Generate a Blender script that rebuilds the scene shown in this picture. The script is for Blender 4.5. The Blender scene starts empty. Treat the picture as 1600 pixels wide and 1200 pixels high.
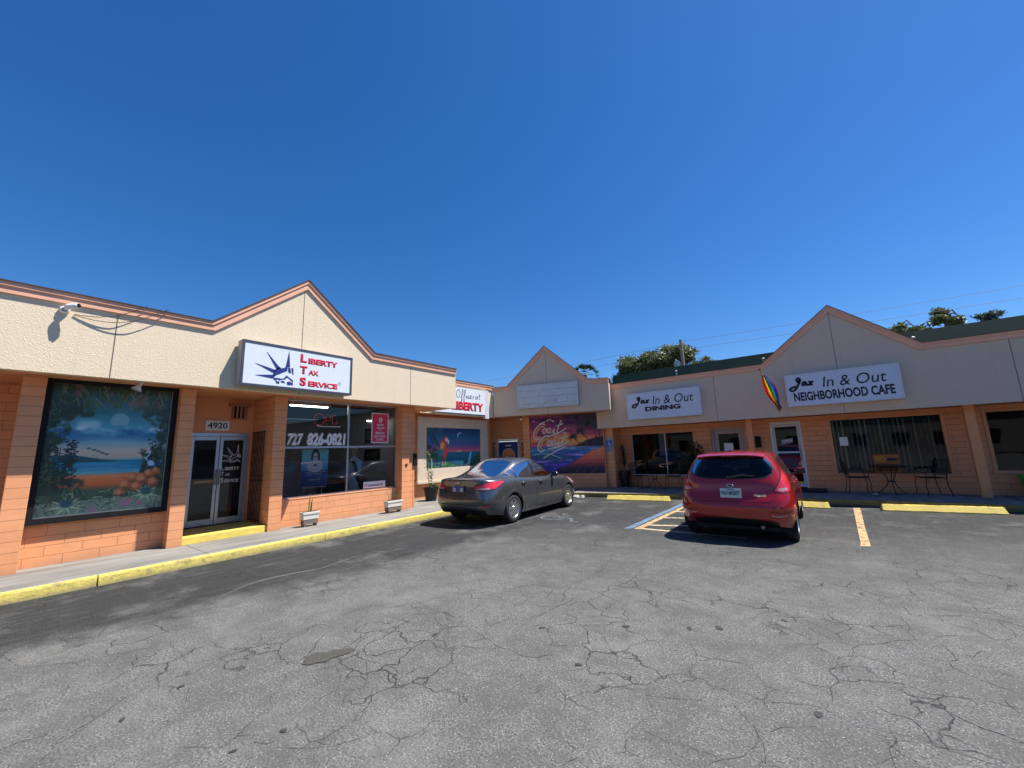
import bpy, math, random
import numpy as np
from mathutils import Vector, Matrix
from mathutils.bvhtree import BVHTree
from mathutils.geometry import tessellate_polygon
R=math.radians
scene=bpy.context.scene
COL=scene.collection
# ------------------------------------------------------------------ camera
yaw,pitch,roll=R(37.188),R(9.574),R(-1.925)
cy_,sy_=math.cos(yaw),math.sin(yaw)
fw=Vector((-sy_*math.cos(pitch),cy_*math.cos(pitch),math.sin(pitch)))
rt=Vector((cy_,sy_,0)); up=rt.cross(fw)
r2=rt*math.cos(roll)+up*math.sin(roll); u2=-rt*math.sin(roll)+up*math.cos(roll)
cam=bpy.data.cameras.new('camera'); cam_o=bpy.data.objects.new('camera',cam); COL.objects.link(cam_o)
m=Matrix((r2,u2,-fw)).transposed().to_4x4(); m.translation=Vector((0,0,1.6)); cam_o.matrix_world=m
cam.sensor_width=36; cam.lens=619.88/1600*36; cam.clip_start=.05; cam.clip_end=2000
scene.camera=cam_o
# ------------------------------------------------------------------ sky, sun, exposure
SX,SY=.38,.34
sd=Vector((SX,SY,1)).normalized(); elev=math.asin(sd.z)
w=bpy.data.worlds.new('World'); scene.world=w; w.use_nodes=True
nt=w.node_tree; bg=nt.nodes['Background']; sk=nt.nodes.new('ShaderNodeTexSky')
sk.sky_type='NISHITA'; sk.sun_disc=False; sk.sun_elevation=elev; sk.sun_rotation=math.atan2(SX,SY)
sk.air_density=1.0; sk.dust_density=.25; sk.ozone_density=3.5
hs=nt.nodes.new('ShaderNodeHueSaturation'); hs.inputs['Saturation'].default_value=1.30; hs.inputs['Hue'].default_value=.497
nt.links.new(sk.outputs[0],hs.inputs['Color']); mu=nt.nodes.new('ShaderNodeMix'); mu.data_type='RGBA'; mu.blend_type='MULTIPLY'; mu.inputs[0].default_value=1; mu.inputs[7].default_value=(.96,1.10,1.38,1); nt.links.new(hs.outputs[0],mu.inputs[6]); nt.links.new(mu.outputs[2],bg.inputs[0]); bg.inputs[1].default_value=.059
sl=bpy.data.lights.new('sun','SUN'); sl.energy=5.0; sl.angle=R(.5); sl.color=(1,.955,.89)
so=bpy.data.objects.new('sun',sl); COL.objects.link(so); so.rotation_euler=sd.to_track_quat('Z','Y').to_euler(); so.location=(0,0,30)
scene.view_settings.view_transform='Standard'; scene.view_settings.look='None'
scene.view_settings.exposure=.78; scene.view_settings.gamma=1
# ------------------------------------------------------------------ colour helpers
def s2l(c): return tuple((v/12.92 if v<=.04045 else ((v+.055)/1.055)**2.4) for v in c)
def rgb(r,g,b): return s2l((r/255,g/255,b/255))
# ------------------------------------------------------------------ materials
MATS={}
def newmat(name):
    m=bpy.data.materials.new(name); m.use_nodes=True; return m,m.node_tree,m.node_tree.nodes['Principled BSDF']
def nd(nt,t,**k):
    n=nt.nodes.new(t)
    for a,b in k.items(): setattr(n,a,b)
    return n
def mix(nt,fac,a,b,mode='MIX'):
    n=nd(nt,'ShaderNodeMix',data_type='RGBA',blend_type=mode)
    for s,v in ((n.inputs['Factor'],fac),(n.inputs[6],a),(n.inputs[7],b)):
        if hasattr(v,'links') or isinstance(v,bpy.types.NodeSocket): nt.links.new(v,s)
        elif isinstance(v,(int,float)): s.default_value=v
        else: s.default_value=(*v,1)
    return n.outputs[2]
def noise(nt,scale,detail=4,rough=.55,vec=None):
    n=nd(nt,'ShaderNodeTexNoise'); n.inputs['Scale'].default_value=scale; n.inputs['Detail'].default_value=detail; n.inputs['Roughness'].default_value=rough
    if vec is not None: nt.links.new(vec,n.inputs['Vector'])
    return n.outputs['Fac']
def ramp(nt,fac,stops):
    n=nd(nt,'ShaderNodeValToRGB'); e=n.color_ramp.elements
    while len(e)<len(stops): e.new(.5)
    for i,(p,c) in enumerate(stops):
        e[i].position=p; e[i].color=(*c,1) if isinstance(c,(tuple,list)) else (c,c,c,1)
    nt.links.new(fac,n.inputs[0]); return n.outputs[0]
def pos(nt): return nd(nt,'ShaderNodeNewGeometry').outputs['Position']
def obc(nt): return nd(nt,'ShaderNodeTexCoord').outputs['Object']
def math_(nt,op,a,b=0.0,c=None):
    n=nd(nt,'ShaderNodeMath',operation=op)
    for i,v in enumerate((a,b,c)):
        if v is None: continue
        if isinstance(v,bpy.types.NodeSocket): nt.links.new(v,n.inputs[i])
        else: n.inputs[i].default_value=v
    return n.outputs[0]
def bump(nt,bsdf,h,dist=.01,strength=1.0):
    n=nd(nt,'ShaderNodeBump'); n.inputs['Distance'].default_value=dist; n.inputs['Strength'].default_value=strength
    nt.links.new(h,n.inputs['Height']); nt.links.new(n.outputs[0],bsdf.inputs['Normal'])
def mat(name,col,rough=.6,metal=0,var=.12,nscale=6,bmp=0,bscale=60,spec=.5,coat=0,emit=None,es=0,dirt=0):
    if name in MATS: return MATS[name]
    m,nt,b=newmat(name)
    p=obc(nt)
    n=noise(nt,nscale,5,.6,p)
    c=mix(nt,ramp(nt,n,[(.3,0),(.7,1)]),tuple(x*(1-var) for x in col),tuple(min(1,x*(1+var)) for x in col))
    if dirt:
        d=ramp(nt,noise(nt,nscale*.45,6,.7,p),[(.5,0),(.75,1)])
        c=mix(nt,math_(nt,'MULTIPLY',d,dirt),c,tuple(x*.45 for x in col))
    nt.links.new(c,b.inputs['Base Color'])
    rr=math_(nt,'MULTIPLY_ADD',n,.2,rough-.1); nt.links.new(rr,b.inputs['Roughness'])
    b.inputs['Metallic'].default_value=metal; b.inputs['Specular IOR Level'].default_value=spec
    if coat: b.inputs['Coat Weight'].default_value=coat; b.inputs['Coat Roughness'].default_value=.04
    if emit: b.inputs['Emission Color'].default_value=(*emit,1); b.inputs['Emission Strength'].default_value=es
    if bmp: bump(nt,b,noise(nt,bscale,3,.5,p),bmp)
    MATS[name]=m; return m
def block_mat(name,col,mortar,row=.148,width=.40,mb=.004):
    m,nt,b=newmat(name); g=pos(nt)
    sp=nd(nt,'ShaderNodeSeparateXYZ'); nt.links.new(g,sp.inputs[0])
    wob=math_(nt,'MULTIPLY_ADD',noise(nt,1.3,3,.5,g),.012,-.006)
    cb=nd(nt,'ShaderNodeCombineXYZ'); nt.links.new(math_(nt,'ADD',sp.outputs[0],sp.outputs[1]),cb.inputs[0])
    nt.links.new(math_(nt,'ADD',math_(nt,'SUBTRACT',sp.outputs[2],.124),wob),cb.inputs[1])
    br=nd(nt,'ShaderNodeTexBrick'); br.offset=.5; nt.links.new(cb.outputs[0],br.inputs['Vector'])
    for k,v in (('Scale',1),('Mortar Size',mb),('Mortar Smooth',.35),('Bias',0),('Brick Width',width),('Row Height',row)): br.inputs[k].default_value=v
    br.inputs['Color1'].default_value=(*[c*.96 for c in col],1); br.inputs['Color2'].default_value=(*[min(1,c*1.04) for c in col],1); br.inputs['Mortar'].default_value=(*mortar,1)
    n=noise(nt,3,6,.65,g)
    c=mix(nt,ramp(nt,n,[(.35,0),(.7,.38)]),br.outputs['Color'],tuple(x*.66 for x in col)); blo=noise(nt,.9,4,.6,g); c=mix(nt,ramp(nt,blo,[(.5,0),(.72,.30)]),c,(.70,.40,.24))
    st=noise(nt,11,6,.7,g); c=mix(nt,ramp(nt,st,[(.56,0),(.75,.25)]),c,tuple(min(1,x*1.25) for x in col))
    # splash-back grime near the ground
    low=ramp(nt,math_(nt,'ADD',sp.outputs[2],math_(nt,'MULTIPLY',n,.35)),[(.26,.5),(.46,0)])
    c=mix(nt,low,c,(.30,.17,.10))
    nt.links.new(c,b.inputs['Base Color']); b.inputs['Roughness'].default_value=.72
    h=math_(nt,'ADD',math_(nt,'MULTIPLY',br.outputs['Fac'],-1.0),math_(nt,'MULTIPLY',noise(nt,70,4,.6,g),.35))
    bump(nt,b,h,.008); MATS[name]=m; return m
def stucco_mat(name,col,vs=30,bd=.0045,tex=1.0):
    m,nt,b=newmat(name); g=pos(nt)
    n=noise(nt,2.2,6,.6,g); v=nd(nt,'ShaderNodeTexVoronoi'); v.inputs['Scale'].default_value=vs; v.inputs['Randomness'].default_value=1
    vv=nd(nt,'ShaderNodeVectorMath',operation='ADD'); nn=nd(nt,'ShaderNodeTexNoise'); nn.inputs['Scale'].default_value=14; nt.links.new(g,nn.inputs['Vector'])
    sc=nd(nt,'ShaderNodeVectorMath',operation='SCALE'); sc.inputs['Scale'].default_value=.09; nt.links.new(nn.outputs['Color'],sc.inputs[0])
    nt.links.new(g,vv.inputs[0]); nt.links.new(sc.outputs[0],vv.inputs[1]); nt.links.new(vv.outputs[0],v.inputs['Vector'])
    fine=noise(nt,60,5,.65,g)
    h=math_(nt,'ADD',math_(nt,'MULTIPLY',ramp(nt,v.outputs['Distance'],[(.15,1),(.45,0)]),tex),math_(nt,'MULTIPLY',fine,.9))
    c=mix(nt,ramp(nt,h,[(.25,.35),(.8,0)]),col,tuple(x*.72 for x in col))
    c=mix(nt,ramp(nt,n,[(.3,.0),(.75,.25)]),c,tuple(x*.8 for x in col))
    # faint vertical weather streaks
    mp=nd(nt,'ShaderNodeMapping'); mp.inputs['Scale'].default_value=(5,5,.35); nt.links.new(g,mp.inputs[0])
    c=mix(nt,ramp(nt,noise(nt,1.6,5,.6,mp.outputs[0]),[(.55,0),(.8,.3)]),c,tuple(x*.68 for x in col))
    nt.links.new(c,b.inputs['Base Color']); b.inputs['Roughness'].default_value=.85; bump(nt,b,h,bd)
    MATS[name]=m; return m
def glass_mat(name,tint=(.5,.52,.53),rough=0.0,ior=1.52,refl=1.5):
    m,nt,b=newmat(name); nt.nodes.remove(b); out=nt.nodes['Material Output']
    tr=nd(nt,'ShaderNodeBsdfTransparent'); tr.inputs[0].default_value=(*tint,1)
    gl=nd(nt,'ShaderNodeBsdfGlossy'); gl.inputs['Roughness'].default_value=rough
    fr=nd(nt,'ShaderNodeFresnel'); fr.inputs[0].default_value=ior
    n=nd(nt,'ShaderNodeBump'); n.inputs['Distance'].default_value=.0015; nt.links.new(noise(nt,1.2,2,.5,pos(nt)),n.inputs['Height']); nt.links.new(n.outputs[0],gl.inputs['Normal'])
    f=math_(nt,'MULTIPLY',fr.outputs[0],refl)
    mx=nd(nt,'ShaderNodeMixShader'); nt.links.new(f,mx.inputs[0]); nt.links.new(tr.outputs[0],mx.inputs[1]); nt.links.new(gl.outputs[0],mx.inputs[2]); nt.links.new(mx.outputs[0],out.inputs[0])
    MATS[name]=m; return m
def paint_mat(name,rough=.4,joints=False):
    m,nt,b=newmat(name); a=nd(nt,'ShaderNodeAttribute'); a.attribute_name='Col'
    c=a.outputs['Color']
    if joints:   # painted straight on to the block wall: joints and uneven fading show through
        g=pos(nt); sp=nd(nt,'ShaderNodeSeparateXYZ'); nt.links.new(g,sp.inputs[0]); cb=nd(nt,'ShaderNodeCombineXYZ'); nt.links.new(math_(nt,'ADD',sp.outputs[0],sp.outputs[1]),cb.inputs[0]); nt.links.new(math_(nt,'SUBTRACT',sp.outputs[2],.124),cb.inputs[1])
        br=nd(nt,'ShaderNodeTexBrick'); nt.links.new(cb.outputs[0],br.inputs['Vector'])
        for k,v in (('Scale',1),('Mortar Size',.004),('Mortar Smooth',.3),('Brick Width',.40),('Row Height',.148)): br.inputs[k].default_value=v
        c=mix(nt,math_(nt,'MULTIPLY',br.outputs['Fac'],.35),c,(.01,.008,.02)); c=mix(nt,ramp(nt,noise(nt,5,6,.7,g),[(.45,0),(.75,.22)]),c,(.30,.26,.26)); bump(nt,b,math_(nt,'MULTIPLY',br.outputs['Fac'],-1.0),.005)
    nt.links.new(c,b.inputs['Base Color']); b.inputs['Roughness'].default_value=rough
    MATS[name]=m; return m
ORANGE=(.80,.335,.135); CREAM=(.66,.53,.37)
pillar_m=block_mat('pillar_block',(.80,.345,.155),(.47,.19,.085),width=60); block=block_mat('painted_block',(.80,.345,.155),(.47,.19,.085))
stucco=stucco_mat('stucco',(.80,.66,.47),38,.0020); stucco2=stucco_mat('smooth_shaded_stucco',(.66,.52,.395),60,.0015,.4)  # second stucco: smoother finish, colour also darkened to deepen shade on its fascias
smooth_or=mat('smooth_orange',(.70,.31,.145),.6,var=.06,nscale=2,bmp=.003,dirt=.15)
salmon=mat('salmon_trim',(.78,.41,.26),.55,var=.07,nscale=3,dirt=.12)
dark_trim=mat('dark_metal_edge',(.07,.045,.04),.5)
black=mat('black_paint',(.009,.009,.010),.6,var=.3,spec=.25)
matblack=mat('matt_black',(.01,.01,.01),.8)
roof_dark=mat('roof_membrane',(.16,.155,.15),.9,var=.2)
alum=mat('aluminium',(.50,.51,.52),.38,metal=.85,var=.08)
white_fr=mat('white_frame',(.62,.62,.62),.5,var=.06)
glass=glass_mat('window_glass',(.78,.80,.81),refl=1.1); door_glass=glass_mat('tinted_glass',(.16,.17,.18))
dim_glass=glass_mat('dark_glass',(.62,.65,.67),refl=1.0); car_glass=glass_mat('car_glass',(.20,.23,.24),refl=.8)
greenmetal=mat('green_metal_roof',(.003,.027,.018),.6,var=.15,nscale=3,spec=.25)
yellow=mat('yellow_paint',(.76,.58,.12),.7,var=.12,nscale=5,bmp=.004,dirt=.35)
signwhite=mat('sign_white',(.70,.75,.80),.3,var=.03)
white_pnt=mat('white_paint',(.75,.75,.74),.5,var=.06,nscale=8)
red_ink=mat('red_vinyl',rgb(190,20,50),.4,var=.05); blue_ink=mat('blue_vinyl',rgb(38,48,120),.4,var=.05)
black_ink=mat('black_vinyl',(.008,.008,.012),.4,var=.05); white_ink=mat('white_vinyl',(.72,.72,.72),.45,var=.04)
# ------------------------------------------------------------------ mesh helpers
class MB:
    def __init__(s): s.v=[];s.f=[];s.mi=[];s.cur=0
    def poly(s,pts):
        n=len(s.v); s.v+= [tuple(p) for p in pts]; s.f.append(list(range(n,n+len(pts)))); s.mi.append(s.cur)
    def box(s,a,b,M=None):
        x0,y0,z0=a;x1,y1,z1=b
        p=[(x0,y0,z0),(x1,y0,z0),(x1,y1,z0),(x0,y1,z0),(x0,y0,z1),(x1,y0,z1),(x1,y1,z1),(x0,y1,z1)]
        if M is not None: p=[tuple(M@Vector(q)) for q in p]
        n=len(s.v); s.v+=p
        for f in ((3,2,1,0),(4,5,6,7),(0,1,5,4),(1,2,6,5),(2,3,7,6),(3,0,4,7)): s.f.append([n+i for i in f]); s.mi.append(s.cur)
        return s
    def prism(s,pts,d):   # planar polygon pts (3D) extruded by vector d
        d=Vector(d); pts=[Vector(p) for p in pts]; k=len(pts); n=len(s.v)
        s.v+=[tuple(p) for p in pts]+[tuple(p+d) for p in pts]
        tris=tessellate_polygon([pts]) if k>4 else ([(0,1,2)] if k==3 else [(0,1,2,3)])
        for t in tris:
            s.f.append([n+i for i in t][::-1]); s.f.append([n+k+i for i in t]); s.mi+=[s.cur]*2
        for i in range(k):
            j=(i+1)%k; s.f.append([n+i,n+j,n+k+j,n+k+i]); s.mi.append(s.cur)
        return s
    def tube(s,pts,r,seg=8,cap=True):
        pts=[Vector(p) for p in pts]; rs=r if isinstance(r,(list,tuple)) else [r]*len(pts); n=len(s.v)
        t0=(pts[1]-pts[0]).normalized(); a=Vector((0,0,1)) if abs(t0.z)<.9 else Vector((1,0,0)); nx=t0.cross(a).normalized()
        for i,p in enumerate(pts):
            t=(pts[min(i+1,len(pts)-1)]-pts[max(i-1,0)]).normalized()
            nx=(nx-t*nx.dot(t)).normalized(); ny=t.cross(nx)
            for k in range(seg):
                an=2*math.pi*k/seg; s.v.append(tuple(p+(nx*math.cos(an)+ny*math.sin(an))*rs[i]))
        for i in range(len(pts)-1):
            for k in range(seg):
                a=n+i*seg+k;b=n+i*seg+(k+1)%seg; s.f.append([a,b,b+seg,a+seg]); s.mi.append(s.cur)
        if cap:
            s.f.append([n+k for k in range(seg)][::-1]); s.f.append([n+(len(pts)-1)*seg+k for k in range(seg)]); s.mi+=[s.cur]*2
        return s
    def lathe(s,prof,c=(0,0,0),axis='z',seg=24,a0=0,a1=2*math.pi):
        n=len(s.v); c=Vector(c)
        for r,h in prof:
            for k in range(seg):
                a=2*math.pi*k/seg; x,y=r*math.cos(a),r*math.sin(a)
                s.v.append(tuple(c+(Vector((x,y,h)) if axis=='z' else Vector((x,h,y)))))
        for i in range(len(prof)-1):
            for k in range(seg):
                a=n+i*seg+k;b=n+i*seg+(k+1)%seg; f=[a,b,b+seg,a+seg]; s.f.append(f if axis=='z' else f[::-1]); s.mi.append(s.cur)
        return s
    def build(s,name,mats,parent=None,smooth=False,local=False,bevel=0):
        me=bpy.data.meshes.new(name); off=Vector((0,0,0))
        if parent is not None and not local:
            p=parent
            while p is not None: off+=p.location; p=p.parent
        me.from_pydata([tuple(Vector(v)-off) for v in s.v],[],s.f); me.validate()
        if not isinstance(mats,(list,tuple)): mats=[mats]
        for m in mats: me.materials.append(m)
        if len(mats)>1 and len(me.polygons)==len(s.mi): me.polygons.foreach_set('material_index',s.mi)
        me.polygons.foreach_set('use_smooth',[smooth]*len(me.polygons)); me.update()
        o=bpy.data.objects.new(name,me); COL.objects.link(o)
        if parent is not None: o.parent=parent
        if bevel:
            b=o.modifiers.new('bevel','BEVEL'); b.width=bevel; b.segments=2; b.limit_method='ANGLE'; b.harden_normals=False
        return o
def thing(name,label,cat,loc=(0,0,0),rz=0,group=None):
    o=bpy.data.objects.new(name,None); COL.objects.link(o); o.location=loc; o.rotation_euler=(0,0,rz); o.empty_display_size=.2
    return tag(o,label,cat,group)
def tag(o,label,cat,group=None):
    o['label']=label;o['category']=cat
    if group:o['group']=group
    return o
def struct(o,kind='structure'): o['kind']=kind; return o
def box(name,m,a,b,parent=None,bevel=0,local=False): return MB().box(a,b).build(name,m,parent,bevel=bevel,local=local)
class Fr:
    """a wall plane: origin, right vector, up, outward normal"""
    def __init__(s,o,r,n): s.o=Vector(o); s.r=Vector(r).normalized(); s.u=Vector((0,0,1)); s.n=Vector(n).normalized()
    def p(s,a,b,d=0): return s.o+s.r*a+s.u*b+s.n*d
    def box(s,mb,a0,a1,b0,b1,d0,d1):
        q=[s.p(a0,b0,d0),s.p(a1,b0,d0),s.p(a1,b1,d0),s.p(a0,b1,d0)]; mb.prism(q,s.n*(d1-d0)); return mb
    def poly(s,mb,pts,d0,th=.004): mb.prism([s.p(a,b,d0) for a,b in pts],s.n*th); return mb
    def stroke(s,mb,pts,w,d0,smooth=True,th=.003,taper=False):
        if smooth and len(pts)>2: pts=cr(pts,6)
        L=[];Rr=[];n=len(pts)
        for i in range(n):
            a=pts[max(i-1,0)];b=pts[min(i+1,n-1)]; tx,ty=b[0]-a[0],b[1]-a[1]; l=math.hypot(tx,ty) or 1; nx,ny=-ty/l,tx/l
            ww=w/2*( (math.sin(math.pi*(i+.6)/(n+.2))**.5) if taper else 1)
            L.append((pts[i][0]+nx*ww,pts[i][1]+ny*ww)); Rr.append((pts[i][0]-nx*ww,pts[i][1]-ny*ww))
        for i in range(n-1):
            mb.poly([s.p(*Rr[i],d0),s.p(*Rr[i+1],d0),s.p(*L[i+1],d0),s.p(*L[i],d0)])
        return mb
def cr(pts,k=6):
    out=[];n=len(pts)
    for i in range(n-1):
        p0=pts[max(i-1,0)];p1=pts[i];p2=pts[i+1];p3=pts[min(i+2,n-1)]
        for j in range(k):
            t=j/k
            out.append(tuple(.5*((2*b)+(-a+c)*t+(2*a-5*b+4*c-d)*t*t+(-a+3*b-3*c+d)*t**3) for a,b,c,d in zip(p0,p1,p2,p3)))
    out.append(tuple(pts[-1])); return out
LEFT=lambda x:Fr((x,0,0),(0,1,0),(1,0,0))
JAX=lambda y:Fr((0,y,0),(1,0,0),(0,-1,0))
CA=Vector((-10.2,12.15,0)); CD=Vector((4.35,1.45,0)).normalized(); CN=Vector((CD.y,-CD.x,0))
COAST=lambda off:Fr(CA-CN*off,CD,CN)
def text(name,s,fr,rect,m,parent,d=.003,bold=0,shear=0,depth=.002,vertical=False):
    """lettering fitted to rect (a0,b0,a1,b1) on plane fr"""
    cu=bpy.data.curves.new(name,'FONT'); cu.body=s; cu.size=1; cu.bevel_depth=max(0,bold); cu.bevel_resolution=0; cu.offset=min(0,bold); cu.shear=shear; cu.resolution_u=3; cu.extrude=0
    if vertical: cu.align_x='CENTER'; cu.space_line=.78
    t=bpy.data.objects.new(name,cu); COL.objects.link(t)
    dg=bpy.context.evaluated_depsgraph_get(); me=bpy.data.meshes.new_from_object(t.evaluated_get(dg))
    bpy.data.objects.remove(t); bpy.data.curves.remove(cu)
    V=[v.co.copy() for v in me.vertices]; x0=min(v.x for v in V);x1=max(v.x for v in V);y0=min(v.y for v in V);y1=max(v.y for v in V)
    a0,b0,a1,b1=rect[:4]
    off=Vector((0,0,0)); p=parent
    while p is not None: off+=p.location; p=p.parent
    for v in me.vertices:
        a=a0+(v.co.x-x0)/(x1-x0)*(a1-a0); b=b0+(v.co.y-y0)/(y1-y0)*(b1-b0)
        if len(rect)>4: b+=(a-a0)*rect[4]
        v.co=fr.p(a,b,d+v.co.z*.03)-off
    me.materials.clear(); me.materials.append(m); me.update()
    o=bpy.data.objects.new(name,me); COL.objects.link(o); o.parent=parent; return o
# ------------------------------------------------------------------ asphalt
def asphalt():
    m,nt,b=newmat('asphalt'); g=pos(nt); sp=nd(nt,'ShaderNodeSeparateXYZ'); nt.links.new(g,sp.inputs[0]); X,Y=sp.outputs[0],sp.outputs[1]
    fine=noise(nt,70,3,.8,g); mid=noise(nt,16,5,.7,g); big=noise(nt,.55,5,.6,g); big2=noise(nt,1.9,5,.65,g)
    light=(.145,.145,.136); dark=(.020,.021,.023)
    c=mix(nt,ramp(nt,fine,[(.39,0),(.62,1)]),tuple(x*.30 for x in light),tuple(x*1.75 for x in light))
    c=mix(nt,ramp(nt,mid,[(.35,.45),(.65,0)]),c,(.075,.075,.075))
    c=mix(nt,ramp(nt,big2,[(.36,.6),(.58,0)]),c,tuple(x*.50 for x in light)); c=mix(nt,ramp(nt,noise(nt,5,5,.7,g),[(.35,.5),(.55,0)]),c,tuple(x*.55 for x in light))
    # newer sealed strip along the left kerb and in the parking rows
    xm=math_(nt,'ADD',math_(nt,'MULTIPLY_ADD',Y,-.16,.45),math_(nt,'ADD',X,math_(nt,'MULTIPLY_ADD',big2,1.6,-.8))); s1=ramp(nt,math_(nt,'MULTIPLY_ADD',xm,-1.1,-5.55),[(.0,0),(1,1)])
    ym=math_(nt,'ADD',Y,math_(nt,'MULTIPLY_ADD',big,3.2,-1.6)); ym=math_(nt,'ADD',ym,math_(nt,'MULTIPLY',X,-.42)); s2=ramp(nt,math_(nt,'MULTIPLY_ADD',ym,.21,-1.12),[(.0,0),(1,.95)])
    seal=math_(nt,'MAXIMUM',s1,s2)
    mp=nd(nt,'ShaderNodeMapping'); mp.inputs['Scale'].default_value=(6,.55,1); nt.links.new(g,mp.inputs[0]); streak=noise(nt,2,5,.65,mp.outputs[0])
    mp2=nd(nt,'ShaderNodeMapping'); mp2.inputs['Scale'].default_value=(.5,5,1); nt.links.new(g,mp2.inputs[0]); streak2=noise(nt,2,5,.65,mp2.outputs[0])
    sealc=mix(nt,ramp(nt,fine,[(.4,0),(.72,1)]),tuple(x*.75 for x in dark),(.06,.06,.058))
    sealc=mix(nt,ramp(nt,streak,[(.5,0),(.75,.5)]),sealc,(.085,.083,.08))
    sealc=mix(nt,ramp(nt,streak2,[(.5,0),(.75,.25)]),sealc,(.07,.07,.066))
    c=mix(nt,seal,c,sealc)
    # dusty lighter drift and dark tyre-worn patches
    c=mix(nt,ramp(nt,noise(nt,1.1,6,.65,g),[(.53,0),(.70,.45)]),c,(.19,.187,.175))
    # pale stone chips
    v=nd(nt,'ShaderNodeTexVoronoi'); v.inputs['Scale'].default_value=60; nt.links.new(g,v.inputs['Vector'])
    chip=math_(nt,'MULTIPLY',ramp(nt,v.outputs['Distance'],[(.16,1),(.26,0)]),ramp(nt,v.outputs['Color'],[(.62,0),(.66,.85)]))
    c=mix(nt,math_(nt,'MULTIPLY',chip,math_(nt,'MULTIPLY_ADD',seal,-.75,1)),c,(.36,.35,.33))
    # hairline crazing
    vv=nd(nt,'ShaderNodeVectorMath',operation='ADD'); nn=nd(nt,'ShaderNodeTexNoise'); nn.inputs['Scale'].default_value=3.5; nn.inputs['Detail'].default_value=6; nt.links.new(g,nn.inputs['Vector'])
    sc=nd(nt,'ShaderNodeVectorMath',operation='SCALE'); sc.inputs['Scale'].default_value=.35; nt.links.new(nn.outputs['Color'],sc.inputs[0]); nt.links.new(g,vv.inputs[0]); nt.links.new(sc.outputs[0],vv.inputs[1])
    cr_=nd(nt,'ShaderNodeTexVoronoi',feature='DISTANCE_TO_EDGE'); cr_.inputs['Scale'].default_value=2.6; nt.links.new(vv.outputs[0],cr_.inputs['Vector'])
    cm=ramp(nt,noise(nt,.8,4,.6,g),[(.47,0),(.60,1)])
    line=math_(nt,'MULTIPLY',ramp(nt,cr_.outputs['Distance'],[(.006,1),(.016,0)]),cm)
    c=mix(nt,math_(nt,'MULTIPLY',line,math_(nt,'MULTIPLY_ADD',seal,-.6,.75)),c,(.022,.022,.022))
    nt.links.new(c,b.inputs['Base Color']); b.inputs['Roughness'].default_value=.92; b.inputs['Specular IOR Level'].default_value=.3
    h=math_(nt,'ADD',math_(nt,'MULTIPLY',fine,1.0),math_(nt,'MULTIPLY',mid,.8)); h=math_(nt,'ADD',h,math_(nt,'MULTIPLY',line,-1.5))
    bump(nt,b,h,.007); MATS['asphalt']=m; return m
asph=asphalt()
def concrete():
    m,nt,b=newmat('concrete'); g=pos(nt)
    mp=nd(nt,'ShaderNodeMapping'); mp.inputs['Scale'].default_value=(3,.5,1); nt.links.new(g,mp.inputs[0])
    c=mix(nt,ramp(nt,noise(nt,1.6,6,.65,mp.outputs[0]),[(.3,0),(.7,1)]),(.115,.11,.10),(.30,.29,.265))
    c=mix(nt,ramp(nt,noise(nt,45,3,.6,g),[(.35,.3),(.6,0)]),c,(.2,.19,.17))
    sp=nd(nt,'ShaderNodeSeparateXYZ'); nt.links.new(g,sp.inputs[0])
    nt.links.new(c,b.inputs['Base Color']); b.inputs['Roughness'].default_value=.88; bump(nt,b,noise(nt,50,4,.6,g),.004); return m
conc=concrete()
def kerbmat(name='kerb_paint',shade_mix=0.0):
    m,nt,b=newmat(name); g=pos(nt)
    n=noise(nt,3.2,7,.7,g); n2=noise(nt,14,5,.7,g)
    c=mix(nt,ramp(nt,n2,[(.3,0),(.7,1)]),(.62,.50,.10),(.80,.66,.17))
    sp=nd(nt,'ShaderNodeSeparateXYZ'); nt.links.new(g,sp.inputs[0])
    low=ramp(nt,math_(nt,'ADD',sp.outputs[2],math_(nt,'MULTIPLY',n,.16)),[(.085,1),(.15,0)])
    wear=math_(nt,'MAXIMUM',low,ramp(nt,n,[(.55,0),(.62,.8)])); wear=math_(nt,'MAXIMUM',wear,math_(nt,'MULTIPLY',ramp(nt,noise(nt,30,5,.7,g),[(.58,0),(.66,1)]),.6))
    c=mix(nt,math_(nt,'MULTIPLY',wear,.75),c,(.20,.18,.13))
    if shade_mix: c=mix(nt,shade_mix,c,(.035,.035,.02))  # dark olive mix that paints shade into the kerb colour
    nt.links.new(c,b.inputs['Base Color']); b.inputs['Roughness'].default_value=.75; bump(nt,b,n2,.01); return m
kerbm=kerbmat(); kerb_shaded=kerbmat('shaded_kerb_paint',.72)  # second kerb paint has the right kerb's shade mixed into its yellow
g=MB(); N=12; xs=[-300,-60,-20,20,60,300]
for i in range(5):
    for j in range(5): g.poly([(xs[i],xs[j],0),(xs[i+1],xs[j],0),(xs[i+1],xs[j+1],0),(xs[i],xs[j+1],0)])
struct(g.build('parking_lot',asph))
random.seed(5)
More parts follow.
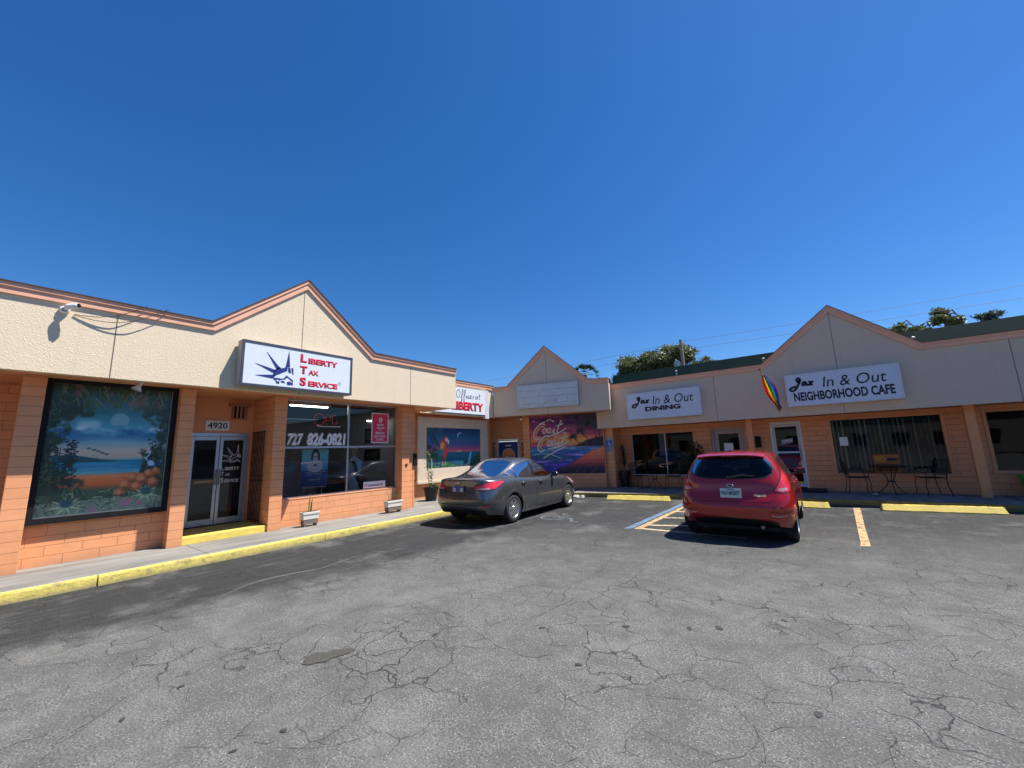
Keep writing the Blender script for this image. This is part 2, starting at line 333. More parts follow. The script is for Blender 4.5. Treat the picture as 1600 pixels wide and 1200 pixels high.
crk=[[-3.88,2.74,-3.8,2.89,-3.67,3.09,-3.62,3.27,-3.61,3.46,-3.48,3.5,-3.42,3.72,-3.41,3.8,-3.23,3.89,-3.09,3.92,-3.04,4.07,-2.94,4.19,-2.77,4.24,-2.64,4.2,-2.43,4.16,-2.25,4.12,-2.14,4.12],[-3.71,4.05,-3.59,3.92,-3.42,3.81],[-2.79,3.38,-2.85,3.43,-2.79,3.52,-2.72,3.66,-2.76,3.78,-2.76,3.92,-2.72,4.04,-2.6,4.06,-2.46,4.13],[-2.57,4.42,-2.54,4.58,-2.51,4.76,-2.54,5.21,-2.61,5.47],[-2.31,3.55,-2.17,3.49,-2.04,3.5,-1.92,3.45,-1.79,3.48,-1.69,3.42,-1.63,3.33,-1.54,3.22,-1.45,3.14,-1.4,2.99,-1.31,2.95,-1.25,2.95,-1.19,2.9],[-1.71,3.09,-1.64,2.99,-1.51,2.89,-1.39,2.84,-1.28,2.78,-1.17,2.81],[-2.67,2.87,-2.52,2.83,-2.33,2.76,-2.21,2.78,-2.1,2.75,-1.97,2.79,-1.9,2.92],[-2.9,2.06,-2.76,2.07,-2.7,2.04,-2.64,2.07,-2.63,2.17,-2.59,2.34,-2.61,2.41,-2.7,2.53,-2.79,2.58,-2.89,2.56],[-2.68,1.91,-2.68,1.99,-2.69,2.03],[-2.58,1.83,-2.6,1.95,-2.64,2.05],[-3.53,2.5,-3.55,2.66,-3.55,2.79,-3.44,2.86,-3.29,2.97,-3.27,3.02,-3.04,2.98,-3.03,3.17,-3.12,3.47],[-3.23,2.48,-3.15,2.6,-3.02,2.62,-2.93,2.65,-3.0,2.73,-2.91,2.83,-2.95,3.02],[-3.55,2.66,-3.3,2.66,-3.25,2.8,-3.08,2.78,-2.98,2.9],[-2.64,2.61,-2.58,2.72,-2.52,2.82,-2.49,2.9],[-2.67,2.5,-2.64,2.59,-2.48,2.64,-2.3,2.75],[-1.34,2.14,-1.23,2.1,-1.22,2.06,-1.25,2.01,-1.25,1.97],[-2.04,1.68,-2.03,1.79],[-3.01,2.14,-2.97,2.26,-3.02,2.38,-3.15,2.42],[-4.35,4.24,-4.12,4.64,-3.59,5.24,-3.16,5.31,-2.87,5.32],[-2.67,3.37,-2.59,3.24,-2.63,3.12,-2.68,2.91],[-2.45,3.31,-2.39,3.45,-2.39,3.58,-2.35,3.83,-2.32,4.09],[-3.61,3.04,-3.45,2.99,-3.27,3.0,-2.99,2.89],[-1.14,2.78,-1.01,2.83,-0.8,2.93,-0.7,2.93,-0.63,2.99,-0.56,2.91,-0.5,2.84,-0.47,2.76,-0.48,2.67,-0.52,2.56,-0.6,2.48,-0.65,2.41],[-0.52,3.08,-0.43,3.16,-0.27,3.25,-0.16,3.24,-0.07,3.19,0.02,3.13,0.14,3.16,0.23,3.18],[0.06,3.45,0.13,3.41,0.21,3.42,0.25,3.34,0.27,3.23,0.3,3.2,0.43,3.26,0.51,3.24,0.55,3.22],[0.25,3.34,0.36,3.34,0.48,3.28],[-0.15,3.29,-0.14,3.42,-0.15,3.53,-0.1,3.65,-0.15,3.8,-0.11,3.88,-0.09,4.03,0.03,4.15,0.17,4.12,0.22,4.04,0.19,3.85],[-0.1,3.65,0.07,3.78,0.22,3.85,0.34,3.79,0.46,3.83,0.6,3.88,0.75,3.88],[-0.28,4.2,-0.16,4.09,-0.07,4.05],[-0.0,4.15,-0.0,4.26,0.04,4.36,0.19,4.48,0.26,4.57,0.41,4.7,0.55,4.71,0.59,4.55,0.59,4.44,0.53,4.38],[0.24,4.37,0.38,4.38,0.53,4.38,0.54,4.28,0.63,4.19,0.7,4.14,0.81,4.09],[0.39,5.24,0.41,4.96,0.38,4.83,0.41,4.72],[-0.35,3.54,-0.27,3.51,-0.15,3.53],[-2.01,5.19,-1.7,5.44,-1.33,5.66,-1.07,5.54,-0.98,5.81,-0.94,6.13],[-0.91,5.91,-0.64,5.99,-0.38,6.11,-0.31,5.81,-0.28,5.59,-0.06,5.65,0.1,5.75,0.21,5.73,0.36,5.52,0.44,5.5,0.46,5.32,0.65,5.4,0.82,5.52,1.19,5.57],[0.45,7.01,0.56,6.68,0.76,6.55,0.78,6.34,0.94,6.14,0.95,5.72,1.06,5.72,1.21,5.64],[-0.06,5.65,-0.0,5.52,0.27,5.54,0.38,5.39],[0.5,5.87,0.52,5.73,0.66,5.89,0.73,5.79,0.9,5.79,1.13,5.91,1.3,5.97],[0.65,5.4,0.66,5.23,0.83,5.17,0.9,5.02,1.05,5.02],[0.76,6.55,1.03,6.72,1.32,6.85,1.52,6.83],[1.25,7.48,1.33,7.2,1.53,7.26,1.47,7.03,1.56,6.99],[1.13,8.2,1.22,7.73],[-0.95,3.15,-0.81,3.15,-0.71,3.14,-0.63,3.11],[-0.47,2.84,-0.42,2.85,-0.38,2.92,-0.2,3.05],[0.69,4.03,0.7,3.91,0.73,3.79],[-0.57,4.32,-0.55,4.54,-0.6,4.61,-0.55,4.77,-0.37,4.96,-0.18,4.94,-0.15,4.71,0.05,4.78],[0.75,4.61,0.81,4.53,0.9,4.44],[0.64,4.57,0.7,4.57,0.78,4.76],[-0.71,6.85,-0.45,6.66,-0.13,6.67,0.01,6.57,0.33,6.71,0.5,6.64],[0.76,4.4,0.85,4.31],[-5.38,0.33,-5.22,0.5,-5.1,0.64,-5.03,0.75,-5.01,0.86,-4.9,0.96],[-4.25,1.18,-4.14,1.33,-4.12,1.46,-4.11,1.64,-4.13,1.78,-4.03,2.05],[-3.59,1.63,-3.4,1.73,-3.27,1.87,-3.23,1.99,-3.36,2.1,-3.5,2.28,-3.53,2.5],[-3.21,2.01,-3.06,2.02,-2.89,2.05],[-3.24,1.84,-3.06,1.79,-2.89,1.68,-2.88,1.54,-2.82,1.49,-2.82,1.43,-2.92,1.33,-3.01,1.27],[-3.0,1.76,-2.9,1.86,-2.81,1.85,-2.75,1.8,-2.78,1.74,-2.87,1.68],[-3.08,2.01,-2.93,1.93,-2.81,1.85],[-2.9,1.9,-2.78,1.98],[-3.11,1.82,-2.98,1.96],[-3.62,0.36,-3.67,0.4,-3.8,0.45,-3.83,0.5,-3.96,0.69,-4.08,0.8],[-3.5,0.89,-3.41,0.86,-3.4,0.8],[-3.11,0.85,-2.98,0.94,-2.89,1.0,-2.93,1.09,-2.84,1.16,-2.79,1.12,-2.71,1.16,-2.7,1.21],[-3.6,1.0,-3.76,1.05,-3.85,1.1],[-4.6,0.91,-4.7,0.95,-4.84,0.96],[-2.61,1.18,-2.49,1.27,-2.38,1.36,-2.32,1.47,-2.25,1.61],[-4.91,1.19,-4.25,1.18],[-2.56,1.82,-2.55,1.74,-2.47,1.59,-2.5,1.49]]
cm=MB(); rnd=random.Random(3)
def crack(pts,wd,z=.003):
    P=[];n=len(pts)
    for i in range(n-1):
        a,b=pts[i],pts[i+1]; L=math.dist(a,b); k=max(2,min(14,int(L/.05)))
        for j in range(k):
            t=j/k; e=0 if j==0 else min(.018,L*.05); P.append((a[0]+(b[0]-a[0])*t+rnd.uniform(-e,e),a[1]+(b[1]-a[1])*t+rnd.uniform(-e,e)))
    P.append(pts[-1]); n=len(P)
    if n<3: return
    V=[]
    for i in range(n):
        a=P[max(0,i-1)];b=P[min(n-1,i+1)];tx,ty=b[0]-a[0],b[1]-a[1];l=math.hypot(tx,ty) or 1
        e=.58*wd*rnd.uniform(.25,1.1)*(1 if 0<i<n-1 else .1)
        V.append(((P[i][0]-ty/l*e,P[i][1]+tx/l*e,z),(P[i][0]+ty/l*e,P[i][1]-tx/l*e,z)))
    for i in range(n-1): cm.poly([V[i][1],V[i+1][1],V[i+1][0],V[i][0]])
    return P
for l in crk:
    pts=list(zip(l[::2],l[1::2])); d=min(math.hypot(*p) for p in pts)
    P=crack(pts,.0026 if d<3.2 else .0040)
    if P and len(P)>12:
        for _ in range(len(P)//11):
            q=P[rnd.randrange(len(P))]; a=rnd.uniform(0,6.28); br=[q]
            for s in range(rnd.randint(2,4)): a+=rnd.uniform(-.6,.6); st=rnd.uniform(.05,.16)*(1+d*.1); br.append((br[-1][0]+math.cos(a)*st,br[-1][1]+math.sin(a)*st))
            crack(br,.0014+.00035*math.hypot(*q))
struct(cm.build('asphalt_cracks',mat('crack_dark',(.034,.034,.032),.95,var=.3)))
def blob(mb,cx,cy,rx,ry,z,a=0,n=22,j=.25,rn=random.Random(8)):
    ph=[rn.uniform(0,6.28) for _ in range(4)]; P=[]
    for i in range(n):
        t=6.283*i/n; r=1+j*(math.sin(2*t+ph[0])*.5+math.sin(3*t+ph[1])*.35+math.sin(5*t+ph[2])*.3+math.sin(9*t+ph[3])*.15)
        x,y=rx*r*math.cos(t),ry*r*math.sin(t); P.append((cx+x*math.cos(a)-y*math.sin(a),cy+x*math.sin(a)+y*math.cos(a),z))
    mb.poly(P)
st=MB()
for a in [(-2.95,2.62,.045,.03),(-2.22,3.26,.045,.03),(-1.65,2.88,.045,.03),(-1.6,3.69,.05,.035),(-.91,4.1,.07,.045),(-1.12,3.95,.05,.03),(-.21,3.17,.05,.035),(-.46,4.57,.04,.03),
          (-2.75,1.26,.03,.03),(-3.73,.71,.045,.02),(-3.88,1.04,.04,.025),(-2.81,1.02,.03,.02)]: blob(st,a[0],a[1],a[2]*.62,a[3]*.62,.0045,a=rnd.uniform(0,3))
struct(st.build('oil_spots',mat('oil_stain',(.030,.029,.028),.7,var=.3)))
def asph_patch(name,col,fade=.5):
    m,nt,b=newmat(name); g=pos(nt); f=noise(nt,95,3,.75,g)
    nt.links.new(mix(nt,ramp(nt,f,[(.36,0),(.66,1)]),tuple(x*.55 for x in col),tuple(x*1.35 for x in col)),b.inputs['Base Color']); b.inputs['Roughness'].default_value=.95; bump(nt,b,f,.008); return m
tp=MB(); tp.poly([(x,y,.0055) for x,y in [(-3.44,1.69),(-3.50,1.73),(-3.54,1.79),(-3.53,1.86),(-3.47,1.90),(-3.46,1.96),(-3.40,2.0),(-3.37,2.06),(-3.31,2.06),(-3.29,2.0),(-3.31,1.94),(-3.33,1.89),(-3.32,1.82),(-3.37,1.77),(-3.38,1.72)]])
struct(tp.build('asphalt_patch',asph_patch('worn_patch',(.068,.066,.056))))
# skid scuffs
sk_=MB(); F0=Fr((0,0,.006),(1,0,0),(0,0,1)); F0.u=Vector((0,1,0))
for o in (0,.03,.055):
    F0.stroke(sk_,[(-5.89+o,1.84),(-6.15+o,2.3),(-6.12+o*.6,2.8),(-6.01+o*.3,3.16),(-6.2,3.82+o)],.012,0,taper=True)
struct(sk_.build('tyre_scuffs',mat('scuff_grey',(.14,.14,.135),.9)))
# ------------------------------------------------------------------ kerb and pavement
KZ=.13
kp=[(-7.9,-14),(-7.9,11.7),(-6.9,12.27),(-5.92,12.47),(-3.48,12.93),(0,13.1),(3.3,13.22),(20,13.6)]
def kerb_piece(name,pts,mat_,w=.07):
    mb=MB(); n=len(pts); In=[]
    for i in range(n):
        a=Vector(pts[max(i-1,0)]);b=Vector(pts[min(i+1,n-1)]);t=(b-a).normalized(); In.append(Vector(pts[i])+Vector((-t.y,t.x))*w)
    prof=[]
    for i in range(n):
        o=Vector(pts[i]);q=In[i];e=o.lerp(q,.12); e2=o.lerp(q,.03)
        prof.append([(o.x,o.y,-.02),(e2.x,e2.y,KZ-.02),(e.x,e.y,KZ+.003),(q.x,q.y,KZ+.004),(q.x,q.y,-.02)])
    for i in range(n-1):
        for k in range(4): mb.poly([prof[i][k],prof[i+1][k],prof[i+1][k+1],prof[i][k+1]])
    for e in (0,n-1): mb.poly(prof[e])
    o=mb.build(name,mat_); return o
segs=[]; yy=-14
sub=[(-7.9,y) for y in (-14,-8,-4,-1.5)]
for i,(a,b) in enumerate([(-14,-6),(-6,-2.0),(-2.0,1.085),(1.10,4.2),(4.212,8.0),(8.01,11.7)]):
    pts=[(-7.9+rnd.uniform(-.006,.006),a+(b-a)*t/6) for t in range(7)]; struct(kerb_piece('kerb',pts,kerbm))
struct(kerb_piece('kerb',[(-7.9,11.712)]+kp[2:],kerb_shaded))
# pavement slabs (expansion joints 8 mm wide)
cut=[-14,-10,-7,-4,-1.2,2.35,5.4,8.1,11.0]
for a,b in zip(cut[:-1],cut[1:]): struct(box('pavement',conc,(-12.4,a+.005,-.1),(-7.972,b-.005,KZ)))
pv=MB(); pv.prism([(-7.972,11.005,-.1),(-7.972,11.745,-.1),(-6.93,12.335,-.1),(-5.935,12.54,-.1),(-3.5,13.0,-.1),(-3.5,16.2,-.1),(-13,16.2,-.1),(-13,11.005,-.1)],(0,0,.1+KZ)); struct(pv.build('pavement',conc))
for a,b in ((-3.49,-.4),(-.39,2.9),(2.91,6.2),(6.21,20)):
    f=lambda x:(12.93+(x+3.48)*.049 if x<0 else 13.10+(x)*.0364 if x<3.3 else 13.22+(x-3.3)*.0228)+.074
    pv=MB(); pv.prism([(a,f(a),-.1),(b,f(b),-.1),(b,16.2,-.1),(a,16.2,-.1)],(0,0,.1+KZ)); struct(pv.build('pavement',conc))
# crumbled concrete lumps along the kerb foot
# ------------------------------------------------------------------ painted markings
def flat(name,polys,m,z):
    mb=MB()
    for p in polys: mb.poly([(x,y,z) for x,y in p])
    return struct(mb.build(name,m))
def worn(name,col,thr=.56,fadecol=(.07,.07,.068)):
    m,nt,b=newmat(name); g=pos(nt); n=noise(nt,9,7,.75,g); f=noise(nt,80,3,.7,g); h=math_(nt,'MULTIPLY_ADD',f,.35,math_(nt,'MULTIPLY',n,.8))
    nt.links.new(mix(nt,ramp(nt,h,[(thr,0),(thr+.07,1)]),col,fadecol),b.inputs['Base Color']); b.inputs['Roughness'].default_value=.85; bump(nt,b,f,.006); return m
wo=worn('worn_orange_line',(.55,.34,.15),.57); wb=worn('worn_blue_line',(.11,.21,.33),.56); ww=worn('worn_white_line',(.52,.42,.28),.60); wbb=worn('faded_blue_symbol',(.13,.20,.26),.50)
flat('parking_line',[[(.29,8.22),(.41,8.26),(.42,8.45),(.46,9.9),(.52,11.5),(.56,12.68),(.43,12.62),(.40,11.5),(.35,9.9),(.31,8.5)]],wo,.004)
flat('parking_line',[[(-3.31,7.88),(-3.17,7.97),(-3.12,12.2),(-3.26,12.2)]],wb,.004)
flat('parking_line',[[(-3.13,7.95),(-3.0,7.98),(-2.98,12.2),(-3.08,12.2)]],wo,.004)
flat('access_aisle_stripes',[[(-2.995,7.99),(-1.2,8.0),(-1.2,8.08),(-2.995,8.09)],[(-2.99,8.4),(-1.2,9.05),(-1.2,9.16),(-2.99,8.51)],[(-2.99,9.4),(-1.2,10.05),(-1.2,10.16),(-2.99,9.51)],[(-2.99,10.4),(-1.2,11.05),(-1.2,11.16),(-2.99,10.51)]],ww,.004)
# wheelchair symbol
sy=MB(); F1=Fr((-4.83,8.42,.004),(1,0,0),(0,0,1)); F1.u=Vector((0,1,0))
F1.stroke(sy,[(-.42+.30*math.cos(a),-.02+.30*math.sin(a)) for a in np.linspace(1.2,6.1,22)],.07,0)
F1.stroke(sy,[(-.42,.42),(-.33,.05),(.05,.0),(.22,-.33),(.36,-.27)],.08,0,smooth=False)
F1.stroke(sy,[(-.38,.2),(-.02,.18)],.07,.001,smooth=False)
F1.poly(sy,[(-.42+.08*math.cos(a)-.02,.52+.08*math.sin(a)) for a in np.linspace(0,5.8,10)],0,.0005)
struct(sy.build('accessible_bay_symbol',wbb))
# ------------------------------------------------------------------ wheel stops
def wheel_stop(label,a,b,group='yellow wheel stops in front of the right hand pavement'):
    a=Vector((*a,0));b=Vector((*b,0)); L=(b-a).length; ang=math.atan2((b-a).y,(b-a).x)
    t=thing('wheel_stop',label,'wheel stop',((a+b)/2),ang,group)
    mb=MB(); prof=[(-.12,0),(-.12,.022),(-.035,.135),(.035,.135),(.12,.022),(.12,0)]; n=26; rn=random.Random(int(L*1000))
    rows=[]
    for i in range(n+1):
        x=-L/2+L*i/n; e=.02 if i in(0,n) else 0; j=[rn.uniform(-.004,.004) for _ in prof]
        rows.append([(x+(e if i==0 else -e if i==n else 0)*(z>.05),y+j[k],max(0,z+(j[k] if z>0.02 else 0))) for k,(y,z) in enumerate(prof)])
    for i in range(n):
        for k in range(5): mb.poly([rows[i][k],rows[i][k+1],rows[i+1][k+1],rows[i+1][k]][::-1])
    mb.poly(rows[0]);mb.poly(rows[-1][::-1]); mb.build('concrete_bar',yellow,t,local=True)
    for s in(-.38,.38):
        q=MB(); q.lathe([(0,.139),(.016,.139),(.016,.12)],(s*L,0,0),seg=10); q.build('anchor_pin',dark_trim,t,local=True)
    return t
wheel_stop('short yellow concrete wheel stop between grey sedan and blue bay line',(-5.5,12.02),(-3.68,12.30))
wheel_stop('yellow wheel stop half hidden beyond the front of the red hatchback',(-1.75,12.26),(.0,12.40))
wheel_stop('yellow wheel stop in the empty bay to the right of the orange line',(.92,12.48),(2.82,12.74))
# ------------------------------------------------------------------ buildings
def fascia(parent,fr,x0,x1,zb,zt,gable=None,th=.12,joints=(),trim=.15,name='fascia',fm=None):
    """stucco fascia with salmon trim along an outline zb..zt and optional gable (foot0,peak,foot1,zpeak)"""
    top=[(x0,zt)]
    if gable: top+=[(gable[0],zt),(gable[1],gable[3]),(gable[2],zt)]
    top+=[(x1,zt)]
    mb=MB(); q=[fr.p(a,b,-th) for a,b in [(x0,zb),(x1,zb)]+[(a,b-.01) for a,b in top[::-1]]]; mb.prism(q,fr.n*th); f=mb.build(name,fm or stucco,parent)
    # trim boards follow the outline
    tb=MB(); tl=MB(); cap=MB(); n=len(top)
    def offs(d):
        out=[]
        for i in range(n):
            a=Vector(top[max(i-1,0)]);b=Vector(top[i]);c=Vector(top[min(i+1,n-1)])
            d1=(b-a).normalized() if i>0 else (c-b).normalized(); d2=(c-b).normalized() if i<n-1 else d1
            n1=Vector((-d1.y,d1.x));n2=Vector((-d2.y,d2.x)); mm=(n1+n2).normalized(); out.append(b+mm*d/max(.5,mm.dot(n1)))
        return out
    o0,o1,o2,o3=offs(.012),offs(-.05),offs(-trim),offs(.024)
    for i in range(n-1):
        tb.prism([fr.p(*o1[i],0),fr.p(*o1[i+1],0),fr.p(*o0[i+1],0),fr.p(*o0[i],0)],fr.n*.055)
        tl.prism([fr.p(*o2[i],0),fr.p(*o2[i+1],0),fr.p(*o1[i+1],0),fr.p(*o1[i],0)],fr.n*.035)
        cap.prism([fr.p(*o0[i],-th-.05),fr.p(*o0[i+1],-th-.05),fr.p(*o3[i+1],-th-.05),fr.p(*o3[i],-th-.05)],fr.n*(th+.05+.075))
    tb.build('trim_board',salmon,parent); tl.build('trim_board',salmon,parent); cap.build('coping_flashing',dark_trim,parent)
    if joints:
        for a,b0,b1 in joints:
            jb=MB(); fr.box(jb,a-.006,a+.006,b0,b1,.001,.003); jb.build('control_joint',mat('joint_dark',(.16,.12,.09),.9),f)  # thin dark strip along each control joint
    return f
def pane_set(parent,fr,a0,a1,b0,b1,d,mull=(),rails=(),fm=alum,gm=glass,fw_=.045,name='window',fd=.06):
    mb=MB()
    for x in (a0,a1-fw_): fr.box(mb,x,x+fw_,b0,b1,d-fd/2,d+fd/2)
    for z in (b0,b1-fw_): fr.box(mb,a0+fw_,a1-fw_,z,z+fw_,d-fd/2+.002,d+fd/2-.002)
    for x in mull: fr.box(mb,x-fw_/2,x+fw_/2,b0+fw_,b1-fw_,d-fd/2+.004,d+fd/2-.004)
    for z in rails: fr.box(mb,a0+fw_,a1-fw_,z-fw_/2,z+fw_/2,d-fd/2+.006,d+fd/2-.006)
    w_=mb.build(name,fm,parent,bevel=.003)
    g_=MB(); g_.poly([fr.p(a0+.01,b0+.01,d),fr.p(a1-.01,b0+.01,d),fr.p(a1-.01,b1-.01,d),fr.p(a0+.01,b1-.01,d)]); g_.build('pane',gm,w_)
    return w_
# ===== left building: tax office
LB=thing('tax_office_building','long peach block shop unit with cream gabled fascia and glass shopfront on the left','building',(-9.5,3.9,.13))
FL=LEFT(-8.65)
fascia(LB,FL,-14,8.53,2.93,4.13,(2.27,3.95,5.66,5.50),joints=((-1.9,2.93,3.97),(1.03,2.93,3.97),(3.90,2.93,5.30),(6.82,2.93,3.97)))
# return wall of the fascia at its far end, soffit and roof
mb=MB(); mb.box((-10.1,8.41,2.94),(-8.77,8.528,4.10)); mb.build('fascia_return',stucco,LB)
mb=MB(); mb.box((-10.4,-14,2.96),(-8.77,8.405,3.02)); mb.build('soffit',smooth_or,LB)
mb=MB(); mb.box((-22,-14,3.75),(-8.80,8.40,3.9)); mb.build('roof',roof_dark,LB)
# gable return: dark shingle cap behind gable
mb=MB(); mb.prism([(-8.8,2.32,4.10),(-8.8,5.6,4.10),(-8.8,3.95,5.44)],(-2.6,0,0)); mb.build('roof_gable',mat('shingle',(.07,.055,.05),.9,var=.3,nscale=20),LB)
wl=MB()
wl.box((-9.75,.25,.125),(-9.485,2.06,.74)); wl.build('block_wall',block,LB); wl=MB(); box('recess_back_wall',block,(-10.6,-2.5,.125),(-10.3,.249,2.956),LB); box('recess_side_wall',block,(-10.3,.2,.125),(-9.755,.249,2.955),LB); wl.box((-9.75,.44,2.99),(-9.485,2.06,2.957)) if False else None
wl.box((-9.75,.25,.743),(-9.56,2.057,2.957)); wl.build('block_wall',block,LB); wl=MB()      # blind wall behind the framed mural
wl.box((-9.75,3.923,.125),(-9.402,7.20,.70))         # under the shop window
wl.build('block_wall',block,LB); wl=MB(); wl.box((-9.6,7.24,.126),(-9.25,7.40,2.957)); wl.build('block_wall',block,LB); wl=MB(); wl.box((-10.74,7.41,.126),(-9.25,7.46,2.956))
wl.box((-22,-14,.12),(-9.755,-.6,2.957)) if False else None
wl.build('block_wall',block,LB)
for a,b,x in ((.15,.30,-9.2),(2.06,2.27,-9.2),(3.68,4.05,-9.2),(7.02,7.235,-9.2)):
    pass
for a,b,x0 in ((.20,.438,-9.483),(2.062,2.28,-10.45),(3.665,3.92,-9.745),(6.99,7.238,-9.60)):
    box('pillar',pillar_m,(x0-.001,a,.128),(-9.2,b,2.956),LB,bevel=.006)
box('pillar',pillar_m,(-9.95,-1.9,.128),(-9.2,-1.6,2.956),LB,bevel=.006)
# recess walls round the entrance
mb=MB(); mb.box((-10.6,2.285,2.20),(-10.33,4.25,2.957)); mb.box((-10.6,3.62,.13),(-10.332,4.25,2.198)); mb.box((-10.62,2.285,.13),(-10.333,2.50,2.199)); mb.build('entrance_wall',smooth_or,LB)
mb=MB(); mb.box((-10.33,3.668,.13),(-9.747,3.92,2.956)); mb.build('recess_side_wall',block,LB)
box('entry_step',yellow,(-10.33,2.283,.125),(-9.24,3.663,.262),LB,bevel=.01)
# double entrance door
FD=LEFT(-10.36)
def leaf(a0,a1,hinge_left,fr,b0,b1,m,parent,gm=door_glass,st=.06,bot=.12,top=.08,mid=None):
    mb=MB(); fr.box(mb,a0,a0+st,b0,b1,-.025,.025); fr.box(mb,a1-st,a1,b0,b1,-.025,.025); fr.box(mb,a0+st,a1-st,b0,b0+bot,-.023,.023); fr.box(mb,a0+st,a1-st,b1-top,b1,-.023,.023)
    if mid: fr.box(mb,a0+st,a1-st,mid-.03,mid+.03,-.023,.023)
    d=mb.build('door',m,parent,bevel=.004)
    g_=MB(); g_.poly([fr.p(a0+st,b0+bot,0),fr.p(a1-st,b0+bot,0),fr.p(a1-st,b1-top,0),fr.p(a0+st,b1-top,0)]); g_.build('glass',gm,d)
    h=a1-st/2 if hinge_left else a0+st/2
    q=MB(); q.tube([fr.p(h,b0+.82,.02),fr.p(h,b0+.82,.07),fr.p(h,b0+1.12,.07),fr.p(h,b0+1.12,.02)],.012,8); q.build('handle',alum,d,smooth=True)
    return d
dl=leaf(2.55,3.055,True,FD,.285,2.12,alum,LB); dr=leaf(3.065,3.57,False,FD,.285,2.12,alum,LB)
mb=MB(); FD.box(mb,2.50,2.545,.265,2.198,-.05,.04); FD.box(mb,3.575,3.62,.265,2.198,-.05,.04); FD.box(mb,2.545,3.575,2.125,2.198,-.05,.04); mb.build('door_frame',alum,LB,bevel=.004)
# vent above the door
mb=MB(); FV=LEFT(-10.325); FV.box(mb,3.16,3.58,2.79,2.85,0,.10); FV.box(mb,3.22,3.52,2.50,2.53,0,.04); FV.box(mb,3.22,3.25,2.53,2.79,0,.04); FV.box(mb,3.49,3.52,2.53,2.79,0,.04)
v_=mb.build('wall_vent',mat('vent_orange',(.36,.14,.07),.6),LB)
mb=MB(); 
for i in range(3): FV.box(mb,3.275+i*.075,3.315+i*.075,2.535,2.785,.002,.012)
mb.build('vent_slot',matblack,v_)
# security gate folded against the recess side wall
FG=Fr((0,3.664,0),(1,0,0),(0,-1,0)); mb=MB()
for x in np.linspace(-10.16,-9.56,9): mb.tube([FG.p(x,.32,.035),FG.p(x,2.2,.035)],.010,6)
for z in (.32,1.15,1.25,2.2): mb.tube([FG.p(-10.18,z,.035),FG.p(-9.54,z,.035)],.014,6)
for z in np.arange(.42,2.15,.22): mb.tube([FG.p(-10.16,z,.05),FG.p(-9.56,z+.11,.05)],.006,5)
gt=mb.build('folding_gate',mat('rusty_black',(.035,.02,.016),.7,var=.4),None); tag(gt,'dark folding security gate pushed back inside the tax office entrance','gate')
# shop window
FW=LEFT(-9.52)
pane_set(LB,FW,3.94,7.02,.703,2.955,0,mull=(5.55,),rails=(1.84,),name='shop_window')
box('window_sill',smooth_or,(-9.75,3.925,.7),(-9.395,6.985,.715),LB)
# interior of the tax office
mb=MB(); mb.box((-14.6,2.3,.10),(-14.5,7.3,2.96)); mb.box((-14.5,7.25,.13),(-9.61,7.30,2.96)); mb.build('interior_wall',mat('inside_grey_wall',(.62,.68,.70),.8),LB)
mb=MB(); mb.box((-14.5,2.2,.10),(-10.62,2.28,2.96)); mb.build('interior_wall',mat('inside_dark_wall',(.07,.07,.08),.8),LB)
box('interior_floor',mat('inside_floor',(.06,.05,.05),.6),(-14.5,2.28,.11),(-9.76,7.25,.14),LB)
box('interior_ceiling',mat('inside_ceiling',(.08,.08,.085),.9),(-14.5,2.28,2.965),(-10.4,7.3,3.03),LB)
# ===== corner block with the parrot mural (set back) 
CBd=thing('corner_shop_building','peach corner shop unit with cream gabled fascia set at an angle','building',(-10.2,12.15,.13))
FO=LEFT(-10.2)
mb=MB(); mb.box((-10.32,8.42,2.94),(-10.2,12.13,4.165)); mb.build('fascia',stucco,CBd)
mb=MB(); FO.box(mb,8.54,12.1,4.03,4.13,.002,.04); FO.box(mb,8.54,12.1,4.13,4.19,.002,.06); mb.build('trim_board',salmon,CBd)
mb=MB(); FO.box(mb,8.54,12.1,4.19,4.21,-.15,.075); mb.build('coping_flashing',dark_trim,CBd)
mb=MB(); mb.box((-11.6,8.46,2.955),(-10.33,12.3,3.0)); mb.build('soffit',smooth_or,CBd)
mb=MB(); mb.box((-11.0,7.47,.126),(-10.75,12.45,2.953)); mb.box((-12.5,12.45,.126),(-10.751,12.55,2.95)); mb.build('block_wall',block,CBd)
mb=MB(); mb.box((-22,8.75,3.72),(-10.35,20,3.85)); mb.prism([(-10.35,12.3,3.72),(-6.5,13.7,3.72),(-6.5,20,3.72),(-10.35,20,3.72)],(0,0,.13)); mb.build('roof',roof_dark,CBd)
FC=COAST(0)
fascia(CBd,FC,0.01,4.56,2.955,4.12,(.62,2.21,3.86,5.60),joints=((2.24,2.955,3.2),(2.24,4.1,5.35)),fm=stucco2)
q=MB(); q.prism([FC.p(4.44,2.97,-.12),FC.p(4.56,2.97,-.12),FC.p(4.56,4.1,-.12),FC.p(4.44,4.1,-.12)],FC.n*-1.3); q.build('fascia_return',stucco2,CBd)
q=MB(); q.prism([FC.p(4.42,4.06,-.12),FC.p(4.60,4.06,-.12),FC.p(4.60,4.14,-.12),FC.p(4.42,4.14,-.12)],FC.n*-1.3); q.build('coping_flashing',dark_trim,CBd)
q=MB(); q.prism([FC.p(.55,4.08,-.12),FC.p(3.9,4.08,-.12),FC.p(2.21,5.52,-.12)],FC.n*-2.2); q.build('roof_gable',MATS['shingle'],CBd)
q=MB(); q.prism([FC.p(-.05,2.965,-.125),FC.p(4.43,2.965,-.125),FC.p(4.43,3.0,-.125),FC.p(-.05,3.0,-.125)],FC.n*-1.7); q.build('soffit',smooth_or,CBd); q=MB(); q.box((-13.5,12.32,2.97),(-10.36,15.2,3.02)); q.build('soffit',smooth_or,CBd)
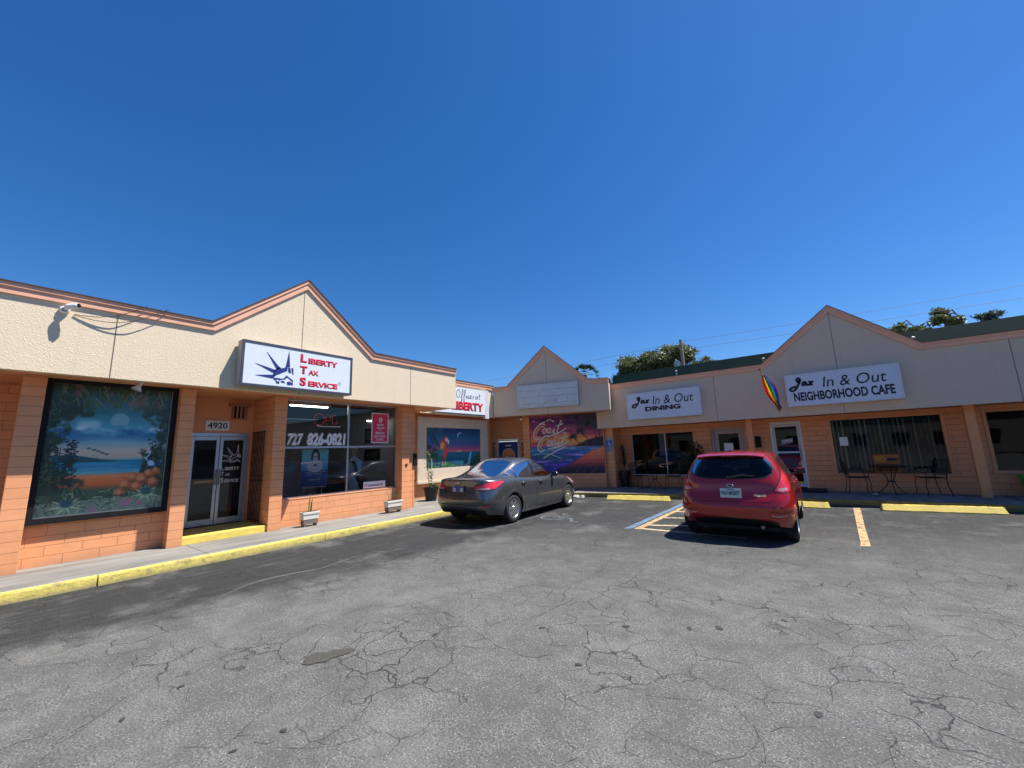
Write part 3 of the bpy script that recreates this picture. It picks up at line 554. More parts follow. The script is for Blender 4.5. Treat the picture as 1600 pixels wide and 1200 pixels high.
FM=COAST(.9)
q=MB(); FM.box(q,1.22,4.16,.126,.655,-.2,.02); FM.box(q,1.22,4.18,.656,2.963,-.25,-.03); q.build('block_wall',block,CBd)
q=MB(); FM.box(q,.93,1.215,.126,2.964,-.7,.03); q.build('pillar',pillar_m,CBd,bevel=.006)
FR_=COAST(1.62)
q=MB(); FR_.box(q,-1.2,.93,2.10,2.964,-.1,0); FR_.box(q,-1.2,-.50,.126,2.098,-.1,0); FR_.box(q,.50,.93,.126,2.098,-.1,0); q.build('recess_wall',smooth_or,CBd)
dr_=leaf(-.44,.44,True,COAST(1.68),.14,2.0,mat('blue_door_film',(.02,.035,.22),.4),CBd,gm=mat('blue_door_film',(.02,.035,.22),.4),st=.05)
q=MB(); f_=COAST(1.62); f_.box(q,-.5,-.445,.13,2.09,-.08,.03); f_.box(q,.445,.5,.13,2.09,-.08,.03); f_.box(q,-.445,.445,2.03,2.09,-.08,.03); q.build('door_frame',white_fr,CBd,bevel=.004)
# round badge on the blue door
fb=COAST(1.68); q=MB(); fb.poly(q,[(.30*math.cos(a),1.42+.30*math.sin(a)) for a in np.linspace(0,6.283,33)[:-1]],.028,.004); q.build('badge_ring',mat('badge_grey',(.45,.42,.40),.5),dr_)
for (z0,z1,c) in ((1.42,1.68,(.75,.28,.05)),(1.32,1.42,(.30,.18,.12)),(1.16,1.32,(.03,.05,.10))):
    pts=[(.245*math.cos(a),1.42+.245*math.sin(a)) for a in np.linspace(0,6.283,49)[:-1]]; pts=[(x,min(max(y,z0),z1)) for x,y in pts]
    pp=[]; [pp.append(p) for p in pts if not pp or math.dist(p,pp[-1])>1e-4]
    q=MB(); fb.poly(q,pp,.034,.003); q.build('badge_field',mat('badge_%d'%int(z0*100),c,.5),dr_)
q=MB(); fb.stroke(q,[(-.2,1.30),(-.05,1.36),(.06,1.27),(.2,1.31)],.035,.042); q.build('badge_wave',white_ink,dr_)
q=MB(); [fb.box(q,-.12+.05*i,-.085+.05*i,1.80,1.87,.026,.030) for i in range(5)]; q.build('number_marks',white_ink,dr_)
for nm,s,a in (('custom_sign','C\nU\nS\nT\nO\nM',-.66),('apparel_sign','A\nP\nP\nA\nR\nE\nL',.66)):
    q=MB(); fq=COAST(1.62); fq.box(q,a-.13,a+.13,.3,2.04,.004,.018); s_=q.build('door_side_sign',mat('sign_tan',(.62,.36,.20),.6),None); tag(s_,'tall tan board lettered down the %s side of the blue door'%('left' if a<0 else 'right'),'sign')
    text('lettering',s,fq,(a-.075,.38,a+.075,1.98),black_ink,s_,.021,bold=.03,vertical=True)
# ===== right building: cafe
JB=thing('cafe_building','long low peach block cafe unit with cream gabled fascia and green roof edge','building',(0,15.24,.13))
FJ=JAX(14.2)
fascia(JB,FJ,-6.72,22,2.33,3.95,(-1.12,.66,2.38,5.39),joints=((-2.5,2.33,3.8),(.655,2.33,5.2),(3.80,2.33,3.8),(8.2,2.33,3.8),(12.5,2.33,3.8)),fm=stucco2)
mb=MB(); mb.box((-6.70,14.33,2.36),(22,15.26,2.42)); mb.build('soffit',smooth_or,JB)
mb=MB(); mb.box((-6.5,14.42,3.7),(22,30,3.8)); mb.build('roof',roof_dark,JB)
mb=MB(); mb.prism([(-1.05,14.33,3.9),(2.32,14.33,3.9),(.66,14.33,5.32)],(0,.35,0)); mb.build('gable_back',MATS['shingle'],JB)
# green sheet-metal roof edge with standing ribs
mb=MB(); mb.prism([(-6.35,14.95,3.8),(-6.35,15.25,4.50),(-6.35,15.6,4.50),(-6.35,15.6,3.8)],(28.3,0,0))
mb.build('green_roof_edge',greenmetal,JB)
for x in (-3.7,-1.07,2.3): 
    mb=MB(); mb.tube([(x,14.5,3.9),(x,14.5,4.17)],.02,8); mb.lathe([(.045,4.17),(.05,4.20),(0,4.23)],(x,14.5,0),seg=10); mb.build('vent_pipe',mat('galvanised',(.4,.4,.4),.5,metal=.5),JB)
# walls with openings; wall plane y=15.24
wl=MB()
def wbox(x0,x1,z0,z1,y0=15.24,y1=15.44): box('block_wall',block,(x0,y0,z0),(x1,y1,z1),JB)
wbox(-6.95,-5.86,.126,2.35); box('block_wall',block,(-6.74,14.47,.126),(-6.535,15.235,2.349),JB); wbox(-5.86,-3.48,.126,.50); wbox(-5.86,-3.48,2.14,2.351); wbox(-3.48,-2.98,.127,2.35); wbox(-2.98,-1.95,2.14,2.352); wbox(-1.95,-1.22,.127,2.35)
wbox(-1.22,-.40,2.23,2.353); wbox(-.40,.25,.127,2.35); wbox(.25,2.68,.127,.60); wbox(.25,2.68,2.25,2.352); wbox(2.68,3.34,.127,2.35); wbox(3.34,6.2,.127,.68); wbox(3.34,6.2,2.24,2.352); wbox(6.2,22,.127,2.35)

for x0,x1,y in ((-6.53,-6.22,14.45),(-1.80,-1.63,14.62),(2.93,3.11,14.62),(8.0,8.18,14.62)):
    box('post' if x0>-6 else 'pillar',mat('post_orange',(.76,.31,.13),.6,var=.06) if x0>-6 else pillar_m,(x0,y,.128),(x1,y+(.17 if x0>-6 else .79),2.358),JB,bevel=.006)
frb=mat('brown_frame',(.30,.12,.06),.5)
FJW=JAX(15.24)
def jwin(a0,a1,b0,b1,fm,gm=dim_glass,mull=(),rails=(),trim=.07):
    mb=MB(); 
    FJW.box(mb,a0,a0+trim,b0,b1,.002,.03); FJW.box(mb,a1-trim,a1,b0,b1,.002,.03); FJW.box(mb,a0+trim,a1-trim,b1-trim,b1,.002,.028); FJW.box(mb,a0-.03,a1+.03,b0-.03,b0+.04,.001,.05)
    mb.build('window_trim',smooth_or,JB,bevel=.004)
    return pane_set(JB,JAX(15.30),a0+.04,a1-.04,b0+.03,b1-.04,0,mull=mull,rails=rails,fm=fm,gm=gm,name='window',fw_=.035)
w1=jwin(-5.86,-3.48,.50,2.14,white_fr,mull=(-4.55,)); w2=jwin(.25,2.68,.60,2.25,frb); w3=jwin(3.34,6.2,.68,2.24,frb,mull=(4.6,))
d1=leaf(-2.90,-2.02,True,JAX(15.42),.15,2.06,mat('pale_door',(.42,.36,.33),.55),JB,gm=dim_glass,st=.13,bot=.75,top=.12)
mb=MB(); fq=JAX(15.38); fq.box(mb,-2.98,-2.905,.13,2.138,-.06,.05); fq.box(mb,-2.015,-1.95,.13,2.138,-.06,.05); fq.box(mb,-2.905,-2.015,2.065,2.138,-.06,.05); mb.build('door_frame',mat('pale_door',(.42,.36,.33)),JB,bevel=.004)
mb=MB(); fq.box(mb,-2.62,-2.34,1.36,1.62,-.02,-.015); mb.build('paper_notice',white_pnt,d1)
d2=leaf(-1.15,-.47,True,JAX(15.34),.22,2.14,white_fr,JB,gm=door_glass,st=.055,bot=.10,top=.07,mid=1.27)
mb=MB(); fq=JAX(15.34); fq.box(mb,-1.22,-1.155,.13,2.228,-.06,.07); fq.box(mb,-.465,-.40,.13,2.228,-.06,.07); fq.box(mb,-1.155,-.465,2.145,2.228,-.06,.07); mb.build('door_frame',white_pnt,JB,bevel=.004)
fq=JAX(15.31); mb=MB(); mb.prism([fq.p(a,b,.002) for a,b in ((-.98,1.50),(-.66,1.56),(-.64,1.72),(-.96,1.66))],fq.n*.01); mb.build('open_sign',mat('open_sign_blue',(.16,.18,.22),.5),d2)
text('lettering','OPEN',fq,(-.94,1.54,-.68,1.65,.18),white_ink,d2,.014,bold=.03)
mb=MB(); fq.box(mb,-1.05,-.6,.75,1.1,.002,.006); mb.build('door_poster',mat('poster_violet',(.06,.02,.06),.5),d2)
box('door_step',mat('dark_mat',(.02,.02,.022),.9),(-1.25,14.55,.131),(.0,15.22,.20),JB)
# cafe interior: dim room
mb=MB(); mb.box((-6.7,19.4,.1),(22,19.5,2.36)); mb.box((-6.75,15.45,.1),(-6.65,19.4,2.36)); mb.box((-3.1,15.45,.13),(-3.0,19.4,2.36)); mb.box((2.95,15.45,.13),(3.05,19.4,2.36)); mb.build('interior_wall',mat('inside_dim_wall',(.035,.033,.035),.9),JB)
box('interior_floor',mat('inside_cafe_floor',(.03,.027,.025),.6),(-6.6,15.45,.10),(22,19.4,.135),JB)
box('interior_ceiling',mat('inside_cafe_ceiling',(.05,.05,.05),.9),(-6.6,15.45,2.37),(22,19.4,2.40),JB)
# vertical blinds behind cafe window
mb=MB(); rn=random.Random(4)
for i in range(22):
    x=.38+i*.103; a=rn.uniform(.95,1.5); dx,dy=.040*math.cos(a),.030*math.sin(a); ph=rn.uniform(-.01,.01)
    mb.prism([(x-dx,15.50-dy,.72),(x+dx,15.50+dy,.72),(x+dx+ph,15.50+dy,2.16),(x-dx+ph,15.50-dy,2.16)],(.002,0,0))
bl=mb.build('vertical_blinds',mat('blind_grey',(.80,.78,.74),.7),None); tag(bl,'grey vertical blinds hanging behind the wide cafe window','blinds')
# curtain strip in dining window
mb=MB(); mb.box((-4.82,15.42,1.25),(-4.50,15.44,2.08)); cu=mb.build('window_poster',mat('curtain_pale',(.30,.29,.28),.8),None); tag(cu,'pale paper strip hanging inside the dining room window','poster')
# ================================================================== paintings
class Art:
    def __init__(s,W,H,seed=1):
        s.W,s.H=W,H; s.X,s.Y=np.meshgrid((np.arange(W)+.5)/W,(np.arange(H)+.5)/H); s.I=np.zeros((H,W,3)); s.r=np.random.RandomState(seed); s.asp=W/H
    def n(s,fx,fy,seed=0,oc=4):
        r=np.random.RandomState(seed); out=np.zeros((s.H,s.W)); a=1;t=0
        for o in range(oc):
            gx,gy=int(fx*2**o)+2,int(fy*2**o)+2; G=r.rand(gy,gx); x=s.X*(gx-1.001);y=s.Y*(gy-1.001); xi=x.astype(int);yi=y.astype(int);xf=x-xi;yf=y-yi; xf=xf*xf*(3-2*xf);yf=yf*yf*(3-2*yf)
            out+=a*((G[yi,xi]*(1-xf)+G[yi,xi+1]*xf)*(1-yf)+(G[yi+1,xi]*(1-xf)+G[yi+1,xi+1]*xf)*yf); t+=a;a*=.5
        return out/t
    def grad(s,stops,C=None):
        C=s.Y if C is None else C; p=[a for a,_ in stops]; return np.stack([np.interp(C,p,[c[k]/255 for _,c in stops]) for k in range(3)],-1)
    def put(s,mask,col):
        m=np.clip(mask,0,1)[...,None]; c=col if isinstance(col,np.ndarray) and col.ndim==3 else np.array(col)/255; s.I=s.I*(1-m)+c*m
    def ell(s,cx,cy,rx,ry,soft=.15,rot=0):
        dx=(s.X-cx)*s.asp;dy=s.Y-cy; c,n=math.cos(rot),math.sin(rot); u=(dx*c+dy*n)/(rx*s.asp);v=(-dx*n+dy*c)/ry; d=np.sqrt(u*u+v*v); return np.clip((1-d)/soft+.5,0,1)
    def line(s,pts,w,taper=False):
        m=np.zeros((s.H,s.W)); k=len(pts)-1
        for i,((x0,y0),(x1,y1)) in enumerate(zip(pts[:-1],pts[1:])):
            ax,ay=(s.X-x0)*s.asp,s.Y-y0; bx,by=(x1-x0)*s.asp,y1-y0; t=np.clip((ax*bx+ay*by)/(bx*bx+by*by+1e-9),0,1); d=np.hypot(ax-t*bx,ay-t*by)
            ww=w*(1-(i+t)/k*.9) if taper else w; m=np.maximum(m,np.clip((ww-d)/(.004)+.5,0,1))
        return m
    def leaf(s,x,y,L,ang,w,col,al=1):
        pts=[(x+L*t*math.cos(ang)/s.asp,y+L*t*math.sin(ang)+.35*L*t*t*abs(math.cos(ang))) for t in np.linspace(0,1,5)]; s.put(s.line(pts,w,True)*al,col)
    def palm(s,x,y,L,n,col,w=.008):
        for k in range(n):
            a=-math.pi/2+(k-(n-1)/2)*(5.2/n); s.leaf(x,y,L*s.r.uniform(.75,1.1),a,w,col)
    def below(s,xs,ys,soft=.006): return np.clip((s.Y-np.interp(s.X,xs,ys))/soft,0,1)
def canvas(name,art,fr,a0,a1,b0,b1,d,m,parent=None,gain=1.0,tagv=None):
    H,W=art.H,art.W; n=len; A=np.linspace(a0,a1,W+1);B=np.linspace(b1,b0,H+1)
    base=np.array([[fr.p(a0,b0,d),fr.p(a1,b0,d)]]).reshape(2,3); 
    AA,BB=np.meshgrid(A,B); o=np.array(fr.o+fr.n*d); P=o+AA[...,None]*np.array(fr.r)+BB[...,None]*np.array(fr.u)
    off=np.array(parent.location) if parent else 0; P=(P-off).reshape(-1,3)
    idx=np.arange((H+1)*(W+1)).reshape(H+1,W+1); F=np.stack([idx[1:,:-1],idx[1:,1:],idx[:-1,1:],idx[:-1,:-1]],-1).reshape(-1,4)
    me=bpy.data.meshes.new(name); me.vertices.add(len(P)); me.vertices.foreach_set('co',P.ravel()); me.loops.add(F.size); me.loops.foreach_set('vertex_index',F.ravel()); me.polygons.add(len(F)); me.polygons.foreach_set('loop_start',np.arange(0,F.size,4)); me.update(calc_edges=True)
    ca=me.color_attributes.new('Col','FLOAT_COLOR','CORNER'); I=np.clip(art.I,0,1); L=np.where(I<=.04045,I/12.92,((I+.055)/1.055)**2.4)*gain; L=np.clip(L,0,.85).reshape(-1,3)
    C=np.ones((len(F),4,4),np.float32); C[:,:,:3]=L[:,None,:]; ca.data.foreach_set('color',C.ravel()); me.materials.append(m)
    ob=bpy.data.objects.new(name,me); COL.objects.link(ob); ob.parent=parent; return ob
artm=paint_mat('mural_paint',.55,True); arts=paint_mat('poster_print',.45); artg=paint_mat('mural_paint_gloss',.22)
# --- mural 1: moonlit bay with heron
A1=Art(190,250,3); Y=A1.Y;X=A1.X
A1.I=A1.grad([(0,(40,55,50)),(.22,(45,105,125)),(.34,(70,140,165)),(.40,(45,110,150)),(.45,(110,150,165)),(.52,(175,165,150)),(.58,(165,155,140)),(.60,(40,130,150)),(.64,(30,110,145)),(.69,(70,150,165)),(.71,(200,120,70)),(.78,(185,95,55)),(.83,(60,80,60)),(1,(85,105,90))])
c=A1.n(5,9,4); A1.put(((c-.50)*6)*np.exp(-((Y-.33)/.06)**2)*.7,(130,175,190)); A1.put(((A1.n(4,14,6)-.45)*6)*np.exp(-((Y-.39)/.035)**2),(35,85,130))
A1.put(A1.ell(.55,.275,.078,.060,.2)*np.clip((.325-Y)/.02,0,1)*.6,(135,170,178)); A1.put(((A1.n(7,16,9)-.5)*6)*np.exp(-((Y-.345)/.025)**2)*.8,(160,195,205))
A1.put(A1.below([0,.2,.3,.45,.6,1],[.55,.545,.56,.585,.60,.60])*(Y<.61),(35,75,90)); A1.put(A1.below([0,.75,.82,.9,1],[.65,.605,.585,.58,.57])*(Y<.61),(45,85,95))
for k in range(26):
    yy=.615+k*.004; A1.put(A1.line([(A1.r.uniform(.2,.5),yy),(A1.r.uniform(.5,.9),yy+.002)],.0012)*.5,(150,205,215) if k%2 else (20,90,130))
fo=A1.n(9,12,12,5); 
A1.put(np.clip((fo+ (np.abs(X-.52)*1.15+ (Y<.5)*(.30-Y)*1.1+(Y>=.5)*(.0)) -.93)*8,0,1)*(Y<.78),(38,58,46))
A1.put(np.clip((fo-.48)*8,0,1)*np.clip((.24-Y)*8,0,1)*.9,(58,78,40))
el_=np.sqrt(((X-.52)/.40)**2+((Y-.47)/.37)**2); A1.put(np.clip((el_+(A1.n(12,15,77,5)-.5)*.9-1.0)*5,0,1)*(Y<.84)*.92,A1.grad([(0,(38,50,38)),(.3,(34,52,44)),(.8,(42,60,52))]))
for k in range(320):
    side=A1.r.rand()<.5; x=A1.r.beta(1.2,4)*.45; x=x if side else 1-x; y=A1.r.rand()*.78
    if y>.2 and x>.16 and x<.84: continue
    A1.leaf(x,y,A1.r.uniform(.02,.05),A1.r.uniform(-3.1,3.1),.0035,[(70,100,60),(30,55,45),(95,120,75),(25,40,38)][A1.r.randint(4)],.85)
for k in range(60): A1.leaf(A1.r.uniform(.05,.95),A1.r.uniform(0,.15),A1.r.uniform(.05,.10),A1.r.uniform(.6,2.5),.005,[(85,105,55),(50,70,45),(120,110,90)][A1.r.randint(3)],.8)
A1.put(np.clip((A1.n(14,14,31,4)-.60)*10,0,1)*(Y<.17)*.6,(120,80,90))
for sx in (.12,.17,.22,.86,.92,.2):
    y0=A1.r.uniform(.42,.5); A1.put(A1.line([(sx,y0),(sx+.01,.82)],.002),(25,40,40))
    for k in range(20):
        yy=y0+.34*k/20; A1.put(A1.ell(sx+A1.r.uniform(-.03,.03),yy,.018,.006,.4,A1.r.uniform(-.6,.6)),(30,45,48))
for k in range(5): A1.put(A1.ell(.33+.035*k+.01*A1.r.rand(),.50+.012*k,.02,.007,.4),(60,90,100))
# rocks, sand, flowers
for cx,cy,r_ in ((.66,.80,.055),(.72,.745,.05),(.80,.76,.06),(.86,.72,.05),(.90,.79,.05),(.76,.82,.05),(.92,.70,.04),(.62,.865,.05)):
    A1.put(A1.ell(cx,cy,r_,r_*.85,.2),(150,85,55)); A1.put(A1.ell(cx-.012,cy-.014,r_*.6,r_*.45,.6)*.6,(205,140,95)); A1.put(A1.ell(cx+.01,cy+.03,r_*.7,r_*.3,.6)*.5,(70,50,45))
A1.put(A1.below([0,.3,.6,1],[.80,.83,.87,.82])*np.clip((A1.n(14,14,7,4)-.38)*6,0,1)*.75,(50,70,58))
A1.put(A1.below([0,.5,1],[.90,.89,.9])*.65,A1.grad([(0,(120,140,120)),(1,(135,150,130))]))
for k in range(150): A1.leaf(A1.r.rand(),A1.r.uniform(.82,.99),A1.r.uniform(.03,.07),A1.r.uniform(-2.9,-.2),.004,[(95,125,95),(55,85,70),(150,165,130),(40,60,52)][A1.r.randint(4)],.8)
for cx,cy in ((.22,.93),(.85,.88)):
    for k in range(15):
        a=k*.42; L=.13 if k%2 else .10; A1.put(A1.line([(cx,cy),(cx+L*math.cos(a),cy+L*.55*math.sin(a))],.011,True),(160,180,140) if k%2 else (105,140,115))
    A1.put(A1.ell(cx,cy-.02,.05,.03,.6),(45,80,85))
for cx,cy in ((.66,.94),(.71,.93),(.69,.955),(.42,.975),(.80,.95)):
    for k in range(6): A1.put(A1.ell(cx+.018*math.cos(k),cy+.012*math.sin(k),.014,.010,.4),(150,105,120))
# heron
A1.put(A1.line([(.80,.545),(.845,.535),(.85,.55),(.815,.585),(.83,.605)],.0042),(160,188,210)); A1.put(A1.line([(.76,.542),(.80,.543)],.003),(90,80,60))
A1.put(A1.ell(.865,.63,.034,.022,.35,.9),(150,180,205)); A1.put(A1.line([(.87,.65),(.87,.70)],.0025),(60,70,80))
MU=thing('framed_mural','large black framed mural of a moonlit bay with a white heron','mural',(-9.5,1.25,.75))
f=LEFT(-9.48); q=MB(); f.box(q,.44,.515,.745,2.985,-.07,.10); f.box(q,1.985,2.06,.745,2.985,-.07,.10); f.box(q,.515,1.985,.745,.835,-.07,.099); f.box(q,.515,1.985,2.905,2.985,-.07,.099); q.build('frame',black,MU,bevel=.004)
canvas('painting',A1,f,.515,1.985,.835,2.905,.03,artg,MU,gain=1.4)
q=MB(); f.box(q,.518,1.982,.837,.845,.045,.06); f.box(q,1.972,1.980,.846,2.90,.045,.06); q.build('glazing_bead',alum,MU)
# --- mural 2: macaw at dusk
A2=Art(190,120,9); Y=A2.Y;X=A2.X
A2.I=A2.grad([(0,(25,45,95)),(.25,(30,90,125)),(.42,(70,85,130)),(.55,(165,80,120)),(.60,(200,110,110)),(.615,(35,95,110)),(.75,(20,90,115)),(.9,(15,60,85)),(1,(20,40,50))])
A2.put(A2.ell(.60,.19,.055,.085,.2)-A2.ell(.615,.21,.055,.085,.2),(150,190,215)); A2.put(A2.ell(.57,.60,.06,.012,.8),(250,190,150))
for k in range(30):
    yy=.64+k*.011; A2.put(A2.line([(A2.r.uniform(.35,.6),yy),(A2.r.uniform(.6,.97),yy)],.003)*.5,(60,140,160) if k%2 else (15,55,90))
fo=A2.n(16,12,5,4); A2.put(A2.below([0,.2,.35,.5,.7,.85,1],[.35,.55,.78,.95,.98,.80,.62])*np.clip((fo-.36)*6,0,1),(35,75,55)); A2.put(np.clip((.2-X)*6,0,1)*np.clip((fo-.40)*7,0,1),(30,60,60))
for k in range(120):
    x=A2.r.rand(); y=A2.r.uniform(.6,1); 
    if .42<x<.72 and y<.92: continue
    if y<np.interp(x,[0,.2,.35,.5,.7,.85,1],[.35,.55,.78,.95,.98,.80,.62]): continue
    A2.leaf(x,y,A2.r.uniform(.05,.1),A2.r.uniform(-3,0),.008,[(80,120,70),(40,80,60),(110,140,90)][A2.r.randint(3)],.8)
for k in range(30): A2.leaf(A2.r.uniform(0,.3),A2.r.uniform(0,.06),A2.r.uniform(.08,.2),A2.r.uniform(1.1,2),.006,(60,110,90),.8)
A2.put(A2.line([(.10,.12),(.16,.30),(.24,.52),(.30,.75)],.012),(45,35,40))
A2.put(A2.ell(.30,.52,.055,.24,.2,-.15),(190,70,65)); A2.put(A2.ell(.255,.55,.04,.22,.3,.25),(40,110,130)); A2.put(A2.ell(.275,.45,.035,.10,.4,.2),(215,150,70))
A2.put(A2.ell(.335,.30,.045,.095,.15),(185,65,60)); A2.put(A2.ell(.35,.30,.022,.05,.2),(235,215,205)); A2.put(A2.ell(.382,.36,.014,.055,.2,.1),(235,225,210)); A2.put(A2.ell(.352,.28,.005,.009,.2),(15,15,15))
A2.put(A2.line([(.30,.7),(.26,.98)],.014,True),(175,70,70)); A2.put(A2.line([(.27,.7),(.20,.98)],.014,True),(40,90,130)); A2.put(A2.line([(.32,.72),(.33,.9)],.008),(190,90,60))
PM=thing('parrot_mural','mural of a macaw and crescent moon in a wide cream frame on the corner wall','mural',(-10.75,10.5,.7))
f=LEFT(-10.75); q=MB(); frm=mat('cream_frame',(.62,.52,.40),.7,var=.08,bmp=.004)
f.box(q,8.72,9.10,.70,2.86,0,.10); f.box(q,11.88,12.28,.70,2.86,0,.10); f.box(q,9.10,11.88,.70,1.09,0,.10); f.box(q,9.10,11.88,2.50,2.86,0,.10); q.build('frame',frm,PM,bevel=.005)
q=MB(); f.box(q,8.68,12.32,.62,.695,0,.17); q.build('sill',frm,PM,bevel=.005)
canvas('painting',A2,f,9.10,11.88,1.09,2.50,.05,arts,PM,gain=1.35)
# --- mural 3: coast sunset
A3=Art(220,190,21); Y=A3.Y;X=A3.X
A3.I=A3.grad([(0,(60,15,70)),(.10,(95,25,90)),(.25,(165,45,80)),(.38,(205,85,60)),(.47,(225,110,60)),(.52,(200,60,110)),(.54,(70,70,130)),(.60,(25,105,135)),(.70,(50,80,140)),(1,(40,25,120))])
c=A3.n(3,12,4,5); A3.put(np.clip((c-.5)*6,0,1)*(Y<.5)*.7,(55,20,75)); A3.put(np.clip((A3.n(4,16,8,5)-.56)*7,0,1)*(Y<.5)*.6,(225,100,110)); A3.put(A3.ell(.9,.05,.5,.25,1)*.7,(25,10,40))
A3.put(A3.ell(.55,.44,.4,.10,1)*.6,(240,150,50))
# beach and shore
A3.put(A3.below([0,.25,.5,.7,.85,1],[1.05,.97,.86,.72,.60,.55],.03)*(Y>.52),A3.grad([(.5,(225,130,80)),(.7,(205,95,60)),(.82,(150,60,60)),(.92,(40,20,50)),(1,(15,8,40))]))
for (y0,dx,am,cl,w_) in ((.585,.0,.015,(110,190,190),.008),(.60,.3,.012,(190,120,200),.010),(.66,.1,.03,(90,150,170),.012),(.74,.0,.05,(160,120,200),.016),(.82,.2,.05,(120,70,190),.016),(.90,.05,.04,(70,50,180),.015),(.70,.35,.03,(205,150,215),.012),(.78,.4,.03,(190,130,210),.010)):
    pts=[(x,y0+am*math.sin(x*9+dx*20)*.5-(x-.5)*.10*(y0-.5)*4) for x in np.linspace(dx,min(1,dx+.62),16)]
    if y0>.6: pts=[p for p in pts if p[1]<np.interp(p[0],[0,.25,.5,.7,.85,1],[1.0,.93,.83,.70,.60,.56])+.02]
    if len(pts)>2: A3.put(A3.line(pts,w_)*np.clip((A3.n(14,9,int(y0*100),4)-.3)*4,0,1)*.85,cl); A3.put(A3.line([(x,y+w_*1.6) for x,y in pts],w_*.9)*.6,(25,40,120) if y0>.7 else (20,70,110))
A3.put(np.clip((A3.n(5,24,33,5)-.50)*7,0,1)*(Y>.62)*np.clip((np.interp(X,[0,.5,.8,1],[1,.84,.62,.55])-Y)*20,0,1)*.5,(40,30,150))
A3.put(A3.ell(.28,.72,.32,.06,.5,.06)*.75,(20,75,85)); A3.put(A3.line([(.02,.68),(.14,.655),(.28,.67),(.42,.74)],.006)*.8,(150,190,190))
A3.put(A3.below([.0,.62,.68,.78,.9,1],[2,.54,.50,.44,.40,.39])*(Y<.545)*(X>.60),(18,12,22)); A3.put(A3.line([(.70,.50),(.8,.44),(.9,.41)],.006),(120,75,55))
for tx,ty,L,hx in ((.60,.38,.10,.73),(.70,.29,.11,.85),(.84,.16,.17,.93),(.92,.10,.17,.97)):
    A3.put(A3.line([(tx,ty),((tx+hx)/2,ty+.10),(hx,.50)],.006),(15,10,18)); A3.palm(tx,ty,L,15,(14,10,18),.009); A3.palm(tx,ty+.01,L*.8,11,(14,10,18),.009)
A3.put(A3.ell(.05,.08,.012,.012,.5),(180,170,220))
CM=thing('sunset_mural','wide purple and orange mural of waves at sunset lettered Coast to Coast','mural',tuple(COAST(.9).p(2.7,.66)))
f=COAST(.9); q=MB(); f.box(q,1.24,4.13,.66,2.95,-.028,.0); q.build('panel',MATS['block_trim'] if 'block_trim' in MATS else mat('block_trim',(.1,.05,.1),.6),CM)
canvas('painting',A3,f,1.245,4.125,.665,2.945,.002,artm,CM,gain=1.7)
def curs(strokes,x0,y0,sx,sy,sh=0): return [[(x0+(x+y*sh)*sx,y0+y*sy) for x,y in s_] for s_ in strokes]
# hand-drawn script strokes in unit boxes
CO=[[(1.0,.95),(.7,1.05),(.35,.85),(.08,.45),(.05,.12),(.25,.0),(.5,.12)],]
oast=[[(.30,.42),(.12,.42),(.05,.2),(.18,.05),(.34,.18),(.32,.42),(.45,.36)],[(.75,.42),(.55,.42),(.48,.2),(.58,.05),(.74,.25),(.78,.42),(.76,.12),(.88,.06)],[(.95,.10),(1.12,.40),(1.10,.18),(1.2,.08),(1.02,.02),(1.3,.06)],[(1.62,1.05),(1.42,.3),(1.46,.04),(1.6,.08)],[(1.22,.60),(1.50,.66),(1.85,.78)]]
def script(fr,mb,S,w,d): 
    for s_ in S: fr.stroke(mb,s_,w,d)
lm=mat('script_white',(.70,.62,.55),.5); lg=mat('script_gold',(.62,.45,.16),.5)
q=MB(); 
for dy,dx in ((0,0),(-.49,.16)):
    g2=MB()
    big=curs([[(1.0,1.0),(.72,1.1),(.35,.85),(.08,.45),(.05,.08),(.28,-.1),(.6,.05)]],1.36+dx,1.92+dy+.15,.52,.52)
    ins=curs([[(.95,.82),(.7,.88),(.42,.65),(.24,.35),(.26,.12),(.42,.06)]],1.36+dx,1.92+dy+.15,.52,.52)
    script(f,q,big,.052,.010); script(f,g2,ins,.055,.009); g2.build('lettering_fill',lg,CM)
    script(f,q,curs(oast,1.72+dx,2.16+dy+.06,.44,.50,.25),.044,.011)
    f.stroke(q,[(1.90+dx,2.12+dy),(2.35+dx,2.22+dy),(2.72+dx*.5,2.42+dy)],.04,.012)
for p_ in ([(1.62,2.62),(1.88,2.72)],[(1.95,2.72),(2.05,2.80),(2.25,2.70)],[(1.95,1.62),(2.4,1.74),(2.72,1.80)],[(1.75,1.28),(2.2,1.50),(2.68,1.72)],[(1.95,1.72),(2.35,1.84),(2.6,1.88)]): f.stroke(q,p_,.042,.012)
f.stroke(q,[(2.35,2.20),(2.5,2.30),(2.6,2.22),(2.68,2.30)],.022,.013)
f.stroke(q,[(2.30,2.14),(2.27,2.04),(2.32,2.02)],.02,.014); f.stroke(q,[(2.24,2.11),(2.35,2.12)],.02,.015); f.stroke(q,[(2.42,2.10),(2.38,2.06),(2.42,2.02),(2.46,2.06),(2.42,2.10)],.02,.014)
q.build('lettering',lm,CM)
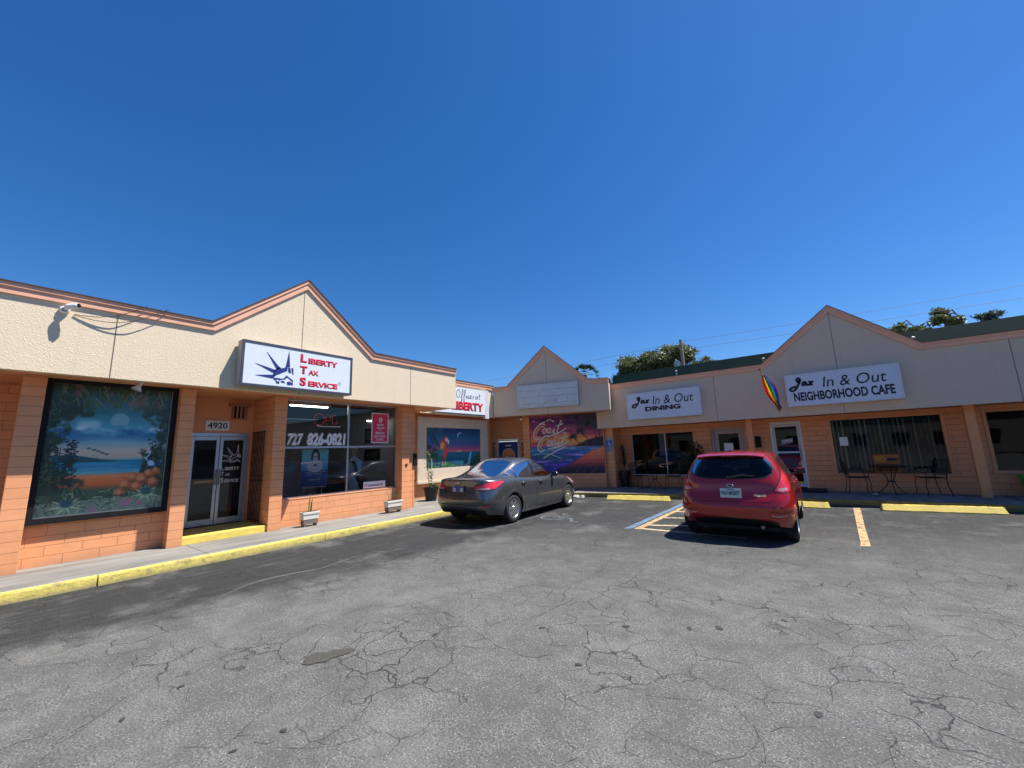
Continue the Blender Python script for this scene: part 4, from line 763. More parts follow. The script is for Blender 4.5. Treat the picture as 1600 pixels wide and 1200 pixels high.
# ================================================================== signs
def signbox(name,label,fr,a0,a1,b0,b1,d0,d1,facem,edge,rim=.05,loc=None,group=None):
    t=thing(name,label,'sign',tuple(fr.p((a0+a1)/2,b0,d0)),0,group)
    q=MB(); fr.box(q,a0,a1,b0,b1,d0,d1-.02); q.build('cabinet',edge,t,bevel=.006)
    q=MB(); fr.box(q,a0,a0+rim,b0,b1,d1-.02,d1); fr.box(q,a1-rim,a1,b0,b1,d1-.02,d1); fr.box(q,a0+rim,a1-rim,b0,b0+rim,d1-.02,d1-.001); fr.box(q,a0+rim,a1-rim,b1-rim,b1,d1-.02,d1-.001); q.build('frame',edge,t,bevel=.003)
    q=MB(); fr.box(q,a0+rim,a1-rim,b0+rim,b1-rim,d1-.019,d1-.010); q.build('face',facem,t); return t
navyedge=mat('navy_sign_edge',(.05,.06,.09),.45)
f=LEFT(-8.38)
LS=signbox('shop_sign','white sign with dark blue crown emblem and red Liberty Tax Service lettering','x' and f,2.70,4.94,2.98,3.86,-.265,0,signwhite,navyedge,.045) if False else None
LS=thing('shop_sign','white box sign with dark blue crown emblem and red Liberty Tax Service lettering','sign',(-8.5,3.8,2.98))
q=MB(); f.box(q,2.70,4.94,2.98,3.86,-.235,-.02); q.build('cabinet',mat('sign_cabinet',(.30,.30,.30),.5),LS,bevel=.008)
q=MB(); f.box(q,2.70,2.745,2.98,3.86,-.019,.002); f.box(q,4.895,4.94,2.98,3.86,-.019,.002); f.box(q,2.745,4.895,2.98,3.026,-.019,.001); f.box(q,2.745,4.895,3.812,3.86,-.019,.001); q.build('frame',navyedge,LS,bevel=.003)
q=MB(); f.box(q,2.745,4.895,3.026,3.812,-.019,-.008); q.build('face',signwhite,LS)
EMB=[[(2.939,3.428),(3.313,3.34),(3.275,3.274)],[(3.126,3.68),(3.388,3.39),(3.327,3.35)],[(3.54,3.779),(3.57,3.433),(3.487,3.428)],[(2.954,3.2),(3.291,3.245),(3.268,3.166)],
[(3.285,3.336),(3.30,3.35),(3.345,3.405),(3.367,3.387),(3.375,3.42),(3.41,3.385),(3.425,3.40),(3.46,3.40),(3.494,3.445),(3.52,3.41),(3.52,3.354),(3.48,3.33),(3.429,3.302),(3.38,3.27),(3.333,3.251),(3.30,3.22),(3.28,3.175),(3.263,3.249)],
[(3.525,3.41),(3.576,3.422),(3.60,3.317),(3.574,3.314),(3.55,3.38)],[(3.598,3.421),(3.635,3.426),(3.647,3.285),(3.627,3.306)],[(3.535,3.37),(3.555,3.38),(3.565,3.33),(3.552,3.325)],
[(3.269,3.158),(3.30,3.185),(3.358,3.185),(3.437,3.179),(3.48,3.21),(3.511,3.259),(3.57,3.22),(3.642,3.173),(3.643,3.142),(3.61,3.155),(3.581,3.189),(3.54,3.215),(3.514,3.212),(3.494,3.178),(3.43,3.165),(3.382,3.141),(3.36,3.165),(3.312,3.133)],
[(3.319,3.134),(3.35,3.12),(3.383,3.119),(3.39,3.09),(3.372,3.071),(3.345,3.085),(3.328,3.075)],[(3.411,3.13),(3.445,3.14),(3.483,3.13),(3.488,3.092),(3.455,3.11),(3.427,3.10)],[(3.527,3.12),(3.55,3.135),(3.584,3.142),(3.61,3.12),(3.644,3.134),(3.644,3.065),(3.60,3.085),(3.588,3.062),(3.55,3.075),(3.537,3.065)]]
q=MB()
for p in EMB: f.poly(q,p,-.007,.004)
q.build('emblem',blue_ink,LS)
for nm,s_,r_ in (('l','L',(3.769,3.571,3.90,3.755)),('i','IBERTY',(3.93,3.562,4.59,3.692)),('t','T',(3.767,3.33,3.92,3.505)),('a','AX',(3.944,3.322,4.168,3.435)),('s','S',(3.773,3.077,3.905,3.264)),('e','ERVICE',(3.948,3.076,4.599,3.20))):
    text('lettering',s_,f,r_,red_ink,LS,-.006,bold=.06)
text('lettering','®',f,(4.61,3.18,4.68,3.25),mat('grey_vinyl',(.35,.35,.38),.5),LS,-.006)
# Offices at LIBERTY
f=LEFT(-10.05); OS=thing('office_sign','flat white sign reading Offices at Liberty on the set back fascia','sign',(-10.1,10.6,2.98))
q=MB(); f.box(q,8.95,11.50,2.99,3.93,-.10,-.01); q.build('panel',signwhite,OS,bevel=.004)
q=MB(); f.box(q,11.50,11.72,2.86,3.95,-.145,-.015); q.build('end_board',white_fr,OS)
q=MB(); f.box(q,8.95,11.50,2.93,2.985,-.12,-.03); q.build('bracket_rail',mat('rail_grey',(.25,.22,.2),.6),OS)
text('lettering','LIBERTY',f,(9.71,3.10,11.40,3.42),red_ink,OS,-.008,bold=.065)
q=MB()
OFF=[[(.05,.55),(.15,.85),(.32,.80),(.34,.5),(.22,.28),(.08,.35),(.05,.55)],[(.40,.30),(.56,.55),(.62,.85),(.56,.9),(.50,.5),(.46,-.05),(.52,.2)],[(.62,.30),(.76,.55),(.82,.85),(.76,.9),(.70,.5),(.66,-.05),(.72,.2)],[(.84,.30),(.92,.50),(.92,.30),(1.0,.38)],[(1.16,.50),(1.04,.44),(1.06,.28),(1.2,.36)],[(1.22,.38),(1.34,.46),(1.28,.54),(1.22,.36),(1.34,.28)],[(1.42,.36),(1.52,.52),(1.50,.34),(1.44,.28)],[(1.86,.50),(1.74,.50),(1.70,.34),(1.80,.30),(1.88,.5),(1.90,.30)],[(2.10,.78),(2.04,.40),(2.12,.30)],[(1.98,.58),(2.18,.60)]]
for s_ in OFF: f.stroke(q,[(9.93+x*.60,3.42+y*.48) for x,y in s_],.020,-.006)
q.build('script_lettering',black_ink,OS)
# blank sign
f=COAST(-.14); blanks=mat('weathered_white',(.58,.60,.60),.45,var=.10,nscale=4,dirt=.25)
BS=thing('blank_sign','empty weathered white box sign with grey slats below the corner gable','sign',tuple(f.p(2.25,3.2)))
q=MB(); f.box(q,1.07,3.45,3.2,4.10,-.135,-.02); q.build('cabinet',mat('sign_cabinet',(.30,.30,.30)),BS)
q=MB(); f.box(q,1.07,1.11,3.2,4.10,-.02,.004); f.box(q,3.41,3.45,3.2,4.10,-.02,.004); f.box(q,1.11,3.41,3.2,3.24,-.02,.003); f.box(q,1.11,3.41,4.06,4.10,-.02,.003); q.build('frame',white_fr,BS,bevel=.003)
for i,(z0,z1) in enumerate(((3.245,3.35),(3.36,3.62),(3.63,3.87),(3.88,4.055))):
    q=MB(); f.box(q,1.112,3.408,z0,z1,-.019,-.006); q.build('slat',blanks,BS,bevel=.004)
q=MB(); f.stroke(q,[(2.05,3.26),(2.2,3.40),(2.35,3.46),(2.5,3.42),(2.62,3.46),(2.55,3.32)],.012,-.004); f.stroke(q,[(2.48,3.46),(2.6,3.52)],.012,-.003); f.stroke(q,[(3.0,3.55),(3.06,3.50),(3.03,3.44)],.012,-.003); q.build('old_glue_marks',mat('glue_grey',(.14,.16,.2),.6),BS)
# Jax signs
f=JAX(14.0); jf=mat('jax_face',(.60,.65,.74),.35,var=.05,nscale=2); je=mat('jax_edge',(.62,.64,.68),.5)
JAXS=[[(1.02,.98),(.80,.72),(.70,.95),(.86,1.08),(.95,.85),(.78,.45),(.58,.10),(.34,-.10),(.14,-.04),(.16,.14),(.42,.26),(.62,.30)],
[(1.36,.64),(1.20,.66),(1.08,.46),(1.14,.34),(1.28,.44),(1.36,.64),(1.36,.42),(1.46,.36),(1.56,.46)],[(1.56,.62),(1.66,.64),(1.74,.36),(1.86,.36)],[(1.94,.68),(1.82,.60),(1.62,.38),(1.50,.34)]]
def jaxsign(label,a0,a1,b0,b1,jb,inr,l2,r2,bold):
    t=signbox('cafe_sign',label,f,a0,a1,b0,b1,-.20,0,jf,je,.035,group=None)
    q=MB()
    for i,s_ in enumerate(JAXS): f.stroke(q,[(jb[0]+x*jb[2],jb[1]+y*jb[3]) for x,y in s_],.055 if i else .062,-.008)
    q.build('script_lettering',black_ink,t)
    text('lettering','In & Out',f,inr,black_ink,t,-.008,shear=.18,bold=.004); text('lettering',l2,f,r2,black_ink,t,-.008,bold=bold); return t
jaxsign('white box sign reading Jax In & Out Dining above the corner window',-5.40,-2.91,2.56,3.50,(-5.24,3.02,.34,.30),(-4.47,3.04,-3.12,3.34),'DINING',(-4.75,2.82,-3.55,2.985),.055)
jaxsign('white box sign reading Jax In & Out Neighborhood Cafe below the right gable',-.59,1.87,2.59,3.52,(-.52,3.07,.31,.30),(.27,3.07,1.60,3.36),'NEIGHBORHOOD CAFE',(-.42,2.73,1.72,2.985),.035)
# number plate 4920
f=LEFT(-10.325); t=thing('number_sign','white number plate 4920 above the tax office double door','sign',(-10.32,2.98,2.25))
q=MB(); f.box(q,2.76,3.20,2.25,2.46,0,.015); q.build('plate',white_pnt,t,bevel=.003); text('lettering','4920',f,(2.80,2.29,3.16,2.42),black_ink,t,.018,bold=.02)
# accessible parking sign
f=JAX(14.45); t=thing('parking_sign','blue and white accessible parking sign fixed on the corner pillar','sign',tuple(f.p(-6.4,1.42)))
q=MB(); f.box(q,-6.54,-6.24,1.42,2.0,0,.01); q.build('plate',mat('sign_pale',(.30,.33,.34),.5),t)
q=MB(); f.box(q,-6.51,-6.27,1.64,1.88,.011,.014); q.build('blue_panel',mat('sign_blue',(.01,.10,.50),.4),t)
q=MB(); f.stroke(q,[(-6.39+.05*math.cos(a),1.725+.05*math.sin(a)) for a in np.linspace(1.4,6.0,14)],.016,.017); f.stroke(q,[(-6.40,1.83),(-6.395,1.75),(-6.345,1.745),(-6.32,1.69)],.02,.018,smooth=False); q.build('symbol',white_ink,t)
text('lettering','PARKING',f,(-6.50,1.56,-6.28,1.60),mat('sign_blue',(.01,.10,.50)),t,.013); text('lettering','PERMIT ONLY',f,(-6.50,1.48,-6.28,1.52),mat('sign_blue',(.01,.10,.50)),t,.013)
# window graphics of the tax office
f=LEFT(-9.515)
t=thing('window_number','large white phone number stuck on the tax office shop window','sign',(-9.51,4.8,1.88))
text('lettering','727',f,(4.07,1.88,4.44,2.17),white_ink,t,.006,bold=.06,shear=.15); text('lettering','826-0821',f,(4.52,1.87,5.49,2.20),white_ink,t,.006,bold=.07,shear=.1)
t=thing('door_lettering','white crown emblem and Liberty Tax Service lettering on the right door leaf','sign',(-10.35,3.3,.9))
f=LEFT(-10.355); q=MB()
for p in EMB[:9]:
    P=[(3.10+(a-2.939)*.52,1.50+(b-3.05)*.62) for a,b in p]; f.stroke(q,P+[P[0]],.008,.012,smooth=False)
q.build('emblem',white_ink,t)
for s_,r_ in (('L',(3.12,1.39,3.17,1.49)),('IBERTY',(3.19,1.39,3.46,1.46)),('T',(3.12,1.27,3.18,1.36)),('AX',(3.20,1.27,3.29,1.33)),('S',(3.12,1.13,3.18,1.24)),('ERVICE',(3.20,1.13,3.46,1.20))): text('lettering',s_,f,r_,white_ink,t,.012,bold=.03)
q=MB(); f.box(q,2.66,2.98,1.15,1.20,.010,.012); h_=q.build('door_sticker',mat('sticker_tan',(.35,.24,.10),.6),None); tag(h_,'small tan strip sticker on the left door leaf','sticker')
f=LEFT(-9.56)
def poster(name,label,a0,a1,b0,b1,m,lines,ink,rim=None,d=0,cat='poster'):
    t=thing(name,label,cat,tuple(f.p((a0+a1)/2,b0,d)))
    q=MB(); f.box(q,a0,a1,b0,b1,d,d+.005); q.build('sheet',m,t)
    if rim: 
        q=MB(); e=.025; 
        for A_ in ((a0-e,a0,b0-e,b1+e),(a1,a1+e,b0-e,b1+e),(a0,a1,b0-e,b0),(a0,a1,b1,b1+e)): f.box(q,*A_,d-.001,d+.008)
        q.build('border',rim,t)
    for s_,r_ in lines: text('lettering',s_,f,r_,ink,t,d+.008,bold=.03)
    return t
rp=poster('red_poster','red poster with white border and lettering in the right half of the tax office window',6.24,6.72,1.96,2.72,mat('poster_red',(.72,.03,.09),.5),[('KEEP',(6.38,2.40,6.60,2.45)),('CALM',(6.37,2.31,6.61,2.37)),('AND',(6.44,2.26,6.54,2.28)),('BRING',(6.34,2.17,6.62,2.23)),('US YOUR',(6.30,2.08,6.66,2.14)),('TAXES.',(6.35,2.00,6.60,2.05))],white_ink,white_ink,d=.05)
q=MB(); f.poly(q,[(6.49+.055*math.cos(a),2.56+.075*math.sin(a)) for a in np.linspace(0,6.283,17)[:-1]],.059,.002); q.build('flame_mark',white_ink,rp); q=MB(); f.stroke(q,[(6.49,2.50),(6.47,2.56),(6.50,2.62)],.016,.063); q.build('flame_line',MATS['poster_red'],rp)
bp=thing('blue_poster','blue poster of a woman with glasses on an easel inside the tax office window','poster',(-9.75,4.8,.9)); fb2=LEFT(-9.80)
AB=Art(60,90,4); AB.I=AB.grad([(0,(110,190,215)),(.25,(90,170,200)),(.55,(60,120,160)),(.6,(25,75,125)),(1,(15,45,90))]); AB.put(AB.ell(.5,.24,.17,.24,.1),(40,35,45)); AB.put(AB.ell(.5,.46,.3,.17,.2),(200,215,225)); AB.put(AB.ell(.5,.22,.10,.14,.15),(225,190,175)); AB.put(AB.ell(.45,.21,.035,.02,.3),(40,40,50)); AB.put(AB.ell(.55,.21,.035,.02,.3),(40,40,50)); AB.put(AB.ell(.5,.44,.06,.03,.3),(60,60,80))
canvas('sheet',AB,fb2,4.56,5.20,.93,1.80,.02,arts,bp,gain=2.0)
for s_,r_ in (('TAX REFUNDS UP TO',(4.66,1.29,5.10,1.32)),('5 DAYS FASTER WITH',(4.64,1.24,5.12,1.27)),('DIRECT DEPOSIT',(4.70,1.19,5.06,1.22)),('#LIBERTYTAX',(4.74,1.06,5.02,1.09))): text('lettering',s_,fb2,r_,white_ink,bp,.024,bold=.03)
q=MB()
for a,b in ((4.66,4.58),(5.06,5.14)): q.tube([fb2.p(a,.92,.0),fb2.p(b,.16,.03)],.008,6)
q.tube([fb2.p(4.58,.90,.035),fb2.p(5.16,.90,.035)],.008,6); q.build('easel',white_ink,bp)
np_=poster('namaste_sign','white low sign reading NAMASTE on the window sill inside',6.02,6.68,.765,.93,white_pnt,[('NAMASTÉ',(6.17,.80,6.60,.87))],mat('ink_navy',(.03,.03,.12),.5),None,d=.05,cat='sign'); q=MB(); f.stroke(q,[(6.06,.81),(6.06,.87),(6.12,.81),(6.12,.87)],.018,.06,smooth=False); q.build('logo',red_ink,np_)
# neon OPEN sign (switched dim) and ceiling tubes
nn_=thing('neon_open_sign','red neon tube sign reading OPEN hanging in the tax office window','sign',(-9.7,5.15,2.35)); fn=LEFT(-9.68); q=MB()
for s_ in ([(5.0+.13*math.cos(a),2.52+.14*math.sin(a)) for a in np.linspace(0,6.283,15)],[(5.17,2.40),(5.17,2.62),(5.27,2.63),(5.29,2.55),(5.26,2.50),(5.17,2.50)],[(5.42,2.64),(5.33,2.64),(5.33,2.54),(5.40,2.54),(5.33,2.54),(5.33,2.42),(5.42,2.42)],[(5.46,2.42),(5.46,2.64),(5.55,2.42),(5.55,2.64)]): q.tube([fn.p(a-.13,b,.01) for a,b in s_],.008,6)
q.build('tube_letters',mat('neon_red',(.35,.03,.04),.3,emit=(1,.08,.08),es=.08),nn_); q=MB(); q.tube([fn.p(4.82,2.37,.01),fn.p(4.87,2.35,.01),fn.p(5.43,2.35,.01)],.008,6); q.build('tube_underline',mat('neon_white',(.5,.5,.55),.3,emit=(.8,.85,1),es=.12),nn_)
for i,(x,y0,y1) in enumerate(((-10.15,4.35,5.35),(-10.4,6.62,7.18),)):
    t=thing('ceiling_light','fluorescent ceiling tube %s'%('near the shop window of the tax office' if i==0 else 'deeper inside the tax office'),'light',(x,y0,2.9)); dz=0 if i==0 else -.28; q=MB(); q.box((x-.07,y0,2.90+dz),(x+.07,y1,2.955+dz)); q.build('housing',white_pnt,t); q=MB(); q.tube([(x,y0+.03,2.885+dz),(x,y1-.03,2.885+dz)],.02,8); q.build('tube',mat('tube_lit',(.9,.9,.9),.5,emit=(1,.98,.94),es=6),t)
# office furniture seen through the window
t=thing('reception_desk','brown reception desk inside the tax office','desk',(-11.2,6.5,.14)); q=MB(); q.box((-11.9,5.9,.86),(-11.0,7.1,.90)); q.build('desk_top',mat('desk_brown',(.22,.14,.09),.5),t); q=MB(); q.box((-11.8,5.95,.14),(-11.1,7.05,.858)); q.build('desk_body',mat('desk_dark',(.05,.04,.04),.5),t)
t=thing('paper_roll','white paper towel roll standing on the reception desk','paper roll',(-11.25,6.9,.90)); q=MB(); q.lathe([(0,.905),(.07,.905),(.07,1.20),(.02,1.20),(.02,1.1)],(-11.25,6.9,0),seg=16); q.build('roll',white_pnt,t,smooth=False)
t=thing('wall_picture','black framed picture on the grey inside wall of the tax office','picture',(-10.9,7.24,1.5))
for k,(z0,z1) in enumerate(((2.0,2.45),(1.45,1.8))):
    q=MB(); q.box((-11.4,7.22,z0),(-10.6,7.246,z1)); q.build('frame',black,t)
    q=MB(); q.box((-11.3,7.214,z0+.07),(-10.7,7.219,z1-.07)); q.build('print',mat('print_grey',(.08,.09,.10),.5),t)
t=thing('costume_mannequin','mannequin in a pale blue gown with a dark sash inside the tax office window','mannequin',(-10.2,6.15,.14)); c=(-10.2,6.15,0)
q=MB(); q.lathe([(.0,.15),(.26,.15),(.22,.6),(.16,1.0),(.19,1.2),(.21,1.42),(.17,1.50),(.07,1.54),(.05,1.60)],c,seg=20); q.build('gown',mat('gown_blue',(.40,.52,.58),.8),t,smooth=True)
q=MB(); q.lathe([(.045,1.55),(.06,1.62),(.085,1.68),(.092,1.76),(.075,1.84),(.0,1.88)],c,seg=16); q.build('head',mat('mannequin_skin',(.42,.30,.22),.5),t,smooth=True)
q=MB(); q.lathe([(.10,1.74),(.105,1.80),(.085,1.88),(0,1.92)],(-10.23,6.15,0),seg=14); q.build('hair',mat('hair_straw',(.35,.25,.12),.9),t,smooth=True)
q=MB(); P=[(-10.05+.02*i-.0*i,6.02+.035*i,1.50-.10*i) for i in range(9)]; P=[(-10.0+(.03*math.sin(i)),6.0+.04*i,1.48-.11*i) for i in range(9)]
for i in range(8): a,b=P[i],P[i+1]; q.poly([(a[0],a[1]-.05,a[2]),(a[0],a[1]+.06,a[2]),(b[0],b[1]+.06,b[2]),(b[0],b[1]-.05,b[2])])
q.build('sash',mat('sash_dark',(.05,.01,.02),.6),t)
# ================================================================== wall fittings
cam_t=thing('security_camera','white dome security camera with trailing cables high on the left fascia','camera',(-8.65,.48,3.9)); F=FL
q=MB(); q.lathe([(.0,0),(.055,0),(.058,.025),(.045,.05),(.035,.055)],(0,0,0),seg=18); 
M_=Matrix.Translation((-8.645,.46,3.88))@Matrix.Rotation(R(90),4,'Y'); q.v=[tuple(M_@Vector(v)) for v in q.v]; q.build('base',white_pnt,cam_t,smooth=True)
q=MB(); q.lathe([(0,-.085),(.032,-.085),(.038,-.06),(.038,.04),(.028,.058),(0,.06)],(0,0,0),seg=16); M_=Matrix.Translation((-8.50,.53,3.93))@Matrix.Rotation(R(75),4,Vector((-.8,.6,0))); q.v=[tuple(M_@Vector(v)) for v in q.v]; q.build('body',white_pnt,cam_t,smooth=True)
q=MB(); q.lathe([(0,0),(.028,0),(.028,.018),(.0,.019)],(0,0,0),seg=14); M_=Matrix.Translation((-8.468,.578,3.94))@Matrix.Rotation(R(80),4,Vector((-.8,.6,0))); q.v=[tuple(M_@Vector(v)) for v in q.v]; q.build('lens',black,cam_t)
q=MB(); q.tube([(-8.6,.47,3.89),(-8.53,.5,3.90)],.022,8); q.build('arm',white_pnt,cam_t)
for k,(a,b,sag) in enumerate((((.56,3.84),(1.35,4.17),.11),((.56,3.83),(1.62,4.19),.18))):
    q=MB(); pts=[( -8.63,a[0]+(b[0]-a[0])*t_,a[1]+(b[1]-a[1])*t_-sag*math.sin(math.pi*t_)) for t_ in np.linspace(0,1,16)]
    pts=[(-8.635+.075*min(1,max(0,(i/15)*1.6)),y,z) for i,(_,y,z) in enumerate(pts)]; q.tube(pts,.006,5); q.build('cable',mat('cable_brown',(.10,.05,.04),.6),cam_t)
t=thing('flood_lamp','small white cone lamp under the fascia above the framed mural','lamp',(-8.95,1.48,2.95)); q=MB(); q.lathe([(.02,0),(.024,-.06),(.035,-.08),(.075,-.15),(.07,-.15)],(0,0,0),seg=16); M_=Matrix.Translation((-8.95,1.46,2.95))@Matrix.Rotation(R(-25),4,'X'); q.v=[tuple(M_@Vector(v)) for v in q.v]; q.build('shade',white_pnt,t,smooth=True)
q=MB(); q.tube([(-8.95,1.45,2.96),(-8.95,1.46,2.92)],.03,10); q.build('base',white_pnt,t)
t=thing('soffit_bulb','small white bulb in its holder below the corner fascia','lamp',tuple(COAST(.45).p(1.0,2.83))); q=MB(); c_=COAST(.45).p(1.0,2.83); q.lathe([(0,-.05),(.04,-.035),(.05,0),(.035,.04),(.025,.06)],c_,seg=12); q.build('bulb',white_pnt,t,smooth=True); q=MB(); q.lathe([(.028,.055),(.04,.13)],c_,seg=12); q.build('holder',dark_trim,t)
t=thing('door_mailbox','slim black letter box beside the white glass cafe door','mailbox',(-1.58,15.24,1.45)); q=MB(); q.box((-1.66,15.12,1.45),(-1.50,15.24,1.80)); q.build('body',black,t,bevel=.008); q=MB(); q.box((-1.67,15.11,1.74),(-1.49,15.24,1.765)); q.build('lid',black,t)
t=thing('keypad_box','small dark box on the tax office end pillar','box',(-9.2,7.3,1.3)); q=MB(); q.box((-9.248,7.41,1.28),(-9.205,7.52,1.62)); q.build('housing',black,t,bevel=.005); q=MB(); q.box((-9.2,7.10,1.28),(-9.185,7.17,1.35)); q.build('cover',dark_trim,t)
q=MB(); q.box((2.50-.0,15.20,.0),(2.5,15.2,0)) if False else None
# paper notice + NO vaping board in cafe window
f=JAX(15.27); t=poster2=thing('window_notice','small white paper taped in the upper left of the wide cafe window','paper',tuple(f.p(.5,1.5))); q=MB(); f.box(q,.47,.66,1.43,1.68,.002,.004); q.build('sheet',white_pnt,t)
t=thing('yellow_notice','orange and yellow board reading NO standing behind the right cafe table','sign',tuple(f.p(1.3,.7))); fz=JAX(15.20); q=MB(); fz.box(q,1.13,1.66,.67,1.16,.0,.02); q.build('board',mat('board_orange',(.42,.12,.02),.5),t)
q=MB(); fz.box(q,1.16,1.63,.70,.90,.021,.024); q.build('panel',mat('board_brown',(.12,.04,.02),.5),t); text('lettering','NO',fz,(1.19,.94,1.38,1.11),mat('board_yellow',(.75,.40,.03),.5),t,.024,bold=.04); q=MB(); fz.box(q,1.42,1.62,.99,1.07,.021,.024); q.build('dark_mark',black_ink,t)
def flagmat(name,col):
    m,nt,b=newmat(name); n=noise(nt,30,3,.5,pos(nt)); nt.links.new(mix(nt,n,tuple(x*.85 for x in col),col),b.inputs['Base Color']); b.inputs['Roughness'].default_value=.8
    tr=nd(nt,'ShaderNodeBsdfTranslucent'); tr.inputs[0].default_value=(*col,1); mx=nd(nt,'ShaderNodeMixShader'); mx.inputs[0].default_value=.45; nt.links.new(b.outputs[0],mx.inputs[1]); nt.links.new(tr.outputs[0],mx.inputs[2]); nt.links.new(mx.outputs[0],nt.nodes['Material Output'].inputs[0]); return m
# rainbow flag on a leaning staff
t=thing('rainbow_flag','rolled rainbow flag hanging from a slanted staff on the cafe fascia','flag',(-.84,14.2,2.62))
q=MB(); P0=Vector((-.85,14.17,2.62)); P1=Vector((-1.10,13.20,3.67)); q.tube([P0,P1],.013,8); q.build('staff',mat('flag_staff',(.55,.30,.22),.5),t)
q=MB(); q.lathe([(0,-.03),(.028,-.01),(.028,.015),(0,.035)],P1,seg=10); q.build('finial',black,t)
q=MB(); q.tube([(-.85,14.20,2.56),(-.86,14.16,2.66)],.03,8); q.build('bracket',mat('galvanised',(.4,.4,.4)),t)
cols=[rgb(205,30,40),rgb(225,120,35),rgb(235,205,50),rgb(35,150,80),rgb(45,110,200),rgb(95,40,140)]
n=22; topP=P1+(P0-P1)*.12
rowsF=[]
for i in range(n+1):
    s_=i/n; c_=topP+Vector((.02+.30*s_,.10*s_,-1.06*s_)); wd=.035+.110*math.sin(math.pi*min(1,s_*1.15))**1.2*(1 if s_<.85 else (1-s_)/.15+.15)
    rowsF.append([c_+Vector((wd*(k/6-1)*1.0+.0, .03*math.sin(k*1.6+s_*5), .06*(k/6-1)*s_)) for k in range(13)])
for c_i in range(6):
    q=MB()
    for i in range(n):
        for k in (2*c_i,2*c_i+1):
            sh=0
            kk=(k)%12
            q.poly([rowsF[i][kk],rowsF[i][kk+1],rowsF[i+1][kk+1],rowsF[i+1][kk]])
    q.build('stripe',flagmat('flag_%d'%c_i,cols[c_i]),t,smooth=True)
# ================================================================== cars
def pchip(x,Yv,xi):
    Yv=np.asarray(Yv,float); h=np.diff(x); d=np.diff(Yv,axis=0)/h[:,None]; n=len(x); m=np.zeros_like(Yv)
    for k in range(1,n-1):
        a,b=d[k-1],d[k]; w1=2*h[k]+h[k-1];w2=h[k]+2*h[k-1]
        with np.errstate(divide='ignore',invalid='ignore'): v=(w1+w2)/(w1/a+w2/b)
        m[k]=np.where(a*b>0,v,0)*.75+np.where(a*b>0,0,0)+ .25*(a*h[k]+b*h[k-1])/(h[k]+h[k-1])
    m[0]=d[0];m[-1]=d[-1]
    i=np.clip(np.searchsorted(x,xi,side='right')-1,0,n-2); t=(xi-x[i])/h[i]; t=t[:,None]; H=h[i][:,None]
    return Yv[i]*(1+2*t)*(1-t)**2+m[i]*H*t*(1-t)**2+Yv[i+1]*t*t*(3-2*t)+m[i+1]*H*t*t*(t-1)
def polymask(P,x,y):
    P=np.array(P); inside=np.zeros(x.shape,bool); n=len(P)
    for i in range(n):
        x0,y0=P[i];x1,y1=P[(i+1)%n]
        c=((y0>y)!=(y1>y)); 
        with np.errstate(divide='ignore',invalid='ignore'): xx=(x1-x0)*(y-y0)/(y1-y0+1e-12)+x0
        inside^=c&(x<xx)
    return inside
